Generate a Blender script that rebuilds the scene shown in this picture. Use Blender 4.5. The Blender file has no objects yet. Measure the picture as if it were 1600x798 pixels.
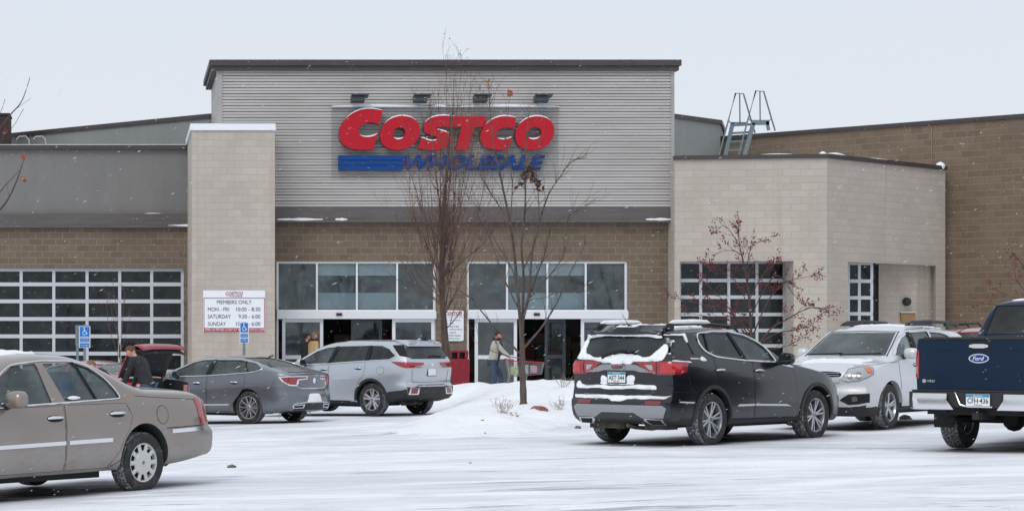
import bpy, bmesh, math, random
from mathutils import Vector, Matrix, noise
from mathutils.bvhtree import BVHTree
from mathutils.geometry import delaunay_2d_cdt
PI = math.pi
R = math.radians
sc = bpy.context.scene
C = sc.collection

# ------------------------------------------------------------------ camera, sky, sun
FP, CXP, HYP, EZ = 3350.0, 200.0, 530.0, 1.6      # focal length in photo pixels, principal column, horizon row, eye height
cam = bpy.data.cameras.new('camera')
cam.sensor_width = 36
cam.lens = 36 * FP / 1600
cam.shift_x = (800 - CXP) / 1600
cam.shift_y = (HYP - 399) / 1600
cam.clip_end = 3000
cam.clip_start = 0.1
cam_o = bpy.data.objects.new('camera', cam)
cam_o.location = (0, 0, EZ)
cam_o.rotation_euler = (PI / 2, 0, 0)
C.objects.link(cam_o)
sc.camera = cam_o

w = bpy.data.worlds.new('World')
sc.world = w
w.use_nodes = True
nt = w.node_tree
nt.nodes.clear()
wo = nt.nodes.new('ShaderNodeOutputWorld')
bg = nt.nodes.new('ShaderNodeBackground')
sky = nt.nodes.new('ShaderNodeTexSky')
sky.sky_type = 'NISHITA'
sky.sun_disc = False
sky.sun_elevation = R(38)
sky.sun_rotation = R(200)
sky.air_density = 1.5
sky.dust_density = 6
sky.ozone_density = 1
bg.inputs[1].default_value = 0.1
# overcast: a cloud deck mixed over the clear sky
tc = nt.nodes.new('ShaderNodeTexCoord')
sx = nt.nodes.new('ShaderNodeSeparateXYZ')
ramp = nt.nodes.new('ShaderNodeValToRGB')
ramp.color_ramp.elements[0].position = 0.0
ramp.color_ramp.elements[0].color = (8.2, 8.65, 9.25, 1)
ramp.color_ramp.elements[1].position = 0.22
ramp.color_ramp.elements[1].color = (7.35, 8.0, 8.95, 1)
e = ramp.color_ramp.elements.new(0.9)
e.color = (8.7, 9.2, 10.0, 1)
mix = nt.nodes.new('ShaderNodeMix')
mix.data_type = 'RGBA'
mix.inputs[0].default_value = 0.94
nt.links.new(tc.outputs['Generated'], sx.inputs[0])
nt.links.new(sx.outputs[2], ramp.inputs[0])
nt.links.new(sky.outputs[0], mix.inputs[6])
nt.links.new(ramp.outputs[0], mix.inputs[7])
nt.links.new(mix.outputs[2], bg.inputs[0])
nt.links.new(bg.outputs[0], wo.inputs[0])

sl = bpy.data.lights.new('sun', 'SUN')
sl.energy = 0.9
sl.angle = R(25)
sl.color = (1.0, 0.97, 0.93)
slo = bpy.data.objects.new('sun', sl)
slo.rotation_euler = (R(48), 0, R(-28))
C.objects.link(slo)

sc.view_settings.view_transform = 'Standard'
sc.view_settings.look = 'None'
sc.view_settings.exposure = 0.0
sc.view_settings.gamma = 1.0
sc.render.engine = 'CYCLES'
sc.cycles.max_bounces = 8
sc.cycles.transparent_max_bounces = 16


def P(px, py, Y):
    """photo pixel seen at depth Y -> world point (used to take real sizes off the photograph)"""
    return Vector(((px - CXP) / FP * Y, Y, EZ - (py - HYP) / FP * Y))


def X(px, Y):
    return (px - CXP) / FP * Y


def Z(py, Y):
    return EZ - (py - HYP) / FP * Y


def srgb(r, g, b):
    f = lambda c: (c / 255 / 12.92) if c / 255 <= 0.04045 else ((c / 255 + 0.055) / 1.055) ** 2.4
    return (f(r), f(g), f(b), 1)


# ------------------------------------------------------------------ materials
MATS = {}


def base(name, col, rough=0.7, metal=0.0, coat=0.0, spec=0.5):
    m = bpy.data.materials.new(name)
    m.use_nodes = True
    b = m.node_tree.nodes['Principled BSDF']
    b.inputs['Base Color'].default_value = (col[0], col[1], col[2], 1)
    b.inputs['Roughness'].default_value = rough
    b.inputs['Metallic'].default_value = metal
    b.inputs['Coat Weight'].default_value = coat
    b.inputs['Coat Roughness'].default_value = 0.08
    b.inputs['Specular IOR Level'].default_value = spec
    MATS[name] = m
    return m


def N(m, t, **k):
    n = m.node_tree.nodes.new(t)
    for a, v in k.items():
        setattr(n, a, v)
    return n


def L(m, a, b):
    m.node_tree.links.new(a, b)


def mixrgb(m, fac, a, b, mode='MIX'):
    n = N(m, 'ShaderNodeMix', data_type='RGBA', blend_type=mode)
    for i, v in ((0, fac), (6, a), (7, b)):
        if hasattr(v, 'links'):
            L(m, v, n.inputs[i])
        else:
            n.inputs[i].default_value = v if i == 0 else (v[0], v[1], v[2], 1)
    return n.outputs[2]


def noise_tex(m, scale, detail=4, coord='Object', rough=0.55, vec=None, stretch=None):
    n = N(m, 'ShaderNodeTexNoise')
    n.inputs['Scale'].default_value = scale
    n.inputs['Detail'].default_value = detail
    n.inputs['Roughness'].default_value = rough
    t = N(m, 'ShaderNodeTexCoord')
    src = t.outputs[coord]
    if stretch:
        mp = N(m, 'ShaderNodeMapping')
        mp.inputs['Scale'].default_value = stretch
        L(m, src, mp.inputs[0])
        src = mp.outputs[0]
    L(m, src, n.inputs['Vector'])
    return n.outputs['Fac']


def rampf(m, fac, p0, p1, v0=0.0, v1=1.0):
    n = N(m, 'ShaderNodeMapRange')
    n.inputs[1].default_value = p0
    n.inputs[2].default_value = p1
    n.inputs[3].default_value = v0
    n.inputs[4].default_value = v1
    L(m, fac, n.inputs[0])
    return n.outputs[0]


def bump(m, h, strength=0.3, dist=0.02):
    b = N(m, 'ShaderNodeBump')
    b.inputs['Strength'].default_value = strength
    b.inputs['Distance'].default_value = dist
    L(m, h, b.inputs['Height'])
    L(m, b.outputs[0], m.node_tree.nodes['Principled BSDF'].inputs['Normal'])


def setcol(m, out):
    L(m, out, m.node_tree.nodes['Principled BSDF'].inputs['Base Color'])


def mottled(name, c1, c2, scale, rough=0.8, bs=0.2, bd=0.01, metal=0, stretch=None, coat=0):
    m = base(name, c1, rough, metal, coat)
    f = noise_tex(m, scale, 5, stretch=stretch)
    setcol(m, mixrgb(m, rampf(m, f, 0.3, 0.7), c1, c2))
    if bs:
        bump(m, f, bs, bd)
    return m


def block_mat(name, c1, c2, mortar, bw, bh, ms=0.012, streak=None, bstr=0.5, vary=0.35, ysign=1.0, xsign=1.0):
    """split-face concrete blocks laid in running bond"""
    m = base(name, c1, 0.92)
    t = N(m, 'ShaderNodeTexCoord')
    s = N(m, 'ShaderNodeSeparateXYZ')
    L(m, t.outputs['Object'], s.inputs[0])
    add = N(m, 'ShaderNodeMath', operation='ADD')
    ym = N(m, 'ShaderNodeMath', operation='MULTIPLY')
    ym.inputs[1].default_value = ysign
    L(m, s.outputs[1], ym.inputs[0])
    xm_ = N(m, 'ShaderNodeMath', operation='MULTIPLY')
    xm_.inputs[1].default_value = xsign
    L(m, s.outputs[0], xm_.inputs[0])
    L(m, xm_.outputs[0], add.inputs[0])
    L(m, ym.outputs[0], add.inputs[1])
    cb = N(m, 'ShaderNodeCombineXYZ')
    L(m, add.outputs[0], cb.inputs[0])
    L(m, s.outputs[2], cb.inputs[1])
    nz = noise_tex(m, 3.0, 3)
    br = N(m, 'ShaderNodeTexBrick')
    br.offset = 0.5
    br.inputs['Scale'].default_value = 1.0
    br.inputs['Brick Width'].default_value = bw
    br.inputs['Row Height'].default_value = bh
    br.inputs['Mortar Size'].default_value = ms
    br.inputs['Mortar Smooth'].default_value = 0.35
    br.inputs['Bias'].default_value = 0.0
    br.inputs['Color1'].default_value = (*c1[:3], 1)
    br.inputs['Color2'].default_value = (*c2[:3], 1)
    br.inputs['Mortar'].default_value = (*mortar[:3], 1)
    L(m, cb.outputs[0], br.inputs['Vector'])
    fine = noise_tex(m, 18, 6)
    big = noise_tex(m, 0.55, 4)
    col = mixrgb(m, rampf(m, fine, 0.3, 0.7, 0, vary), br.outputs[0], [c * 0.62 for c in c1[:3]])
    col = mixrgb(m, rampf(m, big, 0.42, 0.7, 0, 0.3), col, [c * 0.72 for c in c2[:3]])
    if streak:                                       # old water runs below the coping
        st = noise_tex(m, 1.0, 3, stretch=(2.2, 2.2, 0.12))
        col = mixrgb(m, rampf(m, st, 0.58, 0.72, 0, 0.65), col, streak)
    setcol(m, col)
    h = N(m, 'ShaderNodeMath', operation='MULTIPLY_ADD')
    inv = N(m, 'ShaderNodeMath', operation='SUBTRACT')
    inv.inputs[0].default_value = 1.0
    L(m, br.outputs['Fac'], inv.inputs[1])
    L(m, fine, h.inputs[0])
    h.inputs[1].default_value = 0.8
    L(m, inv.outputs[0], h.inputs[2])
    bump(m, h.outputs[0], bstr, 0.03)
    return m


block_mat('brown_block', srgb(127, 112, 96), srgb(111, 97, 83), srgb(152, 140, 125), 0.45, 0.205, 0.012, vary=0.4)
block_mat('brown_block_far', srgb(127, 110, 93), srgb(112, 96, 81), srgb(145, 130, 112), 0.62, 0.225, 0.014, vary=0.4, ysign=-1.0)
block_mat('tan_block', srgb(193, 184, 174), srgb(184, 175, 165), srgb(174, 166, 156), 0.45, 0.215, 0.010, streak=srgb(172, 158, 142), bstr=0.35, vary=0.22)
block_mat('tan_block_angled', srgb(193, 184, 174), srgb(184, 175, 165), srgb(174, 166, 156), 0.45, 0.215, 0.010, streak=srgb(172, 158, 142), bstr=0.35, vary=0.22, ysign=0.657, xsign=0.754)
mottled('grey_panel', srgb(125, 124, 122), srgb(117, 116, 115), 2.0, 0.8, 0.1, 0.01, stretch=(1, 1, 0.2))
mottled('rear_panel', srgb(141, 144, 143), srgb(131, 134, 133), 1.0, 0.8, 0.05, 0.01, stretch=(1, 1, 0.2))
mottled('dark_coping', srgb(72, 65, 64), srgb(58, 52, 52), 3.0, 0.5, 0.1, 0.005, stretch=(0.4, 1, 4))
mottled('band_dark', srgb(99, 93, 92), srgb(84, 79, 79), 3.0, 0.6, 0.1, 0.005, stretch=(0.3, 1, 4))
mottled('corrugated', srgb(188, 184, 181), srgb(172, 169, 166), 1.5, 0.5, 0, 0, metal=0.0, stretch=(0.3, 1, 3))
mottled('corner_trim', srgb(165, 163, 162), srgb(150, 148, 147), 1.5, 0.5, 0)
base('white_frame', srgb(222, 225, 230)[:3], 0.4)
base('alu', srgb(196, 200, 206)[:3], 0.45, 0.1)
base('alu_dark', srgb(110, 116, 122)[:3], 0.4, 0.4)
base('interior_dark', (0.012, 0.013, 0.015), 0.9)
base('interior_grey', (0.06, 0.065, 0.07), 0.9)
base('stock_brown', (0.10, 0.075, 0.05), 0.9)
base('stock_red', (0.10, 0.02, 0.022), 0.9)
base('interior_pale', srgb(205, 214, 216)[:3], 0.8)
base('interior_teal', srgb(178, 196, 202)[:3], 0.8)
base('black_plastic', (0.018, 0.018, 0.02), 0.55)
base('rubber', (0.02, 0.02, 0.021), 0.85)
base('chrome', (0.75, 0.76, 0.78), 0.16, 1.0)
base('bright_trim', (0.62, 0.63, 0.65), 0.35, 0.2)
base('alloy', (0.50, 0.51, 0.53), 0.28, 0.85)
base('alloy_grey', (0.22, 0.22, 0.23), 0.35, 0.8)
base('hubcap_silver', (0.58, 0.58, 0.57), 0.42, 0.3)
base('seal', (0.008, 0.008, 0.009), 0.8)
base('cabin', (0.035, 0.036, 0.038), 0.9)
base('seat_grey', (0.16, 0.165, 0.165), 0.9)
base('seat_tan', (0.30, 0.27, 0.22), 0.9)
base('plate_white', srgb(228, 230, 232)[:3], 0.4)
base('plate_blue', srgb(60, 140, 175)[:3], 0.4)
base('ink', (0.02, 0.025, 0.05), 0.6)
base('lamp_red', (0.30, 0.008, 0.014), 0.12, 0, 1.0)
base('lamp_bright_red', (0.50, 0.014, 0.022), 0.12, 0, 1.0)
base('lamp_dark_red', (0.2, 0.01, 0.014), 0.12, 0, 1.0)
base('lamp_clear', (0.40, 0.41, 0.43), 0.12, 0.5, 1.0)
base('lamp_amber', (0.6, 0.16, 0.03), 0.15, 0, 1.0)
base('sign_red', srgb(178, 14, 36)[:3], 0.55, spec=0.3)
base('sign_blue', srgb(0, 62, 132)[:3], 0.55, spec=0.3)
base('sign_side', srgb(120, 30, 40)[:3], 0.5)
base('sign_white', srgb(232, 234, 240)[:3], 0.45)
base('text_grey', srgb(60, 66, 78)[:3], 0.6)
base('text_red', srgb(165, 22, 50)[:3], 0.6)
base('ada_blue', srgb(10, 112, 190)[:3], 0.4)
base('steel_grey', srgb(112, 126, 134)[:3], 0.5, 0.3)
base('floodlight', srgb(52, 62, 68)[:3], 0.5)
base('bin_red', srgb(128, 12, 34)[:3], 0.5)
base('cart_metal', srgb(165, 165, 168)[:3], 0.3, 0.7)
base('cart_red', srgb(190, 30, 50)[:3], 0.5)
base('skin', srgb(205, 150, 130)[:3], 0.6)
base('hair_brown', srgb(96, 70, 52)[:3], 0.9)
base('hair_sandy', srgb(128, 96, 74)[:3], 0.9)
base('hair_dark', srgb(52, 38, 36)[:3], 0.9)
mottled('jacket_black', srgb(30, 31, 34), srgb(46, 47, 51), 9, 0.85, 0.4, 0.02)
mottled('jacket_cream', srgb(196, 190, 178), srgb(180, 172, 158), 8, 0.9, 0.3, 0.02)
mottled('jacket_tan', srgb(196, 165, 122), srgb(180, 150, 112), 8, 0.9, 0.3, 0.02)
mottled('jeans', srgb(68, 88, 112), srgb(52, 68, 92), 12, 0.9, 0.2, 0.01)
mottled('trousers_dark', srgb(38, 40, 46), srgb(48, 50, 56), 12, 0.9)
mottled('shirt_dark', srgb(44, 46, 62), srgb(52, 54, 70), 12, 0.9)
base('shoe', (0.03, 0.028, 0.026), 0.7)
mottled('bark', srgb(104, 91, 84), srgb(62, 54, 50), 14, 0.9, 0.6, 0.02, stretch=(1, 1, 0.25))
mottled('bark_brown', srgb(88, 74, 67), srgb(60, 51, 48), 14, 0.9, 0.6, 0.02, stretch=(1, 1, 0.25))
mottled('twig', srgb(116, 88, 76), srgb(62, 53, 50), 1.5, 0.9, 0)
mottled('twig_red', srgb(92, 64, 64), srgb(74, 56, 57), 5, 0.9, 0)
mottled('berry', srgb(128, 34, 44), srgb(82, 26, 36), 20, 0.5, 0)
mottled('dead_leaf', srgb(176, 92, 66), srgb(140, 84, 60), 20, 0.8, 0)
mottled('dead_leaf_dark', srgb(92, 62, 52), srgb(66, 48, 44), 20, 0.8, 0)
mottled('dry_weed', srgb(170, 150, 138), srgb(130, 112, 104), 20, 0.9, 0)
mottled('rock', srgb(158, 104, 88), srgb(120, 82, 72), 6, 0.9, 0.5, 0.03)
mottled('carton_green', srgb(150, 180, 90), srgb(210, 215, 180), 9, 0.6, 0)
mottled('carton_blue', srgb(120, 160, 180), srgb(190, 205, 210), 9, 0.6, 0)
mottled('bag_pink', srgb(225, 120, 150), srgb(235, 190, 205), 14, 0.5, 0)
mottled('board_tan', srgb(160, 128, 92), srgb(146, 116, 84), 6, 0.8, 0)
mottled('concrete', srgb(168, 168, 168), srgb(150, 150, 150), 2, 0.9, 0.2, 0.01)
mottled('dark_brick', srgb(74, 60, 58), srgb(60, 50, 49), 5, 0.9, 0.3, 0.01)
mottled('clod', srgb(120, 116, 116), srgb(84, 80, 80), 30, 0.9, 0.4, 0.02)
mottled('underbody', srgb(92, 84, 76), srgb(50, 46, 42), 7, 0.9, 0.4, 0.02)


def snow_mat(name, drive=False):
    m = base(name, (0.86, 0.88, 0.91), 0.65, spec=0.3)
    b = m.node_tree.nodes['Principled BSDF']
    b.inputs['Subsurface Weight'].default_value = 0.0
    fine = noise_tex(m, 5.0, 8, rough=0.6)
    mid = noise_tex(m, 0.9, 5)
    if drive:
        # packed snow of the lot: polished grey wheel tracks, powder drifts between them, bare slits where tyres scrubbed through
        def wn(scale, detail, rough, dist, stretch):
            n = N(m, 'ShaderNodeTexNoise')
            n.inputs['Scale'].default_value = scale
            n.inputs['Detail'].default_value = detail
            n.inputs['Roughness'].default_value = rough
            n.inputs['Distortion'].default_value = dist
            t = N(m, 'ShaderNodeTexCoord')
            mp = N(m, 'ShaderNodeMapping')
            mp.inputs['Scale'].default_value = stretch
            mp.inputs['Rotation'].default_value = (0, 0, 0.12)
            L(m, t.outputs['Object'], mp.inputs[0])
            L(m, mp.outputs[0], n.inputs['Vector'])
            return n.outputs['Fac']

        def mul(p, q):
            n = N(m, 'ShaderNodeMath', operation='MULTIPLY')
            L(m, p, n.inputs[0])
            L(m, q, n.inputs[1])
            return n.outputs[0]
        big = wn(0.055, 3, 0.5, 0.3, (1, 1.5, 1))
        tr = wn(0.5, 9, 0.66, 1.2, (0.45, 1.1, 1))
        tr2 = wn(2.0, 9, 0.7, 0.8, (0.45, 1.2, 1))
        tr3 = wn(0.9, 8, 0.72, 0.9, (0.28, 1.5, 1))
        grit = wn(14, 6, 0.7, 0.2, (0.7, 1, 1))
        zone = rampf(m, big, 0.36, 0.54, 0.4, 1.0)
        col = mixrgb(m, mul(rampf(m, tr, 0.42, 0.60, 0, 0.85), zone), (0.89, 0.905, 0.93), (0.67, 0.695, 0.75))
        col = mixrgb(m, mul(rampf(m, tr2, 0.50, 0.60, 0, 0.7), zone), col, (0.66, 0.685, 0.735))
        col = mixrgb(m, mul(rampf(m, tr3, 0.575, 0.64, 0, 0.8), zone), col, (0.30, 0.31, 0.34))
        col = mixrgb(m, rampf(m, grit, 0.64, 0.74, 0, 0.25), col, (0.50, 0.51, 0.54))
        at = N(m, 'ShaderNodeAttribute', attribute_name='car_shade')
        shade_fac = mul(at.outputs['Fac'], rampf(m, tr2, 0.34, 0.50, 0.5, 1.0))
        col = mixrgb(m, shade_fac, col, (0.06, 0.06, 0.065))  # contact shade under the parked cars, painted into the snow colour
        L(m, rampf(m, tr, 0.35, 0.65, 0.7, 0.40), b.inputs['Roughness'])
        mid = tr2
    else:
        col = mixrgb(m, rampf(m, mid, 0.35, 0.7), (0.89, 0.905, 0.93), (0.83, 0.85, 0.885))
    setcol(m, col)
    hh = N(m, 'ShaderNodeMath', operation='MULTIPLY_ADD')
    L(m, fine, hh.inputs[0])
    hh.inputs[1].default_value = 0.35
    L(m, mid, hh.inputs[2])
    bump(m, hh.outputs[0], 0.4 if drive else 0.8, 0.05 if drive else 0.16)
    return m


snow_mat('snow')
snow_mat('lot_snow', True)


def paint(name, col, metal=0.5, rough=0.32, coat=1.0, dirt=(0.42, 0.42, 0.42), dz=0.55, damt=0.55):
    """car paint with road salt thrown up over the lower panels"""
    m = base(name, col, rough, metal, coat)
    b = m.node_tree.nodes['Principled BSDF']
    t = N(m, 'ShaderNodeTexCoord')
    s = N(m, 'ShaderNodeSeparateXYZ')
    L(m, t.outputs['Object'], s.inputs[0])
    low = rampf(m, s.outputs[2], dz + 0.25, 0.2, 0, 1)
    nz = noise_tex(m, 3.5, 8, stretch=(0.7, 0.7, 1.6), rough=0.7)
    spk = noise_tex(m, 45, 3)
    mu = N(m, 'ShaderNodeMath', operation='MULTIPLY')
    L(m, low, mu.inputs[0])
    L(m, rampf(m, nz, 0.38, 0.64, 0.08, damt), mu.inputs[1])
    ad = N(m, 'ShaderNodeMath', operation='ADD', use_clamp=True)
    L(m, mu.outputs[0], ad.inputs[0])
    L(m, rampf(m, spk, 0.66, 0.78, 0.0, 0.12), ad.inputs[1])
    setcol(m, mixrgb(m, ad.outputs[0], col, dirt))
    rg = rampf(m, ad.outputs[0], 0, 0.6, rough, 0.75)
    L(m, rg, b.inputs['Roughness'])
    ct = rampf(m, ad.outputs[0], 0, 0.5, coat, 0.1)
    L(m, ct, b.inputs['Coat Weight'])
    return m


paint('paint_beige', srgb(137, 126, 119)[:3], 0.5, 0.3, 1.0, dirt=(0.46, 0.45, 0.44), damt=0.85)
paint('paint_grey', srgb(106, 111, 118)[:3], 0.6, 0.32, 0.9, dirt=(0.30, 0.31, 0.33), damt=0.5)
paint('paint_silver', srgb(186, 191, 199)[:3], 0.6, 0.32, 0.9, dirt=(0.42, 0.43, 0.45), damt=0.4)
paint('paint_dark', srgb(16, 18, 22)[:3], 0.0, 0.22, 0.45, dirt=(0.13, 0.135, 0.15), dz=0.40, damt=0.5)
paint('paint_white', srgb(208, 210, 214)[:3], 0.3, 0.38, 0.8, dirt=(0.42, 0.42, 0.42), damt=0.4)
paint('paint_blue', srgb(0, 30, 56)[:3], 0.0, 0.3, 0.1, dirt=(0.05, 0.08, 0.11), damt=0.25)
MATS['paint_blue'].node_tree.nodes['Principled BSDF'].inputs['Specular IOR Level'].default_value = 0.25
paint('paint_red', srgb(150, 12, 30)[:3], 0.35, 0.3, 1.0, dirt=(0.30, 0.24, 0.24), damt=0.4)
base('diffuser_silver', srgb(150, 151, 156)[:3], 0.45, 0.4)


def tyre_mat(name, snowy):
    m = base(name, (0.022, 0.022, 0.023), 0.85)
    f = noise_tex(m, 38 if snowy else 9, 6, rough=0.75)
    setcol(m, mixrgb(m, rampf(m, f, 0.46, 0.62, 0.05, 0.7) if snowy else rampf(m, f, 0.5, 0.8, 0, 0.35), (0.022, 0.022, 0.023), (0.62, 0.64, 0.67) if snowy else (0.25, 0.25, 0.26)))
    bump(m, f, 0.5, 0.01)
    return m


tyre_mat('tyre_side', False)
tyre_mat('tyre_tread', True)


def glass_mat(name, tint, refl=0.9, rough=0.03, dust=0.06):
    m = bpy.data.materials.new(name)
    m.use_nodes = True
    n = m.node_tree.nodes
    n.remove(n['Principled BSDF'])
    out = n['Material Output']
    tr = N(m, 'ShaderNodeBsdfTransparent')
    tr.inputs[0].default_value = (*tint, 1)
    gl = N(m, 'ShaderNodeBsdfGlossy')
    gl.inputs['Roughness'].default_value = rough
    gl.inputs['Color'].default_value = (refl, refl, refl, 1)
    fr = N(m, 'ShaderNodeFresnel')
    fr.inputs[0].default_value = 1.5
    mx = N(m, 'ShaderNodeMixShader')
    L(m, fr.outputs[0], mx.inputs[0])
    L(m, tr.outputs[0], mx.inputs[1])
    L(m, gl.outputs[0], mx.inputs[2])
    df = N(m, 'ShaderNodeBsdfDiffuse')                 # a film of dust and melted snow
    df.inputs[0].default_value = (0.50, 0.62, 0.64, 1)
    m2 = N(m, 'ShaderNodeMixShader')
    nz = noise_tex(m, 2.5, 5)
    L(m, rampf(m, nz, 0.35, 0.75, dust * 0.4, dust * 1.6), m2.inputs[0])
    L(m, mx.outputs[0], m2.inputs[1])
    L(m, df.outputs[0], m2.inputs[2])
    L(m, m2.outputs[0], out.inputs[0])
    MATS[name] = m
    return m


glass_mat('glass_clear', (0.40, 0.56, 0.55), dust=0.12)
glass_mat('glass_dark', (0.10, 0.11, 0.12), dust=0.05)
glass_mat('glass_store', (0.88, 0.92, 0.94), dust=0.08)
glass_mat('glass_bay', (0.40, 0.42, 0.45), dust=0.035, refl=0.6)
def film_mat(name):
    m = bpy.data.materials.new(name)
    m.use_nodes = True
    m.node_tree.nodes.remove(m.node_tree.nodes['Principled BSDF'])
    tr = N(m, 'ShaderNodeBsdfTransparent')
    tr.inputs[0].default_value = (0.955, 0.955, 0.96, 1)
    df = N(m, 'ShaderNodeBsdfDiffuse')
    df.inputs[0].default_value = (0.3, 0.3, 0.31, 1)
    mx = N(m, 'ShaderNodeMixShader')
    mx.inputs[0].default_value = 0.05
    L(m, tr.outputs[0], mx.inputs[1])
    L(m, df.outputs[0], mx.inputs[2])
    L(m, mx.outputs[0], m.node_tree.nodes['Material Output'].inputs[0])
    MATS[name] = m


film_mat('sign_film')
film_mat('flake')
for n_ in MATS['flake'].node_tree.nodes:
    if n_.type == 'MIX_SHADER': n_.inputs[0].default_value = 0.42
    if n_.type == 'BSDF_DIFFUSE': n_.inputs[0].default_value = (.85, .87, .9, 1)
    if n_.type == 'BSDF_TRANSPARENT': n_.inputs[0].default_value = (1, 1, 1, 1)


# ------------------------------------------------------------------ mesh helpers
def link(o, parent=None):
    C.objects.link(o)
    if parent:
        o.parent = parent
    return o


def tag(o, label=None, cat=None, group=None, kind=None):
    if label: o['label'] = label
    if cat: o['category'] = cat
    if group: o['group'] = group
    if kind: o['kind'] = kind
    return o


def empty(name, loc, rz=0, label=None, cat=None, group=None):
    o = bpy.data.objects.new(name, None)
    o.empty_display_size = 0.2
    o.location = loc
    o.rotation_euler = (0, 0, rz)
    C.objects.link(o)
    return tag(o, label, cat, group)


def mkobj(name, v, f, mats, parent=None, mi=None, smooth=False, angle=35):
    me = bpy.data.meshes.new(name)
    me.from_pydata([tuple(p) for p in v], [], f)
    for m in (mats if isinstance(mats, (list, tuple)) else [mats]):
        me.materials.append(MATS[m] if isinstance(m, str) else m)
    if mi:
        me.polygons.foreach_set('material_index', mi)
    me.validate()
    me.update()
    if smooth:
        me.polygons.foreach_set('use_smooth', [True] * len(me.polygons))
        me.set_sharp_from_angle(angle=R(angle))
    o = bpy.data.objects.new(name, me)
    return link(o, parent)


def pip(p, poly):
    c = False
    m = len(poly)
    for i in range(m):
        q, r_ = poly[i], poly[(i + 1) % m]
        if (q[1] > p[1]) != (r_[1] > p[1]) and p[0] < (r_[0] - q[0]) * (p[1] - q[1]) / (r_[1] - q[1]) + q[0]:
            c = not c
    return c


def tri_in(vs, fs, poly):
    return [tuple(f) for f in fs if pip((sum(vs[i][0] for i in f) / len(f), sum(vs[i][1] for i in f) / len(f)), poly)]


class MB:
    def __init__(s):
        s.v, s.f, s.m = [], [], []

    def add(s, v, f, mi=0):
        b = len(s.v)
        s.v += [Vector(p) for p in v]
        s.f += [tuple(i + b for i in q) for q in f]
        s.m += [mi] * len(f)

    def box(s, c, d, mi=0, rz=0, M=None):
        x, y, z = d[0] / 2, d[1] / 2, d[2] / 2
        v = [Vector((a * x, b * y, e * z)) for e in (-1, 1) for b in (-1, 1) for a in (-1, 1)]
        if M is None:
            M = Matrix.Rotation(rz, 3, 'Z')
        v = [M @ p + Vector(c) for p in v]
        s.add(v, [(0, 2, 3, 1), (4, 5, 7, 6), (0, 1, 5, 4), (2, 6, 7, 3), (0, 4, 6, 2), (1, 3, 7, 5)], mi)

    def span(s, a, b, mi=0):
        s.box([(a[i] + b[i]) / 2 for i in range(3)], [abs(b[i] - a[i]) for i in range(3)], mi)

    def tube(s, pts, rad, n=6, mi=0, closed=False):
        pts = [Vector(p) for p in pts]
        if isinstance(rad, (int, float)):
            rad = [rad] * len(pts)
        v, up = [], Vector((0, 0, 1))
        k = len(pts)
        for i, p in enumerate(pts):
            if closed:
                d = pts[(i + 1) % k] - pts[i - 1]
            else:
                d = pts[min(i + 1, k - 1)] - pts[max(i - 1, 0)]
            if d.length < 1e-9:
                d = Vector((0, 0, 1))
            d.normalize()
            u = d.cross(up if abs(d.z) < 0.95 else Vector((1, 0, 0))).normalized()
            q = d.cross(u)
            for j in range(n):
                a = 2 * PI * j / n
                v.append(p + (u * math.cos(a) + q * math.sin(a)) * rad[i])
        f = []
        for i in range(k if closed else k - 1):
            a, b = i * n, ((i + 1) % k) * n
            for j in range(n):
                f.append((a + j, a + (j + 1) % n, b + (j + 1) % n, b + j))
        if not closed:
            f.append(tuple(range(n))[::-1])
            f.append(tuple((k - 1) * n + j for j in range(n)))
        s.add(v, f, mi)

    def lathe(s, prof, n=32, M=None, mi=0, mfun=None):
        """profile of (radius, axial) turned round the local Y axis"""
        v, f = [], []
        for j in range(n):
            a = 2 * PI * j / n
            for r, y in prof:
                v.append(Vector((r * math.cos(a), y, r * math.sin(a))))
        k = len(prof)
        ms = []
        for j in range(n):
            for i in range(k - 1):
                f.append((j * k + i, j * k + i + 1, ((j + 1) % n) * k + i + 1, ((j + 1) % n) * k + i))
                ms.append(mfun(i) if mfun else mi)
        if M is not None:
            v = [M @ p for p in v]
        b = len(s.m)
        s.add(v, f, mi)
        s.m[b:] = ms

    def prism(s, poly, to3, depth, mi=0, mside=None):
        """flat polygon (2D) given thickness; to3(u, v, w) -> point"""
        n = len(poly)
        ar = sum(poly[i][0] * poly[(i + 1) % n][1] - poly[(i + 1) % n][0] * poly[i][1] for i in range(n))
        r = delaunay_2d_cdt([Vector(p) for p in poly], [(i, (i + 1) % n) for i in range(n)], [], 0, 1e-6)
        vs = r[0]
        fs = tri_in(vs, r[2], poly)
        s.add([to3(p[0], p[1], 0) for p in vs], [tuple(q) for q in fs], mi)
        s.add([to3(p[0], p[1], depth) for p in vs], [tuple(q)[::-1] for q in fs], mi)
        sd = [to3(p[0], p[1], 0) for p in poly] + [to3(p[0], p[1], depth) for p in poly]
        s.add(sd, [(i, i + n, (i + 1) % n + n, (i + 1) % n) for i in range(n)], mi if mside is None else mside)

    def build(s, name, mats, parent=None, smooth=False, angle=35):
        return mkobj(name, s.v, s.f, mats, parent, s.m if len(set(s.m)) > 1 else None, smooth, angle)


def bevel(o, wd=0.01, seg=2):
    bm = bmesh.new()
    bm.from_mesh(o.data)
    bmesh.ops.bevel(bm, geom=bm.edges[:] , offset=wd, segments=seg, affect='EDGES', profile=0.7, clamp_overlap=True)
    bm.to_mesh(o.data)
    bm.free()
    return o


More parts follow.
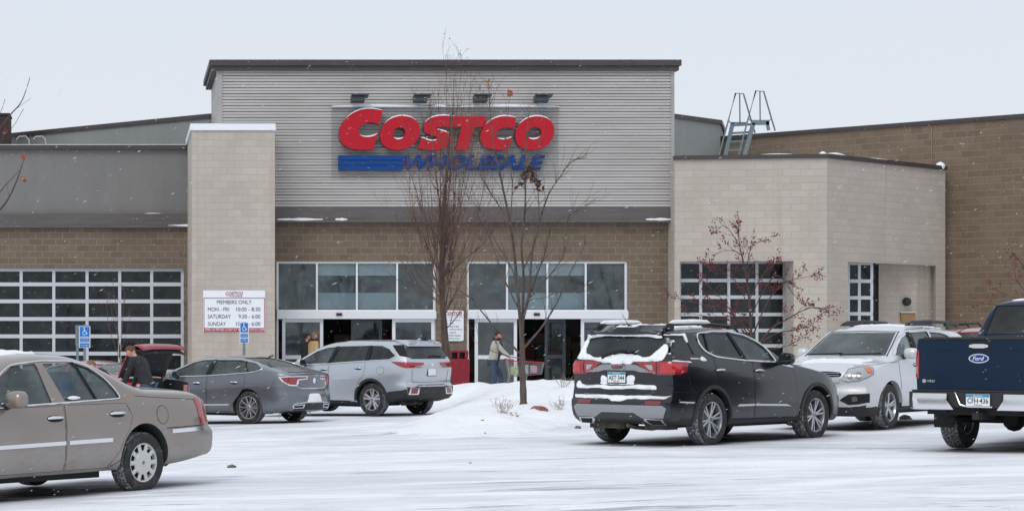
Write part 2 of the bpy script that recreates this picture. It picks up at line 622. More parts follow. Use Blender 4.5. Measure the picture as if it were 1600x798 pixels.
def text_obj(name, s, mat, height, M, parent=None, width=None, extrude=0.004, shear=0.0, offset=0.0, align='CENTER'):
    cu = bpy.data.curves.new(name, 'FONT')
    cu.body = s
    cu.size = 1.0
    cu.extrude = 0
    cu.offset = offset
    cu.shear = shear
    cu.resolution_u = 3
    o = bpy.data.objects.new(name, cu)
    C.objects.link(o)
    dg = bpy.context.evaluated_depsgraph_get()
    me = bpy.data.meshes.new_from_object(o.evaluated_get(dg))
    bpy.data.objects.remove(o)
    xs = [v.co.x for v in me.vertices]
    ys = [v.co.y for v in me.vertices]
    x0, x1, y0, y1 = min(xs), max(xs), min(ys), max(ys)
    sy = height / (y1 - y0)
    sxx = (width / (x1 - x0)) if width else sy
    ax = {'CENTER': (x0 + x1) / 2, 'LEFT': x0, 'RIGHT': x1}[align]
    for v in me.vertices:
        v.co = Vector(((v.co.x - ax) * sxx, (v.co.y - (y0 + y1) / 2) * sy, 0))
    bm = bmesh.new()
    bm.from_mesh(me)
    r = bmesh.ops.extrude_face_region(bm, geom=bm.faces[:])
    for g in r['geom']:
        if isinstance(g, bmesh.types.BMVert):
            g.co.z += extrude
    bmesh.ops.recalc_face_normals(bm, faces=bm.faces[:])
    bm.to_mesh(me)
    bm.free()
    me.transform(M)
    me.materials.clear()
    me.materials.append(MATS[mat])
    me.name = name
    ob = bpy.data.objects.new(name, me)
    return link(ob, parent)


def face_cam(x, y, z):
    """matrix for lettering standing on a wall that faces -Y"""
    return Matrix(((1, 0, 0, x), (0, 0, -1, y), (0, 1, 0, z), (0, 0, 0, 1)))


def blob_poly(cx, cy, rx, ry, n=26, rough=0.25, seed=0, ang=0):
    rnd = random.Random(seed)
    ph = [rnd.uniform(0, 6.28) for _ in range(5)]
    out = []
    for i in range(n):
        a = 2 * PI * i / n
        k = 1 + rough * (0.5 * math.sin(2 * a + ph[0]) + 0.35 * math.sin(3 * a + ph[1]) + 0.3 * math.sin(5 * a + ph[2]) + 0.2 * math.sin(8 * a + ph[3]))
        x, y = rx * k * math.cos(a), ry * k * math.sin(a)
        out.append((cx + x * math.cos(ang) - y * math.sin(ang), cy + x * math.sin(ang) + y * math.cos(ang)))
    return out


def smooth_poly(p, n=1):
    for _ in range(n):
        q = []
        for i in range(len(p)):
            a, b = p[i], p[(i + 1) % len(p)]
            q += [(a[0] * .75 + b[0] * .25, a[1] * .75 + b[1] * .25), (a[0] * .25 + b[0] * .75, a[1] * .25 + b[1] * .75)]
        p = q
    return p


# ------------------------------------------------------------------ ground
def sstep(a, b, x):
    t = max(0.0, min(1.0, (x - a) / (b - a)))
    return t * t * (3 - 2 * t)


def plane_z(x, y):
    xx = x if x < 8 else 8 + (x - 8) * 0.69
    xx = max(-12, min(22, xx))
    yy = max(14, min(56, y))
    z = 0.199 + 0.029 * xx - 0.0104 * yy
    z -= 0.10 * math.exp(-((x - 12.2) ** 2 + (y - 29) ** 2) / 30)
    t = sstep(54, 62, y)
    return z * (1 - t) + 0.0 * t


RIDGE = [((5.9, 37.0), 1.5, 0.16), ((7.4, 41.5), 1.9, 0.26), ((9.0, 47.5), 1.9, 0.34), ((10.4, 53.0), 2.5, 0.60), ((12.8, 54.5), 2.4, 0.60), ((15.8, 55.0), 2.3, 0.5)]


RIDGE2 = [((6.6, 56.5), 1.2, 0.42), ((8.2, 55.8), 1.5, 0.50), ((10.4, 54.5), 2.0, 0.55)]
SEGS = [(r_[i], r_[i + 1]) for r_ in (RIDGE, RIDGE2) for i in range(len(r_) - 1)]


def mound(x, y):
    h = 0.0
    for (a, wa, ha), (b, wb, hb) in SEGS:
        dx, dy = b[0] - a[0], b[1] - a[1]
        t = max(0, min(1, ((x - a[0]) * dx + (y - a[1]) * dy) / (dx * dx + dy * dy)))
        d = math.hypot(x - a[0] - t * dx, y - a[1] - t * dy)
        wd = wa + (wb - wa) * t
        d *= 1 + 0.22 * noise.noise(Vector((x * 0.5, y * 0.5, 3)))
        k = 1 - sstep(wd * 0.25, wd * 1.25, d)
        h = max(h, (ha + (hb - ha) * t) * k)
    if h > 0.0:
        n1 = noise.noise(Vector((x * 0.7, y * 0.5, 1.7))) * 0.10
        n2 = noise.noise(Vector((x * 2.3, y * 1.9, 5.1))) * 0.075
        n3 = noise.noise(Vector((x * 6, y * 5, 9.1))) * 0.032
        h += (n1 + n2 + n3) * sstep(0.0, 0.2, h)
    return max(h, 0)


def ground_z(x, y):
    z = plane_z(x, y) + mound(x, y)
    z += noise.noise(Vector((x * 0.35, y * 0.9, 0))) * 0.012 + noise.noise(Vector((x * 1.3, y * 2.2, 4))) * 0.006
    return z


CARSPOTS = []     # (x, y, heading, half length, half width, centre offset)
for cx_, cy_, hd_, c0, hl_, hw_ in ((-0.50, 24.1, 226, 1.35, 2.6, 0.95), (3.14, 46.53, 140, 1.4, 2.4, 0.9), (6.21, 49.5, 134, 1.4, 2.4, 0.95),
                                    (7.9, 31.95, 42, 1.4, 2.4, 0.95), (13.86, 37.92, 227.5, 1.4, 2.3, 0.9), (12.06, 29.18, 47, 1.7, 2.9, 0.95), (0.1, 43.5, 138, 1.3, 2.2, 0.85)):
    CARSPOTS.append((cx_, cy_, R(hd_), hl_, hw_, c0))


def axis_vals(lo, hi, dense, step, far, fstep):
    a = []
    x = dense[0]
    while x <= dense[1] + 1e-6:
        a.append(x)
        x += step
    g = step
    x = dense[1]
    while x < hi:
        g = min(g * 1.35, fstep)
        x += g
        a.append(min(x, hi))
    g = step
    x = dense[0]
    while x > lo:
        g = min(g * 1.35, fstep)
        x -= g
        a.insert(0, max(x, lo))
    return a


xs = axis_vals(-600, 600, (-6, 22), 0.22, 0, 80)
ys = axis_vals(-300, 900, (18, 58), 0.22, 0, 80)
gv, gf, car_shade = [], [], []
for yy in ys:
    for xx in xs:
        gv.append((xx, yy, ground_z(xx, yy) if (-60 < xx < 90 and -20 < yy < 90) else plane_z(xx, yy)))
        shade_val = 0.0
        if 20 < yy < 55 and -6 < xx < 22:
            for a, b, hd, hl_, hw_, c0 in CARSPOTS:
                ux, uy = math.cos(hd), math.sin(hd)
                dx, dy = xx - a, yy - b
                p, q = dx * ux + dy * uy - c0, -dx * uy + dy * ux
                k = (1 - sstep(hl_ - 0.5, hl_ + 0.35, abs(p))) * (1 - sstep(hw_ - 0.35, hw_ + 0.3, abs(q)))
                shade_val = max(shade_val, k)
        car_shade.append(shade_val * (1 if mound(xx, yy) < 0.05 else 0))  # mask of the painted shade below each car, left off the mound
nx = len(xs)
for j in range(len(ys) - 1):
    for i in range(nx - 1):
        gf.append((j * nx + i, j * nx + i + 1, (j + 1) * nx + i + 1, (j + 1) * nx + i))
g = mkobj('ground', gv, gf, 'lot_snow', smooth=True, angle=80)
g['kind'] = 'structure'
at = g.data.attributes.new('car_shade', 'FLOAT', 'POINT')
at.data.foreach_set('value', car_shade)

# fresh snow of the planting island: same heights, 2 cm above the packed lot
iv, ifc, idx = [], [], {}
stp = 0.16
i0, i1, j0, j1 = int(3.4 / stp), int(19 / stp), int(34.5 / stp), int(58.5 / stp)
for j in range(j0, j1):
    for i in range(i0, i1):
        x, y = i * stp, j * stp
        if mound(x, y) > 0.012:
            q = []
            for a, b in ((i, j), (i + 1, j), (i + 1, j + 1), (i, j + 1)):
                if (a, b) not in idx:
                    idx[(a, b)] = len(iv)
                    X_, Y_ = a * stp, b * stp
                    m_ = mound(X_, Y_)
                    iv.append((X_, Y_, ground_z(X_, Y_) - 0.02 + 0.045 * sstep(0.0, 0.1, m_)))
                q.append(idx[(a, b)])
            ifc.append(tuple(q))
o = mkobj('snow_bank', iv, ifc, 'snow', smooth=True, angle=80)
o['kind'] = 'structure'

# ------------------------------------------------------------------ the store
store = empty('warehouse_store', (X(740, 68), 68, 0), 0, 'large warehouse store with corrugated grey entrance block, brown and tan block walls', 'building')
SO = store.location.copy()


def S_(mb, name, mats, parent=None, smooth=False, bev=0):
    """part of the store: vertices given in world metres"""
    for i in range(len(mb.v)):
        mb.v[i] = mb.v[i] - SO
    o = mb.build(name, mats, parent or store, smooth)
    return o


YF = 68.0
GB = -0.6
zt = lambda py: Z(py, YF)
xf = lambda px: X(px, YF)


def wall_with_holes(mb, x0, x1, z0, z1, y, holes, th=0.3):
    """wall in the XZ plane with rectangular openings (x0,x1,z0,z1); reveals included"""
    xsx = sorted({x0, x1, *[h[0] for h in holes], *[h[1] for h in holes]})
    zs = sorted({z0, z1, *[h[2] for h in holes], *[h[3] for h in holes]})
    xsx = [v for v in xsx if x0 <= v <= x1]
    zs = [v for v in zs if z0 <= v <= z1]
    for i in range(len(xsx) - 1):
        for k in range(len(zs) - 1):
            cx, cz = (xsx[i] + xsx[i + 1]) / 2, (zs[k] + zs[k + 1]) / 2
            if any(h[0] < cx < h[1] and h[2] < cz < h[3] for h in holes):
                continue
            a, b, c, d = xsx[i], xsx[i + 1], zs[k], zs[k + 1]
            mb.add([(a, y, c), (b, y, c), (b, y, d), (a, y, d)], [(0, 1, 2, 3)])
            mb.add([(a, y + th, c), (b, y + th, c), (b, y + th, d), (a, y + th, d)], [(3, 2, 1, 0)])
    for h in holes:
        a, b, c, d = h
        mb.add([(a, y, c), (b, y, c), (b, y, d), (a, y, d), (a, y + th, c), (b, y + th, c), (b, y + th, d), (a, y + th, d)],
               [(1, 5, 6, 2), (0, 3, 7, 4), (3, 2, 6, 7), (0, 4, 5, 1)])
    mb.add([(x0, y, z0), (x1, y, z0), (x1, y, z1), (x0, y, z1), (x0, y + th, z0), (x1, y + th, z0), (x1, y + th, z1), (x0, y + th, z1)],
           [(3, 7, 6, 2), (0, 4, 7, 3), (1, 2, 6, 5)])


# main brown wall with the two glazed entrances
DZ1 = zt(408)
holes = [(xf(432), xf(681), GB, DZ1), (xf(729.5), xf(980.5), GB, DZ1)]
mb = MB()
wall_with_holes(mb, xf(400), xf(1054), GB, zt(345), YF, holes)
S_(mb, 'wall', 'brown_block')

# corrugated block: front sheet and left flank, built as real ribs
CZ0, CZ1 = zt(325), zt(112)
ribs = 23
pitch = (CZ1 - CZ0) / ribs
prof = [(-0.03, 0.0), (-0.03, 0.13), (0.055, 0.15), (0.055, 0.52), (0.022, 0.55), (0.022, 0.62), (0.055, 0.65), (0.055, 0.98)]      # (outward, fraction)
zz = []
for i in range(ribs):
    for o_, fr in prof:
        zz.append((o_, CZ0 + (i + fr) * pitch))
zz.append((-0.03, CZ1))
yc = YF - 0.25


def ribbed(mb, p0, p1, nrm):
    v, f = [], []
    for o_, z in zz:
        v += [(p0[0] + nrm[0] * o_, p0[1] + nrm[1] * o_, z), (p1[0] + nrm[0] * o_, p1[1] + nrm[1] * o_, z)]
    for i in range(len(zz) - 1):
        f.append((2 * i, 2 * i + 1, 2 * i + 3, 2 * i + 2))
    mb.add(v, f)


mb = MB()
xl, xr = xf(342), xf(1046)
ribbed(mb, (xl, yc), (xr, yc), (0, -1))
ribbed(mb, (xl, yc + 5), (xl, yc), (-1, 0))
ribbed(mb, (xr, yc), (xr, yc + 5), (1, 0))
mb.add([(xl, yc, CZ0), (xr, yc, CZ0), (xr, yc + 5, CZ0), (xl, yc + 5, CZ0)], [(0, 1, 2, 3)])
mb.add([(xl, yc + 5, CZ0), (xr, yc + 5, CZ0), (xr, yc + 5, CZ1), (xl, yc + 5, CZ1)], [(0, 1, 2, 3)])
S_(mb, 'cladding', 'corrugated')
mb = MB()
mb.span((xl - 0.03, yc - 0.08, CZ0 - 0.05), (xl + 0.10, yc - 0.002, CZ1))
mb.span((xl - 0.09, yc - 0.08, CZ0 - 0.05), (xl - 0.03, yc + 0.12, CZ1))
mb.span((xr - 0.03, yc - 0.08, CZ0 - 0.02), (xr + 0.075, yc + 0.01, CZ1))
S_(mb, 'corner_trim', 'corner_trim')
mb = MB()                                   # overhanging coping, stepped
mb.span((xl - 0.32, yc - 0.30, zt(106)), (xf(1058), yc + 5.2, zt(97)))
mb.span((xl - 0.24, yc - 0.22, zt(113)), (xf(1055), yc + 5.1, zt(106)))
S_(mb, 'coping', 'dark_coping')
mb = MB()
mb.span((xl - 0.3, yc - 0.28, zt(97)), (xf(1057), yc + 5.2, zt(97) + 0.02))
S_(mb, 'roof_snow', 'snow')
mb = MB()                                   # dark ledge between cladding and blockwork
mb.span((xf(400), YF - 0.30, zt(346)), (xf(1050), YF + 0.2, CZ0 - 0.002))
mb.span((xf(400), YF - 0.34, zt(348)), (xf(1050), YF - 0.30, zt(344)))
S_(mb, 'ledge', 'band_dark')
mb = MB()
for a, b in ((432, 503), (1005, 1049), (522, 541)):
    mb = MB()
    q = [(xf(a + (b - a) * k / 6), YF - 0.325, zt(344) + 0.005) for k in range(7)]
    mb.tube(q, [0.01 + (0.035 + 0.012 * math.sin(k * 2.3)) * math.sin(PI * (k + .5) / 7) for k in range(7)], 8)
    S_(mb, 'ledge_snow', 'snow', None, True)

# block pillar
yp = 66.0
mb = MB()
px0, px1 = X(300, yp), X(429.5, yp)
mb.span((px0, yp, GB), (px1, yp + 5.0, Z(204, yp)))
S_(mb, 'pillar', 'tan_block')
mb = MB()
mb.span((px0 - 0.06, yp - 0.06, Z(204, yp) + 0.003), (px1 + 0.02, yp + 5.0, Z(195, yp)))
cap = S_(mb, 'pillar_cap', 'sign_white')
mb = MB()
mb.span((px0 - 0.05, yp - 0.05, Z(195, yp) + 0.002), (px1 + 0.01, yp + 4.9, Z(193.5, yp)))
S_(mb, 'cap_snow', 'snow', cap)

# left wing
yl = 71.0
xw0, xw1 = X(-420, yl), px0 + 0.3
mb = MB()
mb.span((xw0, yl + 0.05, Z(334, yl)), (xw1, yl + 0.35, Z(234, yl)))
S_(mb, 'panel_wall', 'grey_panel')
mb = MB()
mb.span((xw0, yl - 0.12, Z(234, yl)), (xw1, yl + 0.45, Z(227, yl)))
c_ = S_(mb, 'coping', 'dark_coping')
mb = MB()
mb.span((xw0, yl - 0.08, Z(227, yl)), (xw1, yl + 0.4, Z(226.0, yl)))
S_(mb, 'roof_snow', 'snow', c_)
mb = MB()
mb.span((xw0, yl - 0.16, Z(355, yl)), (xw1, yl + 0.3, Z(334, yl) - 0.002))
mb.span((xw0, yl - 0.20, Z(356, yl)), (xw1, yl - 0.16, Z(353, yl)))
S_(mb, 'ledge', 'band_dark')
mb = MB()
mb.tube([(X(p_, yl), yl - 0.18, Z(353, yl) + .005) for p_ in (262, 272, 280, 288, 293)], [.008, .022, .03, .04, .045], 8)
S_(mb, 'ledge_snow', 'snow')
mb = MB()
mb.tube([(X(p_, yl), yl - 0.04, Z(334, yl) + .004) for p_ in (226, 232, 240, 246, 252)], [.006, .02, .024, .018, .006], 8)
S_(mb, 'ledge_snow', 'snow')
mb = MB()
GX0, GX1, GT = X(-200, yl), X(288, yl), Z(419, yl)
wall_with_holes(mb, xw0, xw1, GB, Z(355.5, yl), yl, [(GX0, GX1, GB, GT)])
S_(mb, 'wall', 'brown_block')


def glazed_grid(name, x0, x1, zrows, cols, y, fw=0.07, fmat='alu', gmat='glass_bay', parent=None, depth=0.08, ox=None):
    """sectional glazed door / window; cols = x positions of mullion centres, zrows = z of rails"""
    mb = MB()
    for z in zrows:
        mb.span((x0, y, z - fw / 2), (x1, y + depth, z + fw / 2))
    zs = sorted(zrows)
    for x in cols:
        for i in range(len(zs) - 1):
            mb.span((x - fw * .4, y + 0.012, zs[i] + fw / 2), (x + fw * .4, y + depth, zs[i + 1] - fw / 2))
    fr = S_(mb, name, fmat, parent)
    mb = MB()
    mb.span((x0 + 0.01, y + depth * 0.55, zs[0]), (x1 - 0.01, y + depth * 0.55 + 0.01, zs[-1] - fw * 0.3))
    S_(mb, 'pane', gmat, fr)
    return fr


# left bay: glazed sectional doors; rows and columns measured from the photograph
yb = yl + 0.16
rows = [Z(p, yb) for p in (421, 444, 470.5, 498, 525, 552, 580, 608)]
cols = [X(p, yb) for p in (285, 237, 187, 136, 84, 33, -18, -69, -120, -171)]
fr = glazed_grid('window', X(-190, yb), X(287, yb), rows, cols, yb, 0.125)
mb = MB()
rn = random.Random(8)
x_ = GX0
while x_ < GX1 - .8:
    w_ = rn.uniform(.5, 1.4)
    z_ = 0
    while z_ < rn.uniform(1.5, 3.4):
        h_ = rn.uniform(.3, .8)
        mb.span((x_, yl + 1.6 + rn.uniform(0, .5), z_), (x_ + w_ - .05, yl + 3.5, z_ + h_ - .03), rn.choice((1, 1, 2)))
        z_ += h_
    x_ += w_ + rn.choice((0, .2, .9))
mb.span((GX0 - 0.5, yl + 4.0, GB), (GX1 + 0.5, yl + 4.1, GT + 0.6))
mb.span((GX0 - 0.5, yl + 0.35, GT + 0.5), (GX1 + 0.5, yl + 4.0, GT + 0.6))
mb.span((GX1 + 0.1, yl + 0.35, GB), (GX1 + 0.3, yl + 4.0, GT + 0.5))
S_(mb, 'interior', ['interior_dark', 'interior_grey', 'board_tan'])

# rear roof box with its two receding faces
z9 = Z(178, 75)
pts = [(X(-500, 99.0), 99.0), (X(0, 82.5), 82.5), (X(327, 75.0), 75.0), (X(1052, 75.0), 75.0), (X(1125, 77.2), 77.2), (X(1130, 80), 80.0), (X(1100, 99), 99.0)]


def poly_wall(mb, pts, z0, z1, closed=False, grow=0):
    n = len(pts)
    v = [(p[0], p[1], z0) for p in pts] + [(p[0], p[1], z1) for p in pts]
    f = [(i, (i + 1) % n, (i + 1) % n + n, i + n) for i in range(n if closed else n - 1)]
    mb.add(v, f)
    mb.add([(p[0], p[1], z1) for p in pts], [tuple(range(n))])


def thick(pts, d):
    """offset an open plan polyline outward (towards -Y side) by d"""
    out = []
    for i, p in enumerate(pts):
        a, b = pts[max(i - 1, 0)], pts[min(i + 1, len(pts) - 1)]
        dx, dy = b[0] - a[0], b[1] - a[1]
        l = math.hypot(dx, dy)
        out.append((p[0] + dy / l * d, p[1] - dx / l * d))
    return out


def coping_strip(mb, pts, z0, z1, d0=0.08, d1=-0.35):
    o_, i_ = thick(pts, d0), thick(pts, d1)
    n = len(pts)
    v = [(p[0], p[1], z) for z in (z0, z1) for p in o_] + [(p[0], p[1], z) for z in (z0, z1) for p in i_]
    f = []
    for i in range(n - 1):
        f += [(i, i + 1, i + 1 + n, i + n), (i + n, i + 1 + n, i + 1 + 3 * n, i + 3 * n), (i, i + 2 * n, i + 1 + 2 * n, i + 1), (i + 2 * n, i + 3 * n, i + 1 + 3 * n, i + 1 + 2 * n)]
    f += [(0, n, 3 * n, 2 * n), (n - 1, 3 * n - 1, 4 * n - 1, 2 * n - 1)]
    mb.add(v, f)


mb = MB()
poly_wall(mb, pts, 3.0, z9 - 0.13)
S_(mb, 'panel_wall', 'rear_panel')
mb = MB()
coping_strip(mb, pts, z9 - 0.15, z9)
S_(mb, 'coping', 'dark_coping')
# far right brown wall
z8 = Z(178, 70)
pts = [(X(1120, 77.9), 77.9), (X(1600, 70.0), 70.0), (X(2300, 60.8), 60.8)]
mb = MB()
poly_wall(mb, pts + [(X(2300, 60.8) + 3, 100), (X(1100, 99), 99.0)], GB, z8 - 0.13)
S_(mb, 'wall', 'brown_block_far')
mb = MB()
coping_strip(mb, pts, z8 - 0.14, z8)
S_(mb, 'coping', 'dark_coping')
mb = MB()
jx, jy = X(1456, 72.2), 72.2
mb.box((jx, jy - 0.0, (z8 + GB) / 2 - 0.1), (0.02, 0.06, z8 - GB - 0.1), rz=math.atan2(-7.9, 10))
S_(mb, 'control_joint', 'board_tan')

# tan block wing: front face, chamfer, recesses
TA, TB_, TC = (X(1054, 67.2), 67.2), (X(1292, 66.5), 66.5), (X(1477, 71.3), 71.3)
zT = Z(249, 67.2)


def lerp2(a, b, t):
    return (a[0] + (b[0] - a[0]) * t, a[1] + (b[1] - a[1]) * t)


def hit_plan(a, b, px):
    """plan point of segment a-b seen at photo column px"""
    k = (px - CXP) / FP
    dx, dy = b[0] - a[0], b[1] - a[1]
    t = (k * a[1] - a[0]) / (dx - k * dy)
    return lerp2(a, b, t)


w1a, w1b = hit_plan(TA, TB_, 1062), hit_plan(TA, TB_, 1240)
w2a = hit_plan(TB_, TC, 1325)
w2b = hit_plan(TB_, TC, 1462)
zo1 = Z(408, 66.9)
zo2 = Z(410, 67.5)


def wall_seg(mb, a, b, z0, z1, inward=(0, 0.3)):
    mb.add([(a[0], a[1], z0), (b[0], b[1], z0), (b[0], b[1], z1), (a[0], a[1], z1)], [(0, 1, 2, 3)])


mb = MB()
wall_seg(mb, (TA[0], 68.4), TA, GB, zT)
wall_seg(mb, TA, w1a, GB, zo1)
wall_seg(mb, w1b, TB_, GB, zo1)
wall_seg(mb, TA, TB_, zo1, zT)
wall_seg(mb, TC, (TC[0] + 1.0, TC[1] + 3), GB, zT)
# first recess: right jamb, soffit
rd = 0.85
wall_seg(mb, (w1b[0], w1b[1] + rd), w1b, GB, zo1)
wall_seg(mb, w1a, (w1a[0], w1a[1] + rd), GB, zo1)
mb.add([(w1a[0], w1a[1], zo1), (w1b[0], w1b[1], zo1), (w1b[0], w1b[1] + rd, zo1), (w1a[0], w1a[1] + rd, zo1)], [(0, 1, 2, 3)])
# second recess: niche walls
n1 = (X(1372, 70.2), 70.2)
n2 = (X(1432, 70.6), 70.6)
wall_seg(mb, n1, n2, GB, zo1)
wall_seg(mb, n2, (w2b[0] + 0.02, w2b[1] + 0.35), GB, zo1)
wall_seg(mb, (w2b[0] + 0.02, w2b[1] + 0.35), w2b, GB, zo1)
wall_seg(mb, (n1[0], n1[1] + 2.2), n1, GB, zo1)
mb.add([(w2a[0], w2a[1], zo1), (w2b[0], w2b[1], zo1), (n2[0] + 1, n2[1] + 2, zo1), (w2a[0], w2a[1] + 4, zo1)], [(0, 1, 2, 3)])
wall_seg(mb, w2a, (w2a[0] - 0.02, w2a[1] + 1.4), GB, zo1)
S_(mb, 'wall', 'tan_block')
mb = MB()
wall_seg(mb, TB_, w2a, GB, zo1)
wall_seg(mb, w2b, TC, GB, zo1)
wall_seg(mb, TB_, TC, zo1, zT)
S_(mb, 'wall', 'tan_block_angled')
mb = MB()
mb.add([(TA[0], 68.4, zT), (TA[0], TA[1], zT), (TB_[0], TB_[1], zT), (TC[0], TC[1], zT), (TC[0] + 1, TC[1] + 3, zT), (TC[0], 76, zT), (TA[0], 76, zT)], [(0, 1, 2, 3, 4, 5, 6)])
S_(mb, 'roof', 'snow')
mb = MB()
coping_strip(mb, [(TA[0] - 0.02, TA[1]), TB_, TC], zT - 0.02, zT + 0.11, 0.09, -0.3)
cp = S_(mb, 'coping', 'dark_coping')
for a, b, t0, t1, h in ((TA, TB_, 0.95, 1.0, 0.08), (TB_, TC, 0.0, 0.16, 0.07), (TB_, TC, 0.3, 0.55, 0.03), (TB_, TC, 0.93, 0.985, 0.14), (TA, TB_, 0.55, 0.8, 0.03)):
    q = [lerp2(a, b, t0 + (t1 - t0) * k / 6) for k in range(7)]
    mb = MB()
    mb.tube([(p[0], p[1] + 0.02, zT + 0.10) for p in q], [0.01 + h * math.sin(PI * (k + .3) / 6.6) for k in range(7)], 8)
    S_(mb, 'ledge_snow', 'snow', cp, True)
# window of recess 1
yw = w1a[1] + rd * 0.72
x0w, x1w = X(1060, yw), X(1228, yw)
rows = [Z(p, yw) for p in (409, 438, 464, 491, 516, 540, 566, 592)]
cols = [X(p, yw) for p in (1062, 1095, 1139, 1183, 1226)]
glazed_grid('window', x0w, x1w, rows, cols, yw, 0.11)
mb = MB()
mb.span((x0w + 0.08, yw + 2.5, GB), (x1w + 0.6, yw + 2.6, zo1 + 0.4))
mb.span((x0w + 0.08, yw + 0.1, zo1 + 0.3), (x1w + 0.6, yw + 2.5, zo1 + 0.4))
mb.span((x1w + 0.02, yw + 0.1, GB), (x1w + 0.2, yw + 2.5, zo1))
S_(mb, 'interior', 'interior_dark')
# window of recess 2
yw = 68.6
rows = [Z(p, yw) for p in (411, 439, 465, 490, 516, 542, 570, 600)]
cols = [X(p, yw) for p in (1326, 1343, 1362.5)]
glazed_grid('window', X(1325, yw), X(1364, yw), rows, cols, yw, 0.11)
mb = MB()
mb.span((X(1320, yw), yw + 1.4, GB), (n1[0] - 0.05, yw + 1.5, zo1))
mb.span((X(1365, yw), yw + 0.06, GB), (X(1369, yw), yw + 1.38, zo1))
S_(mb, 'interior', 'interior_dark')


# entrances
def entrance(x0p, x1p, muls, doorL, opening, inner, doorR):
    ye = YF + 0.06
    z0 = 0.0
    zh0, zh1, zt1 = zt(498), zt(486), DZ1
    # frame: transom lights above, uprights at both ends
    mb = MB()
    fw = 0.07
    xs_ = [xf(x0p) + fw / 2] + [xf(p) for p in muls] + [xf(x1p) - fw / 2]
    mb.span((xf(x0p), ye, zt1 - fw), (xf(x1p), ye + 0.14, zt1 - 0.005))
    mb.span((xf(x0p), ye, zh1), (xf(x1p), ye + 0.14, zh1 + 0.05))
    for i, x in enumerate(xs_):
        wd = fw / 2 if i in (0, len(xs_) - 1) else 0.028
        mb.span((x - wd, ye + 0.004, zh1 + 0.05), (x + wd, ye + 0.13, zt1 - fw))
    for xe in (xs_[0], xs_[-1]):
        mb.span((xe - fw / 2, ye, z0 - 0.3), (xe + fw / 2, ye + 0.14, zh1))
    fr = S_(mb, 'window', 'white_frame')
    mb = MB()
    mb.span((xf(x0p) + 0.05, ye + 0.07, zh1 + 0.04), (xf(x1p) - 0.05, ye + 0.08, zt1 - 0.05))
    S_(mb, 'pane', 'glass_store', fr)
    # header box with snow lying on it and the motion sensor
    mb = MB()
    mb.span((xf(x0p) + 0.005, YF - 0.16, zh0), (xf(x1p) - 0.005, ye - 0.002, zh1 - 0.002))
    hd = S_(mb, 'door_header', 'white_frame')
    bevel_all(hd, 0.012)
    mb = MB()
    mb.span((xf(x0p) + 0.03, YF - 0.15, zh1 - 0.001), (xf(x1p) - 0.03, ye - 0.004, zh1 + 0.035))
    S_(mb, 'header_snow', 'snow', hd)
    mb = MB()
    xm = xf((opening[0] + opening[1]) / 2) - 0.1
    mb.tube([(xm - 0.09, YF - 0.19, zh1 - 0.10), (xm + 0.09, YF - 0.19, zh1 - 0.10)], 0.045, 10)
    S_(mb, 'sensor', 'black_plastic', hd, True)

    # sliding door leaves
    def leaf(a, b, y, name='door', mat='white_frame', mid=True):
        mb = MB()
        A, B = xf(a), xf(b)
        t = 0.10
        top = zh0 - 0.004
        mb.span((A, y, z0 - 0.2), (A + t, y + 0.05, top))
        mb.span((B - t, y, z0 - 0.2), (B, y + 0.05, top))
        mb.span((A + t, y, top - t), (B - t, y + 0.05, top))
        if mid:
            mb.span((A + t, y, z0 + 0.98), (B - t, y + 0.05, z0 + 1.10))
        mb.span((A + t, y, z0 - 0.2), (B - t, y + 0.05, z0 + 0.12))
        d = S_(mb, name, mat)
        mb = MB()
        mb.span((A + t * .5, y + 0.02, z0), (B - t * .5, y + 0.03, top - t * .5))
        S_(mb, 'pane', 'glass_store', d)
        return d
    leaf(*doorL, YF + 0.02)
    leaf(*doorR, YF + 0.02)
    leaf(inner[0], inner[1], YF + 2.6, 'door', 'alu_dark')
    # vestibule behind the glass
    mb = MB()
    xa, xb = xf(x0p) - 0.3, xf(x1p) + 0.3
    mb.span((xa, YF + 5.0, GB), (xb, YF + 5.1, DZ1 + 0.4))
    mb.span((xa, YF + 0.3, DZ1 + 0.3), (xb, YF + 5.0, DZ1 + 0.4))
    mb.span((xa, YF + 0.31, GB), (xa + 0.05, YF + 5.0, DZ1 + 0.3))
    mb.span((xb - 0.05, YF + 0.31, GB), (xb, YF + 5.0, DZ1 + 0.3))
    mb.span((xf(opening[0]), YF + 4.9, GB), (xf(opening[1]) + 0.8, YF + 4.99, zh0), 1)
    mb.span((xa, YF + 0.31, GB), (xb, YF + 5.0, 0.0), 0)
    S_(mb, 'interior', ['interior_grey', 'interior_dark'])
    mb = MB()                                  # stacked goods and a rack at the back of the vestibule
    rn = random.Random(int(x0p))
    x_ = xa + .3
    while x_ < xb - .6:
        w_ = rn.uniform(.3, .8)
        z_ = .02
        while z_ < 1.5:
            h_ = rn.uniform(.2, .5)
            mb.span((x_, YF + 4.1 + rn.uniform(0, .2), z_), (x_ + w_ - .04, YF + 4.8, z_ + h_ - .02), rn.randrange(3))
            z_ += h_
        x_ += w_ + rn.choice((0, 0, .3))
    o_ = S_(mb, 'stock', ['stock_brown', 'interior_grey', 'stock_red'])
    mb = MB()                                  # pale bulkheads seen through the transom lights
    mb.span((xf(muls[0]) + 0.05, YF + 0.28, zt(430)), (xf(muls[-1]), YF + 0.34, zt(412)), 0)
    mb.span((xf(muls[0]) + 0.02, YF + 0.36, zt(482)), (xf(muls[-1]), YF + 0.42, zt(457)), 1)
    mb.span((xf(muls[0]) - 0.9, YF + 1.9, zt(484)), (xf(muls[0]), YF + 2.0, zt(440)), 2)
    S_(mb, 'bulkhead', ['interior_pale', 'interior_teal', 'interior_grey'])


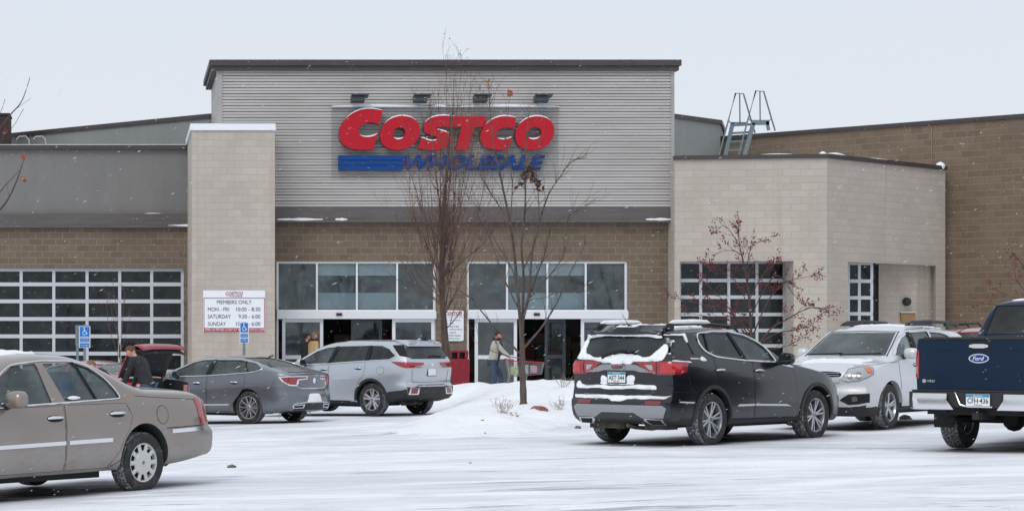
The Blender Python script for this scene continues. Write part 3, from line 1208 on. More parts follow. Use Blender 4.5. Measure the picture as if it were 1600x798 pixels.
def bevel_all(o, wd=0.01):
    bm = bmesh.new()
    bm.from_mesh(o.data)
    bmesh.ops.remove_doubles(bm, verts=bm.verts[:], dist=1e-5)
    bmesh.ops.bevel(bm, geom=bm.edges[:], offset=wd, segments=2, affect='EDGES', profile=0.7, clamp_overlap=True)
    bm.to_mesh(o.data)
    bm.free()
    return o


entrance(432, 681, (495.5, 558, 621), (441, 505), (506, 562), (562, 612), (613, 679))
entrance(729.5, 980.5, (793, 856, 916), (742, 808), (808, 876), (876, 910), (908, 978))

mb = MB()                                    # pavement along the front
mb.span((xf(380), 63.5, -0.4), (xf(1060), YF - 0.01, 0.03))
o = S_(mb, 'x', 'snow')
o.name = 'pavement'
o.parent = None
o.location = SO
o['kind'] = 'structure'

# wall lamp and service board in the niche belong to the store
mb = MB()
c = P(1417.5, 471, 70.35)
mb.lathe([(0, -0.10), (0.09, -0.09), (0.13, -0.03), (0.14, 0.05)], 20, Matrix.Translation(c))
S_(mb, 'wall_lamp', 'black_plastic', None, True)
mb = MB()
mb.span(P(1408, 503, 70.35), P(1429, 488, 70.42))
mb.span(P(1407, 488.5, 70.30), P(1430, 487, 70.42), 1)
S_(mb, 'hatch', ['board_tan', 'alu'])

# chimney stack on the left roof
mb = MB()
mb.span((X(-20, 80), 80, 6.5), (X(14.5, 80), 81.5, Z(178, 80)))
mb.span((X(-20, 80), 79.95, Z(180, 80)), (X(15.5, 80), 81.55, Z(177, 80)))
S_(mb, 'chimney', 'dark_brick')

# ------------------------------------------------------------------ big wall sign
ys_ = YF - 0.25 - 0.055
ws = empty('wall_sign', P(695, 222, ys_), 0, 'big red and blue COSTCO WHOLESALE lettering on the corrugated wall', 'wall sign')
WSO = ws.location.copy()


def sgn(zx, zy, dy=0.0):
    p = P(500 + zx / 4, 130 + zy / 4, ys_)
    return Vector((p.x - WSO.x, -dy, p.z - WSO.z))


LN = [0]


def letter(name, outer, hole=None, mat='sign_red', d0=0.10, d1=0.34, snowtop=True):
    LN[0] += 1
    d1 += 0.012 * (LN[0] % 2)
    d0 += 0.006 * (LN[0] % 2)
    outer = [tuple(map(float, p)) for p in outer]
    bm = bmesh.new()
    loops = [outer] + ([hole] if hole else [])
    pts, faces_i, k = [], [], 0
    for l in loops:
        pts += [Vector(p) for p in l]
        faces_i.append(list(range(k, k + len(l))))
        k += len(l)
    edges = []
    for l in faces_i:
        edges += [(l[i], l[(i + 1) % len(l)]) for i in range(len(l))]
    r = delaunay_2d_cdt(pts, edges, [], 0, 1e-4)
    vs, fs = r[0], r[2]

    def inside(p, poly):
        c = False
        n = len(poly)
        for i in range(n):
            a, b = poly[i], poly[(i + 1) % n]
            if (a[1] > p[1]) != (b[1] > p[1]) and p[0] < (b[0] - a[0]) * (p[1] - a[1]) / (b[1] - a[1]) + a[0]:
                c = not c
        return c
    mb = MB()
    keep = []
    for f in fs:
        cx = sum(vs[i][0] for i in f) / len(f)
        cy = sum(vs[i][1] for i in f) / len(f)
        if inside((cx, cy), outer) and not (hole and inside((cx, cy), hole)):
            keep.append(tuple(f))
    mb.add([sgn(p[0], p[1], d1) for p in vs], keep)
    mb.add([sgn(p[0], p[1], d0) for p in vs], [f[::-1] for f in keep])
    for l in loops:
        n = len(l)
        mb.add([sgn(p[0], p[1], d1) for p in l] + [sgn(p[0], p[1], d0) for p in l], [(i, (i + 1) % n, (i + 1) % n + n, i + n) for i in range(n)], 1)
    o = mb.build(name, [mat, 'sign_side' if mat == 'sign_red' else mat], ws)
    bm = bmesh.new()
    bm.from_mesh(o.data)
    bmesh.ops.remove_doubles(bm, verts=bm.verts[:], dist=1e-5)
    bmesh.ops.recalc_face_normals(bm, faces=bm.faces[:])
    bm.to_mesh(o.data)
    bm.free()
    if snowtop:
        mb = MB()
        hit = False
        for li, l in enumerate(loops):
            n = len(l)
            run = []
            segs = []
            for i in range(n + 1):
                a, b = l[i % n], l[(i + 1) % n]
                up = (b[0] - a[0])
                # outward top edges: surface faces up where it is not steep
                mid = ((a[0] + b[0]) / 2, (a[1] + b[1]) / 2 + 3)
                ok = inside(mid, outer) and not (hole and inside(mid, hole)) and abs(b[1] - a[1]) < abs(up) * 1.3
                if ok:
                    if not run: run = [a]
                    run.append(b)
                else:
                    if len(run) > 2: segs.append(run)
                    run = []
            if len(run) > 2: segs.append(run)
            for run in segs:
                k = len(run)
                h = [8.5 * math.sin(PI * (i + 0.15) / (k - 0.7)) ** 0.7 if 0 <= (i + 0.15) / (k - 0.7) <= 1 else 0.5 for i in range(k)]
                fr = [sgn(p[0], p[1], d1 - 0.02) for p in run]
                tp = [sgn(p[0], p[1] - h[i], d1 - 0.03) for i, p in enumerate(run)]
                bk = [sgn(p[0], p[1] - h[i] * 0.9, d0 + 0.01) for i, p in enumerate(run)]
                mb.add(fr + tp + bk, [(i, i + 1, k + i + 1, k + i) for i in range(k - 1)] + [(k + i, k + i + 1, 2 * k + i + 1, 2 * k + i) for i in range(k - 1)])
                hit = True
        if hit:
            mb.build('snow_cap', 'snow', o, True)
    return o


def ell(cx, cy, rx, ry, tilt=0, n=44):
    out = []
    for i in range(n):
        a = 2 * PI * i / n
        # superellipse with italic slant
        ca, sa = math.cos(a), math.sin(a)
        x = rx * math.copysign(abs(ca) ** 0.92, ca)
        y = ry * math.copysign(abs(sa) ** 0.92, sa)
        out.append((cx + x - y * tilt, cy + y))
    return out


Cpts = smooth_poly([(384, 178), (384, 178), (384, 178), (345, 170), (300, 167), (255, 171), (205, 189), (160, 220), (128, 262), (112, 305), (112, 345), (128, 382), (158, 405), (200, 418), (255, 425), (300, 423), (326, 416), (326, 416), (326, 416), (351, 321), (351, 321), (351, 321), (330, 336), (295, 344), (258, 340), (234, 324), (230, 302), (242, 278), (270, 260), (310, 252), (340, 256), (363, 269), (363, 269), (363, 269)], 1)
letter('letter', Cpts)
letter('letter', ell(491, 318, 122, 106, 0.16), ell(486, 320, 37, 37, 0.12, 30))
letter('letter', smooth_poly([(838, 218), (838, 218), (800, 211), (745, 210), (695, 218), (652, 242), (634, 275), (640, 308), (668, 326), (705, 337), (722, 346), (722, 358), (700, 368), (665, 364), (632, 346), (622, 350), (600, 411), (600, 411), (640, 422), (695, 427), (750, 422), (790, 403), (812, 370), (810, 335), (785, 313), (745, 302), (722, 295), (722, 284), (742, 277), (775, 279), (815, 292), (815, 292)], 1))
letter('letter', [(818, 214), (1030, 214), (1012, 281), (952, 281), (915, 425), (838, 425), (874, 281), (806, 281)])
C2 = [((x - 112) * 225 / 272 + 990, (y - 168) * 211 / 256 + 214) for x, y in Cpts]
letter('letter', C2)
letter('letter', ell(1329, 319, 120, 105, 0.17), ell(1327, 320, 43, 37, 0.14, 30))
for y0, y1, xe in ((455, 484, 526), (488, 516, 519), (519, 547, 512)):
    letter('bar', [(111, y0), (xe, y0), (xe - 7, y1), (111, y1)], None, 'sign_blue', 0.10, 0.24, False)
p0, p1 = sgn(527, 547), sgn(1400, 452)
M = Matrix(((1, 0, 0, (p0.x + p1.x) / 2), (0, 0, -1, -0.10), (0, 1, 0, (p0.z + p1.z) / 2), (0, 0, 0, 1)))
t_ = text_obj('wordmark', 'WHOLESALE', 'sign_blue', p1.z - p0.z, M, ws, width=p1.x - p0.x, extrude=0.14, shear=0.3, offset=0.028)
mb = MB()                                     # raceway frame and smoked backing sheet
a, b = sgn(70, 598, 0.02), sgn(1490, 150, 0.04)
mb.span(a, b)
bk = mb.build('backing_sheet', 'sign_film', ws)
mb = MB()
mb.span(sgn(70, 153, 0.0), sgn(1490, 146, 0.12))
mb.build('raceway', 'alu', bk)
mb = MB()
rnd = random.Random(4)
for a, b in ((75, 640), (700, 790), (880, 1470)):
    mb.tube([sgn(a, 145, 0.07), sgn((a + b) / 2, 143, 0.07), sgn(b, 145, 0.07)], [0.01, 0.045, 0.01], 8)
mb.build('ledge_snow', 'snow', bk, True)

# floodlights over the sign
FLAB = ['leftmost dark floodlight above the big wall sign', 'second dark floodlight from the left above the wall sign', 'third dark floodlight from the left, behind a twig with red leaf', 'rightmost dark floodlight above the big wall sign']
for k, px in enumerate((558, 655, 748.5, 843)):
    c = P(px, 157, ys_ - 0.0)
    r_ = empty('floodlight', (c.x, ys_, c.z), 0, FLAB[k], 'floodlight', 'floodlights above the wall sign')
    mb = MB()
    Mx = Matrix.Rotation(R(-8), 3, 'X')
    mb.box((-0.03, -0.42, -0.02), (0.42, 0.34, 0.17), M=Mx)
    mb.box((0.03, -0.46, 0.09), (0.54, 0.44, 0.05), M=Mx)
    bevel_all(mb.build('lamp_housing', 'floodlight', r_), 0.012)
    mb = MB()
    mb.tube([(-0.12, 0, 0.0), (-0.12, -0.28, 0.0)], 0.03, 8)
    mb.build('arm', 'floodlight', r_)
    mb = MB()
    mb.tube([(-0.22, -0.46, 0.12), (-0.1, -0.46, 0.15), (0.1, -0.45, 0.12)], [0.01, 0.03, 0.01], 8)
    mb.build('snow_cap', 'snow', r_, True)


# ------------------------------------------------------------------ smaller signs
def small_logo(parent, cx, cz, w_, y=-0.03, hmul=1.0):
    """red word over a blue line of small type"""
    h = w_ * 0.19 * hmul
    M = Matrix(((1, 0, 0, cx), (0, 0, -1, y), (0, 1, 0, cz), (0, 0, 0, 1)))
    text_obj('lettering', 'COSTCO', 'text_red', h, M, parent, width=w_, shear=0.25, offset=0.03)
    M = Matrix(((1, 0, 0, cx), (0, 0, -1, y), (0, 1, 0, cz - h * 0.85), (0, 0, 0, 1)))
    text_obj('lettering', '\u2014WHOLESALE', 'ink', h * 0.38, M, parent, width=w_ * 0.95, shear=0.25, offset=0.01)


yh = yp - 0.05
a, b = P(317.5, 517.5, yh), P(414.5, 453.5, yh)
hs = empty('hours_sign', (a.x, yh, a.z), 0, 'white opening hours board with red edge on the tan pillar', 'sign')
W_, H_ = b.x - a.x, b.z - a.z
mb = MB()
mb.span((0, 0, 0), (W_, 0.045, H_), 0)
mb.span((0.02, -0.004, 0.0), (W_ - 0.02, -0.001, H_ * 0.085), 1)
t = 0.02
mb.span((0.015, -0.004, H_ * 0.805), (W_ - 0.015, -0.001, H_ * 0.805 + t), 1)
mb.span((0.015, -0.003, H_ * 0.085), (0.015 + t, -0.001, H_ * 0.805), 1)
mb.span((W_ - 0.015 - t, -0.003, H_ * 0.085), (W_ - 0.015, -0.001, H_ * 0.805), 1)
mb.build('board', ['sign_white', 'text_red'], hs)
small_logo(hs, W_ * 0.5, H_ * 0.925, W_ * 0.28, -0.001)


def tl(s, u, v, h, al='CENTER', w_=None, mat='text_grey', off=0.0):
    M = Matrix(((1, 0, 0, W_ * u), (0, 0, -1, -0.001), (0, 1, 0, H_ * v), (0, 0, 0, 1)))
    text_obj('lettering', s, mat, H_ * h, M, hs, width=w_ and W_ * w_, align=al, offset=off, extrude=0.006)


tl('MEMBERS ONLY', 0.5, 0.715, 0.095, w_=0.56)
tl('MON - FRI', 0.075, 0.54, 0.095, 'LEFT', 0.34)
tl('10:00 - 8:30', 0.92, 0.54, 0.095, 'RIGHT', 0.39)
tl('SATURDAY', 0.075, 0.365, 0.095, 'LEFT', 0.37)
tl('9:30 - 6:00', 0.92, 0.365, 0.095, 'RIGHT', 0.35)
tl('SUNDAY', 0.075, 0.185, 0.095, 'LEFT', 0.29)
tl('10:00 - 6:00', 0.92, 0.185, 0.095, 'RIGHT', 0.39)
M = Matrix(((1, 0, 0, W_ * .5), (0, 0, -1, -0.005), (0, 1, 0, H_ * .042), (0, 0, 0, 1)))
text_obj('lettering', 'OPEN 24 HOURS A DAY AT WWW.COSTCO.COM', 'sign_white', H_ * 0.055, M, hs, width=W_ * 0.95, offset=0.0)

yh = YF - 0.06
a, b = P(693, 532.5, yh), P(724.5, 484.5, yh)
ls = empty('list_sign', (a.x, yh, a.z), 0, 'white rounded notice board with red logo and black list between the entrances', 'sign')
W_, H_ = b.x - a.x, b.z - a.z
mb = MB()
r_ = 0.06
pl = []
for cx, cz, a0 in ((W_ - r_, r_, -90), (W_ - r_, H_ - r_, 0), (r_, H_ - r_, 90), (r_, r_, 180)):
    for q in range(6):
        an = R(a0 + q * 18)
        pl.append((cx + r_ * math.cos(an), cz + r_ * math.sin(an)))
mb.prism(pl, lambda u, v, w_: Vector((u, w_, v)), 0.05)
mb.build('board', 'sign_white', ls)
M0 = lambda x, z: Matrix(((1, 0, 0, x), (0, 0, -1, -0.001), (0, 1, 0, z), (0, 0, 0, 1)))
text_obj('lettering', 'COSTCO', 'text_red', H_ * 0.10, M0(W_ * .5, H_ * 0.90), ls, width=W_ * 0.82, shear=0.25, offset=0.035)
text_obj('lettering', '\u2014WHOLESALE', 'ink', H_ * 0.03, M0(W_ * .5, H_ * 0.83), ls, width=W_ * 0.8, offset=0.01)
text_obj('lettering', 'At this location our members enjoy', 'ink', H_ * 0.026, M0(W_ * .5, H_ * 0.765), ls, width=W_ * 0.86)
for k, (s, u) in enumerate((('Hearing Aid Ctr.', .55), ('Bakery', .2), ('Meat & Deli', .45), ('Optical Shop', .62), ('Food Ct.', .32), ('Photo Center', .55), ('Pharmacy', .5))):
    text_obj('lettering', s, 'ink', H_ * 0.038, M0(W_ * .3, H_ * (0.67 - k * 0.098)), ls, width=W_ * u, align='LEFT', offset=0.03)
    mb = MB()
    mb.span((W_ * .2, -0.005, H_ * (0.662 - k * 0.098)), (W_ * .23, -0.001, H_ * (0.678 - k * 0.098)))
    mb.build('bullet', 'ink', ls)


# disabled parking signs on posts
def ada_sign(px0, px1, py0, py1, Y, label, box=False):
    a, b = P(px0, py1, Y), P(px1, py0, Y)
    cx = (a.x + b.x) / 2
    gz = ground_z(cx, Y)
    r_ = empty('parking_sign', (cx, Y, gz), 0, label, 'parking sign', 'blue disabled parking signs on posts')
    W2, z0, z1 = (b.x - a.x) / 2, a.z - gz, b.z - gz
    H2 = z1 - z0
    mb = MB()
    mb.span((-0.035, 0.01, -0.1), (0.035, 0.05, z1 + (0.05 if box else 0.0)))
    mb.build('post', 'steel_grey', r_)
    zs = [(z0, z0 + H2 * 0.235), (z0 + H2 * 0.25, z0 + H2 * 0.47), (z0 + H2 * 0.485, z1)]
    for i, (c, d) in enumerate(zs):
        mb = MB()
        mb.span((-W2, -0.012, c), (W2, 0.006, d), 1)
        mb.span((-W2 + 0.018, -0.017, c + 0.012), (W2 - 0.018, -0.013, d - 0.012), 0)
        pn = mb.build('sign_panel', ['ada_blue', 'sign_white'], r_)
        Mp = lambda x, z: Matrix(((1, 0, 0, x), (0, 0, -1, -0.018), (0, 1, 0, z), (0, 0, 0, 1)))
        if i == 0:
            text_obj('lettering', 'VAN ACCESSIBLE', 'sign_white', (d - c) * .2, Mp(0, (c + d) / 2), pn, width=W2 * 1.4)
        elif i == 1:
            text_obj('lettering', 'UP TO $200 FINE', 'sign_white', (d - c) * .16, Mp(0, c + (d - c) * .68), pn, width=W2 * 1.4)
            text_obj('lettering', 'FOR VIOLATION', 'sign_white', (d - c) * .16, Mp(0, c + (d - c) * .35), pn, width=W2 * 1.4)
        else:
            # wheelchair symbol
            u = (d - c) * 0.5
            cz = c + (d - c) * 0.52
            mb = MB()
            yy = -0.019
            q = [(math.cos(R(t_)) * 0.34 * u - 0.02 * u, math.sin(R(t_)) * 0.34 * u - 0.22 * u) for t_ in range(110, 391, 20)]
            mb.tube([(x, yy, cz + z) for x, z in q], u * 0.055, 6)
            mb.tube([(-0.08 * u, yy, cz + 0.5 * u), (-0.05 * u, yy, cz + 0.0 * u), (0.26 * u, yy, cz + 0.0 * u), (0.42 * u, yy, cz - 0.42 * u), (0.55 * u, yy, cz - 0.38 * u)], u * 0.065, 6)
            mb.tube([(-0.06 * u, yy, cz + 0.25 * u), (0.22 * u, yy, cz + 0.22 * u)], u * 0.055, 6)
            mb.lathe([(0, -0.006), (0.11 * u, -0.006), (0.11 * u, 0.006)], 14, Matrix.Translation((-0.1 * u, yy, cz + 0.66 * u)))
            mb.build('wheelchair_symbol', 'sign_white', pn)
            text_obj('lettering', 'PARKING PERMIT REQUIRED', 'sign_white', (d - c) * .07, Mp(0, c + (d - c) * .09), pn, width=W2 * 1.3)
    if box:
        mb = MB()
        mb.span((-W2 - 0.10, 0.06, z0 + 0.05), (-W2 + 0.28, 0.20, z1 + 0.03))
        mb.span((-W2 - 0.08, 0.06, z0 - 0.45), (-W2 - 0.01, 0.12, z0 + 0.05))
        bevel_all(mb.build('sign_back', 'steel_grey', r_), 0.01)


ada_sign(123.5, 141, 509.5, 543, 58.0, 'blue disabled parking sign with grey board behind it, before the left glazed bay', True)
ada_sign(374.5, 388.5, 503.5, 535.5, 58.0, 'blue disabled parking sign standing before the white opening hours board')

# litter bin
yb_ = 66.6
a = P(697, 597, yb_)
tb = empty('litter_bin', (X(714, yb_), yb_, 0.03), 0, 'dark red litter bin with open hood between the entrances', 'litter bin')
mb = MB()
w2 = 17.0 / FP * yb_
zt_ = Z(560, yb_) - 0.03
q = []
for z, s in ((0, 0.93), (0.05, 0.97), (zt_ * .5, 1.0), (zt_ - 0.05, 1.02), (zt_, 1.0)):
    q.append((z, s))
for i in range(len(q) - 1):
    a0, a1 = q[i], q[i + 1]
    v = []
    for z, s in (a0, a1):
        v += [(-w2 * s, -w2 * s, z), (w2 * s, -w2 * s, z), (w2 * s, w2 * s, z), (-w2 * s, w2 * s, z)]
    mb.add(v, [(0, 1, 5, 4), (1, 2, 6, 5), (2, 3, 7, 6), (3, 0, 4, 7)])
mb.add([(-w2, -w2, zt_), (w2, -w2, zt_), (w2, w2, zt_), (-w2, w2, zt_)], [(0, 1, 2, 3)])
mb.build('bin_body', 'bin_red', tb)
mb = MB()
zh = Z(547, yb_) - 0.03
w3 = w2 * 0.88
mb.span((-w3, -w3, zt_ + 0.002), (-w3 + 0.1, w3, zh - 0.06))
mb.span((w3 - 0.1, -w3, zt_ + 0.002), (w3, w3, zh - 0.06))
mb.span((-0.04, -w3 + 0.01, zt_ + 0.002), (0.04, -w3 + 0.08, zh - 0.06))
mb.span((-w3 + .1, w3 - 0.05, zt_ + 0.002), (w3 - .1, w3, zh - 0.06))
mb.span((-w3, -w3, zh - 0.06), (w3, w3, zh))
bevel_all(mb.build('hood', 'bin_red', tb), 0.02)
mb = MB()
mb.span((-w3 + .11, -0.1, zt_ + 0.004), (-0.05, w3 - .06, zh - 0.065))
mb.span((0.05, -0.1, zt_ + 0.004), (w3 - 0.11, w3 - .06, zh - 0.065))
mb.build('liner', 'black_plastic', tb)

# rooftop ladder (ship's ladder over the parapet), seen above the tan wing
yr = 73.5
lad = empty('roof_ladder', P(1165, 243, yr), 0, 'grey steel crossover ladder with twin A-shaped handrails on the roof', 'ladder')
LO = lad.location.copy()
q6 = 6.138


def lp(zx, zy, dy=0.0):
    p = P(1100 + zx / q6, 130 + zy / q6, yr)
    return Vector((p.x - LO.x, dy, p.z - LO.z))


mb = MB()
for pl_, dy in (([(143, 700), (233, 360), (303, 98), (378, 102), (455, 365)], 0.0), ([(297, 700), (385, 360), (460, 90), (535, 95), (610, 355), (645, 470)], -0.45), ([(455, 365), (490, 480)], 0.0)):
    mb.tube([lp(a, b, dy) for a, b in pl_], 0.028, 8)
mb.tube([lp(342, 102), lp(345, 375)], 0.024, 8)
mb.tube([lp(499, 92, -.45), lp(502, 370, -.45)], 0.024, 8)
mb.tube([lp(233, 360), lp(268, 388)], 0.02, 6)
mb.tube([lp(385, 350, -.45), lp(412, 375, -.45)], 0.02, 6)
mb.tube([lp(610, 355, -.45), lp(585, 375, -.45)], 0.02, 6)
mb.build('handrail', 'steel_grey', lad, True)
mb = MB()


def strip2(mb, pts, w_, dy, d=0.06):
    for i in range(len(pts) - 1):
        a, b = Vector(lp(*pts[i], dy)), Vector(lp(*pts[i + 1], dy))
        u = (b - a).normalized()
        n = Vector((-u.z, 0, u.x)) * w_ / 2
        v = [a - n, a + n, b + n, b - n]
        v2 = [p + Vector((0, d, 0)) for p in v]
        mb.add(v + v2, [(0, 1, 2, 3), (7, 6, 5, 4), (0, 4, 5, 1), (1, 5, 6, 2), (2, 6, 7, 3), (3, 7, 4, 0)])


strip2(mb, [(205, 700), (275, 395), (275, 378)], 0.13, 0.0)
strip2(mb, [(355, 700), (440, 395)], 0.14, -0.45)
strip2(mb, [(425, 390), (590, 390)], 0.17, -0.45)
strip2(mb, [(570, 380), (585, 465)], 0.10, -0.45)
strip2(mb, [(265, 382), (420, 382)], 0.06, 0.0)
mb.build('stringer', 'steel_grey', lad)
for zy, a, b in ((395, 275, 430), (470, 262, 418), (552, 243, 400), (633, 224, 382)):
    mb = MB()
    p, r2 = lp(a, zy, 0.0), lp(b, zy, -0.45)
    v = [p + Vector((0, 0.03, 0)), p + Vector((0, 0.22, 0)), r2 + Vector((0, 0.25, 0)), r2 + Vector((0, 0.06, 0))]
    mb.add(v + [x - Vector((0, 0, 0.06)) for x in v], [(0, 1, 2, 3), (7, 6, 5, 4), (0, 4, 5, 1), (1, 5, 6, 2), (2, 6, 7, 3), (3, 7, 4, 0)])
    mb.build('step', 'steel_grey', lad)
# small hooped handrail on the left roof
yr = 73.0
hp = empty('roof_handrail', P(45, 228, yr), 0, 'small pale hooped handrail on the roof edge, far left', 'handrail')
LO = hp.location.copy()
mb = MB()
for x0, dy in ((24, 0.0), (50, -0.0)):
    mb.tube([P(x0, 228, yr) - LO, P(x0 + 2, 218, yr) - LO, P(x0 + 6, 213.5, yr) - LO, P(x0 + 16, 213, yr) - LO, P(x0 + 21, 218, yr) - LO, P(x0 + 22, 228, yr) - LO], 0.02, 6)
mb.build('rail', 'alu', hp, True)

# ------------------------------------------------------------------ cars
def polyf(pts, sm=0.06):
    pts = sorted(pts)

    def f(x):
        if x <= pts[0][0]: return pts[0][1]
        for (a, b), (c, d) in zip(pts, pts[1:]):
            if x <= c:
                return b + (d - b) * (x - a) / (c - a) if c > a else d
        return pts[-1][1]
    return lambda x: (f(x - 2 * sm) + 2 * f(x - sm) + 3 * f(x) + 2 * f(x + sm) + f(x + 2 * sm)) / 9


SIDE = [(0, .90), (.06, .965), (.15, .985), (.33, 1.0), (.52, .998), (.66, 1.0), (.78, .988), (.9, .972), (1, .945)]


def bez(a, b, c, t):
    return ((1 - t) ** 2 * a[0] + 2 * t * (1 - t) * b[0] + t * t * c[0], (1 - t) ** 2 * a[1] + 2 * t * (1 - t) * b[1] + t * t * c[1])


def section(S, x, e=0.0, floor=None):
    """half ring (y, z): side column from sill to roof corner, then top row to the centre"""
    T = S['topf'](x) - e
    zb = (S['zbf'](x) + e) if floor is None else floor
    hd = S.get('hd', 0.10)
    B = min(S['beltf'](x), S['topf'](x) - hd) - (0 if not e else 0.0)
    B = min(B, T - 0.02)
    Wp = S['W'] * S['planf'](x) - e * 1.3
    side = []
    prof = S.get('side', SIDE)
    nl = 18
    pf = S['sidef']
    for i in range(nl + 1):
        t = i / nl
        side.append((Wp * pf(t), zb + (B - zb) * t))
    h = T - B
    tb = S.get('tb', 0.36)
    rc = min(S.get('rc', 0.11), h * 0.62)
    y0 = side[-1][0]
    y1 = y0 - tb * (h - rc)
    cr = min(S.get('crown', 0.045), h * 0.45)
    p0, p1 = (y1, T - rc), (y1 - tb * rc, T - cr * 0.95)
    p2y = y1 - tb * rc - rc * 1.3
    p2 = (p2y, T - cr * (p2y / y1) ** 2)
    for i in range(1, 6):
        t = i / 5
        side.append((y0 + (y1 - y0) * t, B + (T - rc - B) * t))
    for i in range(1, 4):
        side.append(bez(p0, p1, p2, i / 3 * 0.5))
    top = [side[-1]]
    for i in range(1, 4):
        top.append(bez(p0, p1, p2, 0.5 + i / 3 * 0.5))
    for i in range(1, 6):
        y = p2y * (1 - i / 5)
        top.append((y, T - cr * (y / y1) ** 2))
    return side, top


def loft(S, x0, x1, n, e=0.0, floor=None, warp=True):
    v, f = [], []
    xs = [x0 + (x1 - x0) * i / n for i in range(n + 1)]
    # finer stations near the ends
    rings = []
    for x in xs:
        side, top = section(S, x, e, floor)
        m = len(top) - 1
        full_top = [(-y, z) for y, z in top] + [(y, z) for y, z in top[::-1]][1:]
        M2 = 2 * m
        Wb, zb = side[0]
        bot = [(-Wb + 2 * Wb * j / M2, zb) for j in range(M2 + 1)]
        rings.append((bot, side, full_top))
    M2 = len(rings[0][0]) - 1
    K = len(rings[0][1]) - 1
    nr = 2 * M2 + 2 * K

    def ring_list(r):
        bot, side, top = r
        left = [(-y, z) for y, z in side]           # bottom -> top on -y side
        return bot + side[1:] + top[::-1][1:] + left[::-1][1:-1]
    for x, r in zip(xs, rings):
        for y, z in ring_list(r):
            v.append([x, y, z])
    for i in range(n):
        for j in range(nr):
            a, b = i * nr + j, i * nr + (j + 1) % nr
            f.append((a, a + nr, b + nr, b))
    # caps as grids
    for end, (x, r) in enumerate(((xs[0], rings[0]), (xs[-1], rings[-1]))):
        bot, side, top = r
        rb = 0 if end == 0 else n * nr
        idx = {}
        for j in range(M2 + 1):
            idx[(j, 0)] = rb + j
            idx[(j, K)] = rb + (M2 + K + (M2 - j))
        for k in range(1, K):
            idx[(M2, k)] = rb + M2 + k
            idx[(0, k)] = rb + (2 * M2 + K + (K - k))
        for k in range(1, K):
            for j in range(1, M2):
                u, t = j / M2, k / K
                yl_, zl = -side[k][0], side[k][1]
                # blend row between flat row and top/bottom curvature
                zt_ = top[j][1] - top[0][1]
                y = yl_ + (-2 * yl_) * u
                if t > 0.5:
                    y = y * (1 - (t - 0.5) * 2) + (top[j][0] * (side[k][0] / max(1e-6, side[K][0]))) * (t - 0.5) * 2
                z = zl + zt_ * t * t
                idx[(j, k)] = len(v)
                v.append([x, y, z])
        for k in range(K):
            for j in range(M2):
                q = (idx[(j, k)], idx[(j + 1, k)], idx[(j + 1, k + 1)], idx[(j, k + 1)])
                f.append(q if end == 0 else q[::-1])
    if warp:
        rf, ff = S['rearf'], S['frontf']
        for p in v:
            x, y, z = p
            for (xe, fn, sgn_, rng, bow, bp) in ((S['xr'], rf, 1, S.get('rr', 0.75), S.get('rbow', .10), S.get('rbp', 2.5)), (S['xf'], ff, -1, S.get('fr', 0.7), S.get('fbow', .16), 2.5)):
                d = (x - xe) * sgn_
                if d < rng:
                    wgt = 1 - d / rng
                    wgt = wgt * wgt * (1.6 - 0.6 * wgt)
                    off = fn(z) + bow * (abs(y) / S['W']) ** bp
                    p[0] += sgn_ * off * wgt
    return v, f


def obj_mesh(name, v, f, mats):
    me = bpy.data.meshes.new(name)
    me.from_pydata([tuple(p) for p in v], [], f)
    for m in mats:
        me.materials.append(MATS[m])
    bm = bmesh.new()
    bm.from_mesh(me)
    bmesh.ops.recalc_face_normals(bm, faces=bm.faces[:])
    bm.to_mesh(me)
    bm.free()
    return bpy.data.objects.new(name, me)


def prism_mesh(poly, axis, a, b):
    n = len(poly)
    v = []
    for t in (a, b):
        for u, w_ in poly:
            v.append((u, t, w_) if axis == 'y' else (t, u, w_))
    f = [tuple(range(n)), tuple(range(n, 2 * n))[::-1]] + [(i, i + n, (i + 1) % n + n, (i + 1) % n) for i in range(n)]
    return v, f


def cyl_mesh(cx, cz, r, y0, y1, n=40):
    return prism_mesh([(cx + r * math.cos(2 * PI * i / n), cz + r * math.sin(2 * PI * i / n)) for i in range(n)], 'y', y0, y1)


def wr(poly, sg=1):
    """(degrees round the corner, height) -> wrap coordinates"""
    return [(sg * a * 0.0192, b) for a, b in poly]


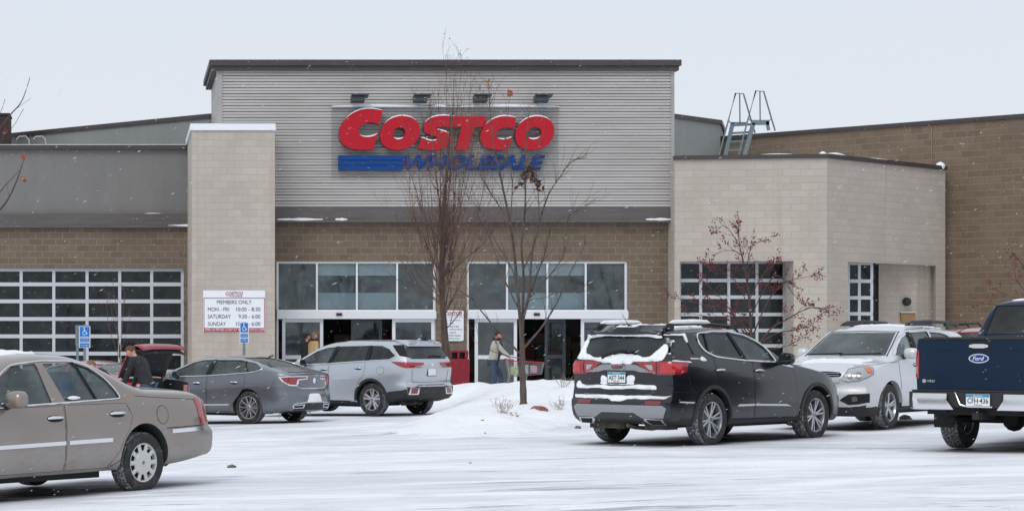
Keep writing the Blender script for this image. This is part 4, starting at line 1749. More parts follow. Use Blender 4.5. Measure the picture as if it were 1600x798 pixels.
class Car:
    def __init__(s, S, root):
        s.S, s.root = S, root
        S['topf'] = polyf(S['top'], S.get('tsm', 0.05))
        S['beltf'] = polyf(S['belt'], 0.06)
        S['zbf'] = polyf(S['zb'], 0.06) if isinstance(S['zb'], list) else (lambda x: S['zb'])
        S['rearf'] = polyf(S['rear'], 0.012)
        S['frontf'] = polyf(S['front'], 0.012)
        S['sidef'] = polyf(S.get('side', SIDE), 0.015)
        xm, hl = (S['xr'] + S['xf']) / 2, (S['xf'] - S['xr']) / 2
        S['planf'] = lambda x: 1 - (S.get('tf', .13) if x > xm else S.get('tr', .10)) * max(0.0, (abs(x - xm) / hl - 0.62) / 0.38) ** 2.6
        v, f = loft(S, S['xr'], S['xf'], 80)
        s.bvh = BVHTree.FromPolygons([Vector(p) for p in v], f)
        body = obj_mesh('body', v, f, [S['paint'], 'cabin', 'black_plastic'])
        C.objects.link(body)
        cutters = []

        def cutter(vf):
            o = obj_mesh('c', vf[0], vf[1], ['cabin'])
            C.objects.link(o)
            cutters.append(o)
        W = S['W']
        if 'cab' in S:
            cutter(loft(S, S['cab'][0], S['cab'][1], 24, 0.045, S['cab'][2], False))
            for pl in S['wins']:
                cutter(prism_mesh(smooth_poly(pl['p'], 1) if pl.get('s') else pl['p'], 'y', -W * 1.3, W * 1.3))
            for pl in S.get('ends', []):
                cutter(prism_mesh(pl['p'], 'x', pl['a'], pl['b']))
        for cx in (0, S['wb']):
            for sg in (-1, 1):
                cutter(cyl_mesh(cx, S['R'] + 0.01, S.get('arch', S['R'] + 0.065), sg * (W - 0.36), sg * (W + 0.3)))
        for c in S.get('cuts', []):
            cutter(c)
        for c in cutters:
            m = body.modifiers.new('b', 'BOOLEAN')
            m.operation = 'DIFFERENCE'
            m.solver = 'EXACT'
            m.object = c
        dg = bpy.context.evaluated_depsgraph_get()
        me = bpy.data.meshes.new_from_object(body.evaluated_get(dg))
        for c in cutters + [body]:
            bpy.data.objects.remove(c)
        me.materials.clear()
        for m in (S['paint'], 'cabin', 'black_plastic'):
            me.materials.append(MATS[m])
        lowz = S.get('clad', -1)
        for p in me.polygons:
            c = p.center
            r = s.bvh.find_nearest(c)
            p.material_index = (2 if c.z < S.get('cladz', lambda x: -1)(c.x) else 0) if (r[3] is not None and r[3] < 0.012) else 1
            p.use_smooth = True
        me.set_sharp_from_angle(angle=R(32))
        me.name = 'body'
        s.body = link(bpy.data.objects.new('body', me), root)

    # --- conformal features
    def hit(s, view, u, v, off=0.0):
        if view in 'LR':
            sg = 1 if view == 'L' else -1
            o, d = Vector((u, sg * 4, v)), Vector((0, -sg, 0))
        elif view == 'B':
            o, d = Vector((-6, u, v)), Vector((1, 0, 0))
        elif view == 'F':
            o, d = Vector((9, u, v)), Vector((-1, 0, 0))
        elif view in 'WV':                      # rays aimed at a vertical axis 1 m inside the tail (W) or nose (V)
            th, k = u / 0.0192 * PI / 180, (-1 if view == 'W' else 1)
            cx = (s.S['xr'] + 1.0) if view == 'W' else (s.S['xf'] - 1.0)
            q = Vector((k * math.cos(th), math.sin(th), 0))
            o, d = Vector((cx, 0, v)) + q * 4, -q
        else:
            o, d = Vector((u, v, 5)), Vector((0, 0, -1))
        h = s.bvh.ray_cast(o, d)
        if h[0] is None:
            guess = o + d * 3 if view in 'WV' else {'L': Vector((u, s.S['W'], v)), 'R': Vector((u, -s.S['W'], v)), 'B': Vector((s.S['xr'], u, v)), 'F': Vector((s.S['xf'], u, v)), 'T': Vector((u, v, 1.5))}[view]
            h = s.bvh.find_nearest(guess)
        n = h[1]
        if n.dot(d) > 0: n = -n
        return h[0] + n * off, n

    def patch(s, name, poly, view, mat, off=0.005, step=0.06, depth=0.02, parent=None, dome=0.0, smooth=0, seam=None):
        if view in 'BFWV' and step < 0.055: step = 0.03
        if smooth: poly = smooth_poly(poly, smooth)
        poly = [p for i, p in enumerate(poly) if (Vector(p) - Vector(poly[i - 1])).length > 1e-5]
        # refine boundary
        b = []
        n = len(poly)
        for i in range(n):
            a, c = Vector(poly[i]), Vector(poly[(i + 1) % n])
            k = max(1, int((c - a).length / step))
            b += [a + (c - a) * j / k for j in range(k)]
        us, vs_ = [p[0] for p in b], [p[1] for p in b]

        def inside(p):
            c = False
            m = len(b)
            for i in range(m):
                q, r_ = b[i], b[(i + 1) % m]
                if (q[1] > p[1]) != (r_[1] > p[1]) and p[0] < (r_[0] - q[0]) * (p[1] - q[1]) / (r_[1] - q[1]) + q[0]:
                    c = not c
            return c
        ins = []
        u = min(us) + step / 2
        while u < max(us):
            w_ = min(vs_) + step / 2
            while w_ < max(vs_):
                p = Vector((u, w_))
                if inside(p) and min((p - q).length for q in b) > step * 0.35:
                    ins.append(p)
                w_ += step
            u += step
        r = delaunay_2d_cdt(b + ins, [(i, (i + 1) % len(b)) for i in range(len(b))], [], 0, 1e-6)
        P2 = r[0]
        F = tri_in(P2, r[2], b)
        V, Nn = [], []
        nb = len(b)
        for p in P2:
            dd = 0
            if dome:
                dmin = min((Vector(p) - q).length for q in b)
                dd = dome * min(1, (dmin / dome) ** 0.5) * (0.65 + 0.9 * noise.noise(Vector((p[0] * 9, p[1] * 9, 1.3))) + 0.5 * noise.noise(Vector((p[0] * 23, p[1] * 23, 4.1))))
            q, nn = s.hit(view, p[0], p[1], off + dd)
            V.append(q)
            Nn.append(nn)
        bi = [i for i in range(nb)]
        # boundary skirt
        if depth and len(P2) >= nb:
            k0 = len(V)
            for i in bi:
                V.append(V[i] - Nn[i] * depth)
            for i in range(nb):
                j = (i + 1) % nb
                F.append((i, j, k0 + j, k0 + i))
        o = mkobj(name, V, F, mat, parent or s.root, None, True, 40)
        bm = bmesh.new()
        bm.from_mesh(o.data)
        bmesh.ops.recalc_face_normals(bm, faces=bm.faces[:])
        bm.to_mesh(o.data)
        bm.free()
        if seam:
            s.line(seam if isinstance(seam, str) else 'panel_gap', [tuple(p) for p in poly] + [tuple(poly[0])], view, 'seal', 0.0032, parent=o, off=0.001)
        return o

    def line(s, name, pts, view, mat, rad=0.008, off=0.003, parent=None, n=6, step=0.05, flat=None):
        if name in ('window_trim', 'lamp_trim') and len(pts) > 3:
            # cut the corners, then round them
            f_ = [Vector(pts[0])]
            for i in range(1, len(pts) - 1):
                p_, c_, n_ = Vector(pts[i - 1]), Vector(pts[i]), Vector(pts[i + 1])
                la, lb = (c_ - p_).length, (n_ - c_).length
                ra, rb = min(.45 * la, .07), min(.45 * lb, .07)
                a_, b_ = c_ + (p_ - c_) / la * ra, c_ + (n_ - c_) / lb * rb
                f_ += [a_, (a_ + 2 * c_ + b_) / 4, b_]
            pts = f_ + [Vector(pts[-1])]
        q = []
        for a, c in zip(pts, pts[1:]):
            a, c = Vector(a), Vector(c)
            k = max(1, int((c - a).length / step))
            q += [a + (c - a) * j / k for j in range(k)]
        q.append(Vector(pts[-1]))
        P3 = [s.hit(view, p[0], p[1], off)[0] for p in q]
        mb = MB()
        mb.tube(P3, rad, n)
        return mb.build(name, mat, parent or s.root, True, 60)

    def pane(s, poly, view, mat='glass_clear', off=-0.012, parent=None, smooth=0):
        return s.patch('window', poly, view, mat, off, 0.07, 0.0, parent, smooth=smooth)

    def both(s, fn, name, poly, *a, **k):
        return [getattr(s, fn)(name, poly, v, *a, **k) for v in 'LR']


def wheel(car, x, y, R_, wd, rim_r, style, side, rimmat='alloy', cap=None, steer=0, hubz=None):
    """hub mesh with tyre and rim as its parts; outer face towards side"""
    root = car.root
    M = Matrix.Translation((x, y, R_)) @ Matrix.Rotation(steer, 4, 'Z') @ Matrix.Diagonal((1, side, 1, 1))
    h = wd / 2
    mb = MB()
    mb.lathe([(0.02, h * .55), (R_ * .16, h * .5), (R_ * .42, h * .2), (R_ * .44, -h * .1), (0.03, -h * .2)], 24, M)
    hub = mb.build('wheel', 'alloy_grey', root, True)
    mb = MB()
    sw = R_ - rim_r
    prof = [(rim_r - 0.02, -h * .86), (rim_r, -h * .93), (rim_r + sw * .4, -h * 1.02), (R_ - sw * .22, -h * .98), (R_ - 0.012, -h * .84), (R_ - 0.001, -h * .66),
            (R_, -h * .28), (R_ - .009, -h * .27), (R_ - .009, -h * .22), (R_, -h * .21), (R_, h * .21), (R_ - .009, h * .22), (R_ - .009, h * .27), (R_, h * .28),
            (R_ - 0.001, h * .66), (R_ - 0.012, h * .84), (R_ - sw * .22, h * .98), (R_ - sw * .35, h * 1.0), (rim_r + sw * .4, h * 1.03), (rim_r + .006, h * .95), (rim_r - 0.004, h * .90)]
    mb.lathe(prof, 56, M, 0, lambda i: 1 if 4 <= i <= 14 else 0)
    mb.build('tyre', ['tyre_side', 'tyre_tread'], hub, True, 50)
    mb = MB()
    r = rim_r
    mb.lathe([(r - .002, h * .93), (r + .004, h * .90), (r - .012, h * .86), (r - .022, h * .60), (r - .03, -h * .1), (r - .04, -h * .75), (r + .0, -h * .9)], 48, M)
    # back plate (brake shadow)
    mb.lathe([(0.0, -h * .05), (r - .035, -h * .05)], 32, M, 1)

    def spoke(a0, a1, r0, r1, w0, w1, z0, z1, th=0.03, mi=0):
        """tapered bar from angle a0 at r0 to angle a1 at r1"""
        p, q = Vector((r0 * math.cos(a0), 0, r0 * math.sin(a0))), Vector((r1 * math.cos(a1), 0, r1 * math.sin(a1)))
        d = (q - p).normalized()
        n = Vector((-d.z, 0, d.x))
        v = []
        for pt, w_, z in ((p, w0, z0), (q, w1, z1)):
            v += [pt + n * w_ + Vector((0, z - .006, 0)), pt + n * w_ * .55 + Vector((0, z, 0)), pt - n * w_ * .55 + Vector((0, z, 0)), pt - n * w_ + Vector((0, z - .006, 0)),
                  pt - n * w_ * .9 + Vector((0, z - th, 0)), pt + n * w_ * .9 + Vector((0, z - th, 0))]
        f = [(i, (i + 1) % 6, (i + 1) % 6 + 6, i + 6) for i in range(6)] + [tuple(range(6))[::-1], tuple(range(6, 12))]
        mb.add([M @ x_ for x_ in v], f, mi)
    zc, ze = h * .62, h * .80
    if style == 'hubcap':
        mb.lathe([(0, h * .86), (r * .2, h * .86), (r * .24, h * .80), (r * .52, h * .84), (r * .6, h * .82), (r * .62, h * .66)], 40, M)
        mb.lathe([(r * .90, h * .66), (r * .92, h * .84), (r * .99, h * .86), (r * 1.01, h * .82)], 48, M)
        mb.lathe([(r * .6, h * .45), (r * .92, h * .45)], 40, M, 1)
        for i in range(10):
            a = 2 * PI * i / 10
            spoke(a, a, r * .56, r * .95, r * .105, r * .125, h * .84, h * .84, .02)
    elif style == 'six':                        # six twin spokes
        for i in range(6):
            a = 2 * PI * (i + .25) / 6
            for sg in (-1, 1):
                spoke(a + sg * .10, a + sg * .15, r * .16, r * .97, r * .055, r * .055, zc, ze, .04)
            spoke(a, a, r * .16, r * .9, r * .05, r * .07, zc - .012, ze - .014, .03, 1)
    elif style == 'multi':                      # ten slim paired spokes
        for i in range(10):
            a = 2 * PI * i / 10
            spoke(a + .08, a + .02, r * .15, r * .97, r * .035, r * .055, zc, ze, .03)
            spoke(a - .06, a - .19, r * .15, r * .97, r * .02, r * .03, zc - .005, ze - .004, .02)
    elif style == 'five':
        for i in range(5):
            a = 2 * PI * (i + .25) / 5
            spoke(a + .16, a + .20, r * .14, r * .97, r * .075, r * .095, zc, ze, .04)
            spoke(a - .16, a - .20, r * .14, r * .97, r * .075, r * .095, zc, ze, .04)
    elif style == 'fivewide':
        for i in range(5):
            a = 2 * PI * (i + .25) / 5
            spoke(a, a, r * .12, r * .97, r * .12, r * .19, zc, ze, .04)
            spoke(a, a, r * .3, r * .92, r * .02, r * .035, zc + .004, ze + .004, .01, 1)
    mb.lathe([(0, zc + .012), (r * .12, zc + .010), (r * .17, zc + .002), (r * .20, zc - .02)], 24, M)
    rim = mb.build('rim', [rimmat, 'black_plastic'], hub, True, 35)
    mb = MB()
    if cap != 0:
        mb.lathe([(0, zc + .020 if style != 'hubcap' else h * .90), (r * .09, zc + .018 if style != 'hubcap' else h * .90), (r * .105, zc + .005 if style != 'hubcap' else h * .84)], 20, M)
        mb.build('hub_cap', cap or 'alloy_grey', hub, True)
    return hub


def wheels4(car, R_, wd, rim_r, style, rimmat='alloy', inset=0.015, steer=0):
    W = car.S['W']
    for x in (0, car.S['wb']):
        for sg in (1, -1):
            wheel(car, x, sg * (W - inset - wd / 2), R_, wd, rim_r, style, sg, rimmat, steer=steer if x else 0)
    # axles, exhaust and floor seen below the sills
    mb = MB()
    mb.tube([(0, -W + .25, R_), (0, W - .25, R_)], 0.05, 8)
    mb.tube([(car.S['wb'], -W + .25, R_), (car.S['wb'], W - .25, R_)], 0.05, 8)
    for sg in (1, -1):
        mb.box((0.12, sg * .45, R_ - .05), (.45, .10, .10))
        mb.tube([(-.1, sg * (W - .3), R_ + .1), (0.3, sg * (W - .35), R_ - .05)], 0.035, 6)
    mb.tube([(car.S['xr'] + .25, .35, .30), (-.5, .35, .27), (-.1, .3, .36), (.5, .1, .25), (2, .1, .25)], 0.035, 8)
    mb.tube([(car.S['xr'] + .50, 0.0, .31), (car.S['xr'] + .50, .06, .31), (car.S['xr'] + .50, .50, .31), (car.S['xr'] + .50, .56, .31)], [.04, .075, .075, .04], 10)
    mb.build('underbody', 'underbody', car.root, True, 50)
    mb = MB()
    zb_ = car.S['zbf'](1.4)
    mb.span((.50, -W + .22, zb_ - .055), (car.S['wb'] - .50, W - .22, zb_ + .02))
    mb.build('floor_pan', 'rubber', car.root)


def seats(car, xs_, mat='seat_grey', floor=0.45, hh=1.16, yy=(0.37, -0.37)):
    for k, x in enumerate(xs_):
        for y in yy:
            mb = MB()
            M = Matrix.Rotation(R(-14), 3, 'Y')
            mb.box((x, y, hh - 0.36), (0.13, 0.48, 0.58), M=M)
            mb.box((x - .09, y, hh + 0.02), (0.08, 0.24, 0.17), M=M)
            mb.box((x + .26, y, hh - .62), (0.5, 0.48, 0.14))
            bevel_all(mb.build('seat', mat, car.root, True, 50), 0.035)


def steering(car, x, z=0.98, y=0.37):
    mb = MB()
    c = Vector((x, y, z))
    M = Matrix.Rotation(R(65), 3, 'Y')
    mb.tube([c + M @ Vector((0.18 * math.cos(a * PI / 8), 0.18 * math.sin(a * PI / 8), 0)) for a in range(16)], 0.016, 6, closed=True)
    mb.box(c, (0.05, 0.3, 0.06), M=M)
    mb.build('steering_wheel', 'black_plastic', car.root, True)


def door_handle(car, view, x, z, mat, parent=None, w_=0.19, pocket=True):
    sg = 1 if view == 'L' else -1
    if pocket:
        car.patch('handle_recess', smooth_poly([(x - w_ * .55, z - .035), (x + w_ * .55, z - .035), (x + w_ * .55, z + .03), (x - w_ * .55, z + .03)], 2), view, 'seal', 0.0035, .05, 0.003, parent)
    p0 = car.hit(view, x - w_ / 2, z, 0.005)[0]
    p1 = car.hit(view, x - w_ * .35, z + .004, 0.035)[0]
    p2 = car.hit(view, x + w_ * .35, z + .004, 0.035)[0]
    p3 = car.hit(view, x + w_ / 2, z, 0.005)[0]
    mb = MB()
    mb.tube([p0, p1, p2, p3], [0.012, 0.017, 0.017, 0.012], 8)
    return mb.build('handle', mat, parent or car.root, True, 60)


def mirror(car, side, x, z, mat, y=None, size=(.11, .20, .15), glass='glass_dark'):
    W = car.S['W']
    y0 = (y or W * .93)
    r_ = MB()
    c = Vector((x, side * (y0 + .14), z + .03))
    # rounded shell
    v, f = [], []
    n, m = 14, 8
    for i in range(m + 1):
        a = -PI / 2 + PI * i / m
        for j in range(n):
            b = 2 * PI * j / n
            sx_ = math.copysign(abs(math.cos(a) * math.cos(b)) ** .7, math.cos(b))
            sy_ = math.copysign(abs(math.cos(a) * math.sin(b)) ** .7, math.sin(b))
            sz_ = math.copysign(abs(math.sin(a)) ** .7, math.sin(a))
            px_ = size[0] * sx_
            if px_ < -size[0] * .45: px_ = -size[0] * .45
            v.append(c + Vector((px_, size[1] / 2 * 1.1 * sy_, size[2] / 2 * 1.1 * sz_)))
    for i in range(m):
        for j in range(n):
            f.append((i * n + j, i * n + (j + 1) % n, (i + 1) * n + (j + 1) % n, (i + 1) * n + j))
    r_.add(v, f)
    sh = r_.build('mirror', mat, car.root, True, 50)
    mb = MB()
    mb.tube([(x + .0, side * (y0 - .03), z - .03), (x, side * (y0 + .10), z - .01)], [.05, .035], 8)
    mb.build('mirror_arm', 'black_plastic', sh, True)
    mb = MB()
    mb.box((c.x - size[0] * .47, c.y, c.z), (.004, size[1] * .85, size[2] * .8))
    mb.build('mirror_glass', glass, sh)
    return sh


def plate(car, y, z, text=None, blue=True, w_=.305, h_=.155, extra=0.02, x=None):
    p, n = car.hit('B', y, z, 0)
    px = (p.x if x is None else x) - extra
    mb = MB()
    mb.box((px, y, z), (.006, w_, h_))
    mb.box((px + .012, y, z), (.018, w_ + .03, h_ + .03), 1)
    pl = mb.build('number_plate', ['plate_white', 'black_plastic'], car.root)
    B = lambda yy, zz: Matrix(((0, 0, -1, px - .003), (-1, 0, 0, yy), (0, 1, 0, zz), (0, 0, 0, 1)))
    if blue:
        mb = MB()
        mb.box((px - .004, y, z + h_ * .36), (.003, w_ * .98, h_ * .24))
        mb.build('plate_band', 'plate_blue', pl)
        text_obj('lettering', 'Minnesota', 'plate_white', h_ * .14, B(y, z + h_ * .37), pl, width=w_ * .4, extrude=.004)
    if text:
        text_obj('lettering', text, 'ink', h_ * .46, B(y, z - h_ * .06), pl, width=w_ * .88, extrude=.002, offset=0.012)
        text_obj('lettering', '10,000 lakes', 'ink', h_ * .10, B(y, z - h_ * .41), pl, width=w_ * .35, extrude=.002)
    return pl


def back_M(car, y, z, off=0.006):
    p, n = car.hit('B', y, z, off)
    return Matrix(((0, 0, -1, p.x), (-1, 0, 0, y), (0, 1, 0, z), (0, 0, 0, 1)))


def snow_patch(car, poly, view, seed=0, off=0.004, dome=0.03, parent=None, rag=0.03, step=0.05):
    rnd = random.Random(seed)
    q = []
    n = len(poly)
    for i in range(n):
        a, c = Vector(poly[i]), Vector(poly[(i + 1) % n])
        k = max(1, int((c - a).length / 0.06))
        nn = Vector((-(c - a).y, (c - a).x)).normalized() if (c - a).length > 0 else Vector((0, 0))
        for j in range(k):
            q.append(tuple(a + (c - a) * j / k + nn * rnd.uniform(-rag, rag)))
    q = smooth_poly(q, 1)
    return car.patch('snow_patch', q, view, 'snow', off, step, 0.02, parent, dome=dome)


def car_root(X0, Y0, heading, name, label, cat='car', group=None):
    o = empty(name, (X0, Y0, ground_z(X0, Y0) - 0.006), R(heading), label, cat, group)
    return o


def side_doors(car, polys, handles, mat, hmat, hw=.19, recess=True):
    for v in 'LR':
        for i, pl in enumerate(polys):
            d = car.patch('door', pl, v, mat, 0.003, 0.08, 0.008, seam='panel_gap')
            if i < len(handles):
                door_handle(car, v, handles[i][0], handles[i][1], hmat, d, hw, recess)


def arch_trim(car, mat, r0, r1, xs_=None, z0=0.2, off=0.012):
    """plastic lip round each wheel arch"""
    for cx in (xs_ or (0, car.S['wb'])):
        for v in 'LR':
            n = 22
            a0 = math.asin(max(-1, min(1, (z0 - car.S['R']) / r1)))
            an = [a0 + (PI - 2 * a0) * i / n for i in range(n + 1)]
            poly = [(cx + r1 * math.cos(a), car.S['R'] + r1 * math.sin(a)) for a in an] + [(cx + r0 * math.cos(a), car.S['R'] + r0 * math.sin(a)) for a in an[::-1]]
            mb = MB()
            k = n + 1
            vo, vi, vb = [], [], []
            for a in an:
                po, nn = car.hit(v, cx + r1 * math.cos(a), car.S['R'] + r1 * math.sin(a), off)
                pi_ = Vector((cx + r0 * math.cos(a), po.y, car.S['R'] + r0 * math.sin(a)))
                vo.append(po)
                vi.append(pi_)
                vb.append(pi_ + Vector((0, -.10 if v == 'L' else .10, 0)))
            vz = [p + Vector((0, -.03 if v == 'L' else .03, 0)) for p in vo]
            mb.add(vz + vo + vi + vb, [(i + r * k, i + 1 + r * k, i + 1 + (r + 1) * k, i + (r + 1) * k) for r in range(3) for i in range(k - 1)])
            mb.build('wheel_arch', mat, car.root, True, 40)


def inset_poly(p, d):
    """shrink polygon by d towards its centroid direction"""
    cx = sum(a[0] for a in p) / len(p)
    cy = sum(a[1] for a in p) / len(p)
    out = []
    for a in p:
        l = math.hypot(a[0] - cx, a[1] - cy)
        out.append((a[0] - (a[0] - cx) / l * d, a[1] - (a[1] - cy) / l * d))
    return out


# ---- beige saloon, near left
def beige_saloon():
    r_ = car_root(-0.50, 24.05, 226, 'parked_car', 'beige saloon with silver hubcaps, nearest the camera at the left edge', 'car')
    rw = [(1.345, 1.335), (1.17, .965), (.345, .985), (.40, 1.07), (.50, 1.17), (.68, 1.285), (.89, 1.345)]
    fw = [(1.45, 1.34), (1.365, .955), (2.23, .925), (2.12, 1.08), (1.98, 1.22), (1.78, 1.315)]
    S = dict(paint='paint_beige', W=.965, R=.335, wb=2.91, xr=-1.30, xf=3.92,
             top=[(-1.25, .99), (-1.12, 1.045), (-.9, 1.065), (-.2, 1.09), (-.05, 1.10), (.30, 1.26), (.58, 1.375), (.85, 1.435), (1.3, 1.455), (1.7, 1.43), (1.95, 1.36), (2.55, 1.03), (3.3, .95), (3.8, .86), (3.95, .80)],
             belt=[(-2, .92), (0, .955), (1.2, .94), (2.3, .91), (4, .88)], zb=[(-1.3, .36), (-.5, .28), (.5, .25), (2.5, .23), (4, .26)],
             rear=[(.30, .05), (.42, .0), (.62, .0), (.645, .07), (.75, .09), (.95, .12), (1.05, .16)],
             front=[(.2, .08), (.35, 0), (.55, 0), (.58, .05), (.8, .12), (.9, .2)], tb=.42, rc=.14, tr=.10, rbow=.13, arch=.375,
             cab=(-.02, 2.35, .40), wins=[dict(p=rw), dict(p=fw)],
             ends=[dict(p=[(-.66, 1.14), (.66, 1.14), (.56, 1.36), (-.56, 1.36)], a=-1.0, b=1.0), dict(p=[(-.7, 1.08), (.7, 1.08), (.58, 1.37), (-.58, 1.37)], a=1.6, b=3.4)])
    c = Car(S, r_)
    for v in 'LR':
        c.pane(inset_poly(fw, -.01), v)
        c.pane(inset_poly(rw, -.01), v, 'glass_clear')
        c.line('window_trim', [(2.30, .915), (.36, .975), (.335, .99), (.40, 1.085), (.50, 1.185), (.68, 1.30), (.9, 1.358), (1.35, 1.362), (1.78, 1.33), (2.0, 1.23), (2.14, 1.08), (2.26, .93)], v, 'chrome', .0095, .006)
        c.line('window_divider', [(.885, 1.345), (.70, .975)], v, 'seal', .016, -.004)
        c.patch('side_moulding', [(.52, .545), (.52, .585), (1.17, .575), (1.17, .535)], v, 'chrome', .012, .08, .012)
        c.patch('side_moulding', [(1.22, .535), (1.22, .573), (2.32, .555), (2.32, .517)], v, 'chrome', .012, .08, .012)
        c.patch('side_moulding', [(-.42, .605), (-.42, .645), (-.98, .66), (-.98, .62)], v, 'chrome', .012, .08, .012)
        c.line('panel_gap', [(.55, .28), (.36, .36), (.33, .5)], v, 'seal', .004, 0)
        c.line('panel_gap', [(-.34, .66), (-1.0, .675)], v, 'seal', .005, 0)
        c.line('panel_gap', [(.10, 1.0), (-.3, .975), (-.9, .945)], v, 'seal', .003, 0)
    side_doors(c, [[(1.20, .925), (1.205, .28), (.57, .285), (.40, .45), (.33, .57), (.24, .69), (.20, .80), (.27, .93)],
                   [(2.42, .90), (2.42, .27), (1.225, .28), (1.22, .925)]], [(.43, .825), (1.36, .80)], 'paint_beige', 'chrome', .21)
    c.patch('fuel_door', [(-.28 + .09 * math.cos(a * PI / 8), .80 + .095 * math.sin(a * PI / 8)) for a in range(16)], 'L', 'paint_beige', .002, .06, .004, seam='panel_gap')
    for sg, v in ((1, 'L'), (-1, 'R')):
        # wrap-round tail lamps: side return and rear face
        c.patch('tail_lamp', [(-.86, .955), (-1.12, .95), (-1.14, .68), (-.93, .68)], v, 'lamp_red', .006, .05, .012)
        c.patch('tail_lamp', [(sg * .74, .69), (sg * .30, .70), (sg * .30, .93), (sg * .74, .945)], 'B', 'lamp_red', .006, .06, .012)
    plate(c, 0, .80, None)
    mirror(c, 1, 2.02, .97, 'paint_beige', .93, (.10, .25, .16))
    mirror(c, -1, 2.02, .97, 'paint_beige', .93, (.10, .25, .16))
    seats(c, (.55, 1.42), 'seat_grey', hh=1.17)
    steering(c, 1.95)
    wheels4(c, .332, .225, .215, 'hubcap', 'hubcap_silver', inset=.02)
    snow_patch(c, [(1.12, -.45), (1.9, -.5), (1.85, .42), (1.2, .46)], 'T', 3, dome=.02)
    snow_patch(c, [(-.02, .60), (-.10, .70), (-.16, .74), (-.06, .58)], 'T', 5, dome=.02, rag=.01, step=.03)
    # snow lying in the door sill of the rear window
    mb = MB()
    p = [c.hit('L', x, .992, .012)[0] for x in (.95, 1.0, 1.05, 1.10, 1.13)]
    mb.tube(p, [.006, .016, .020, .016, .006], 8)
    mb.build('snow_patch', 'snow', r_, True)
    mb = MB()
    p = [c.hit('L', x, .955, .012)[0] for x in (1.88, 1.95, 2.02, 2.08)]
    mb.tube(p, [.006, .018, .016, .005], 8)
    mb.build('snow_patch', 'snow', r_, True)
    mb = MB()                                # blue jug behind the rear window
    mb.box((.82, .45, 1.12), (.22, .25, .26))
    bevel_all(mb.build('parcel', 'ada_blue', r_, True), .04)

    def lift(o):
        for ch in o.children:
            if ch.name.split('.')[0] not in ('wheel', 'underbody', 'floor_pan'):
                ch.data.transform(Matrix.Diagonal((1, 1, 1.06, 1)))
                lift(ch)
    lift(r_)
    return c


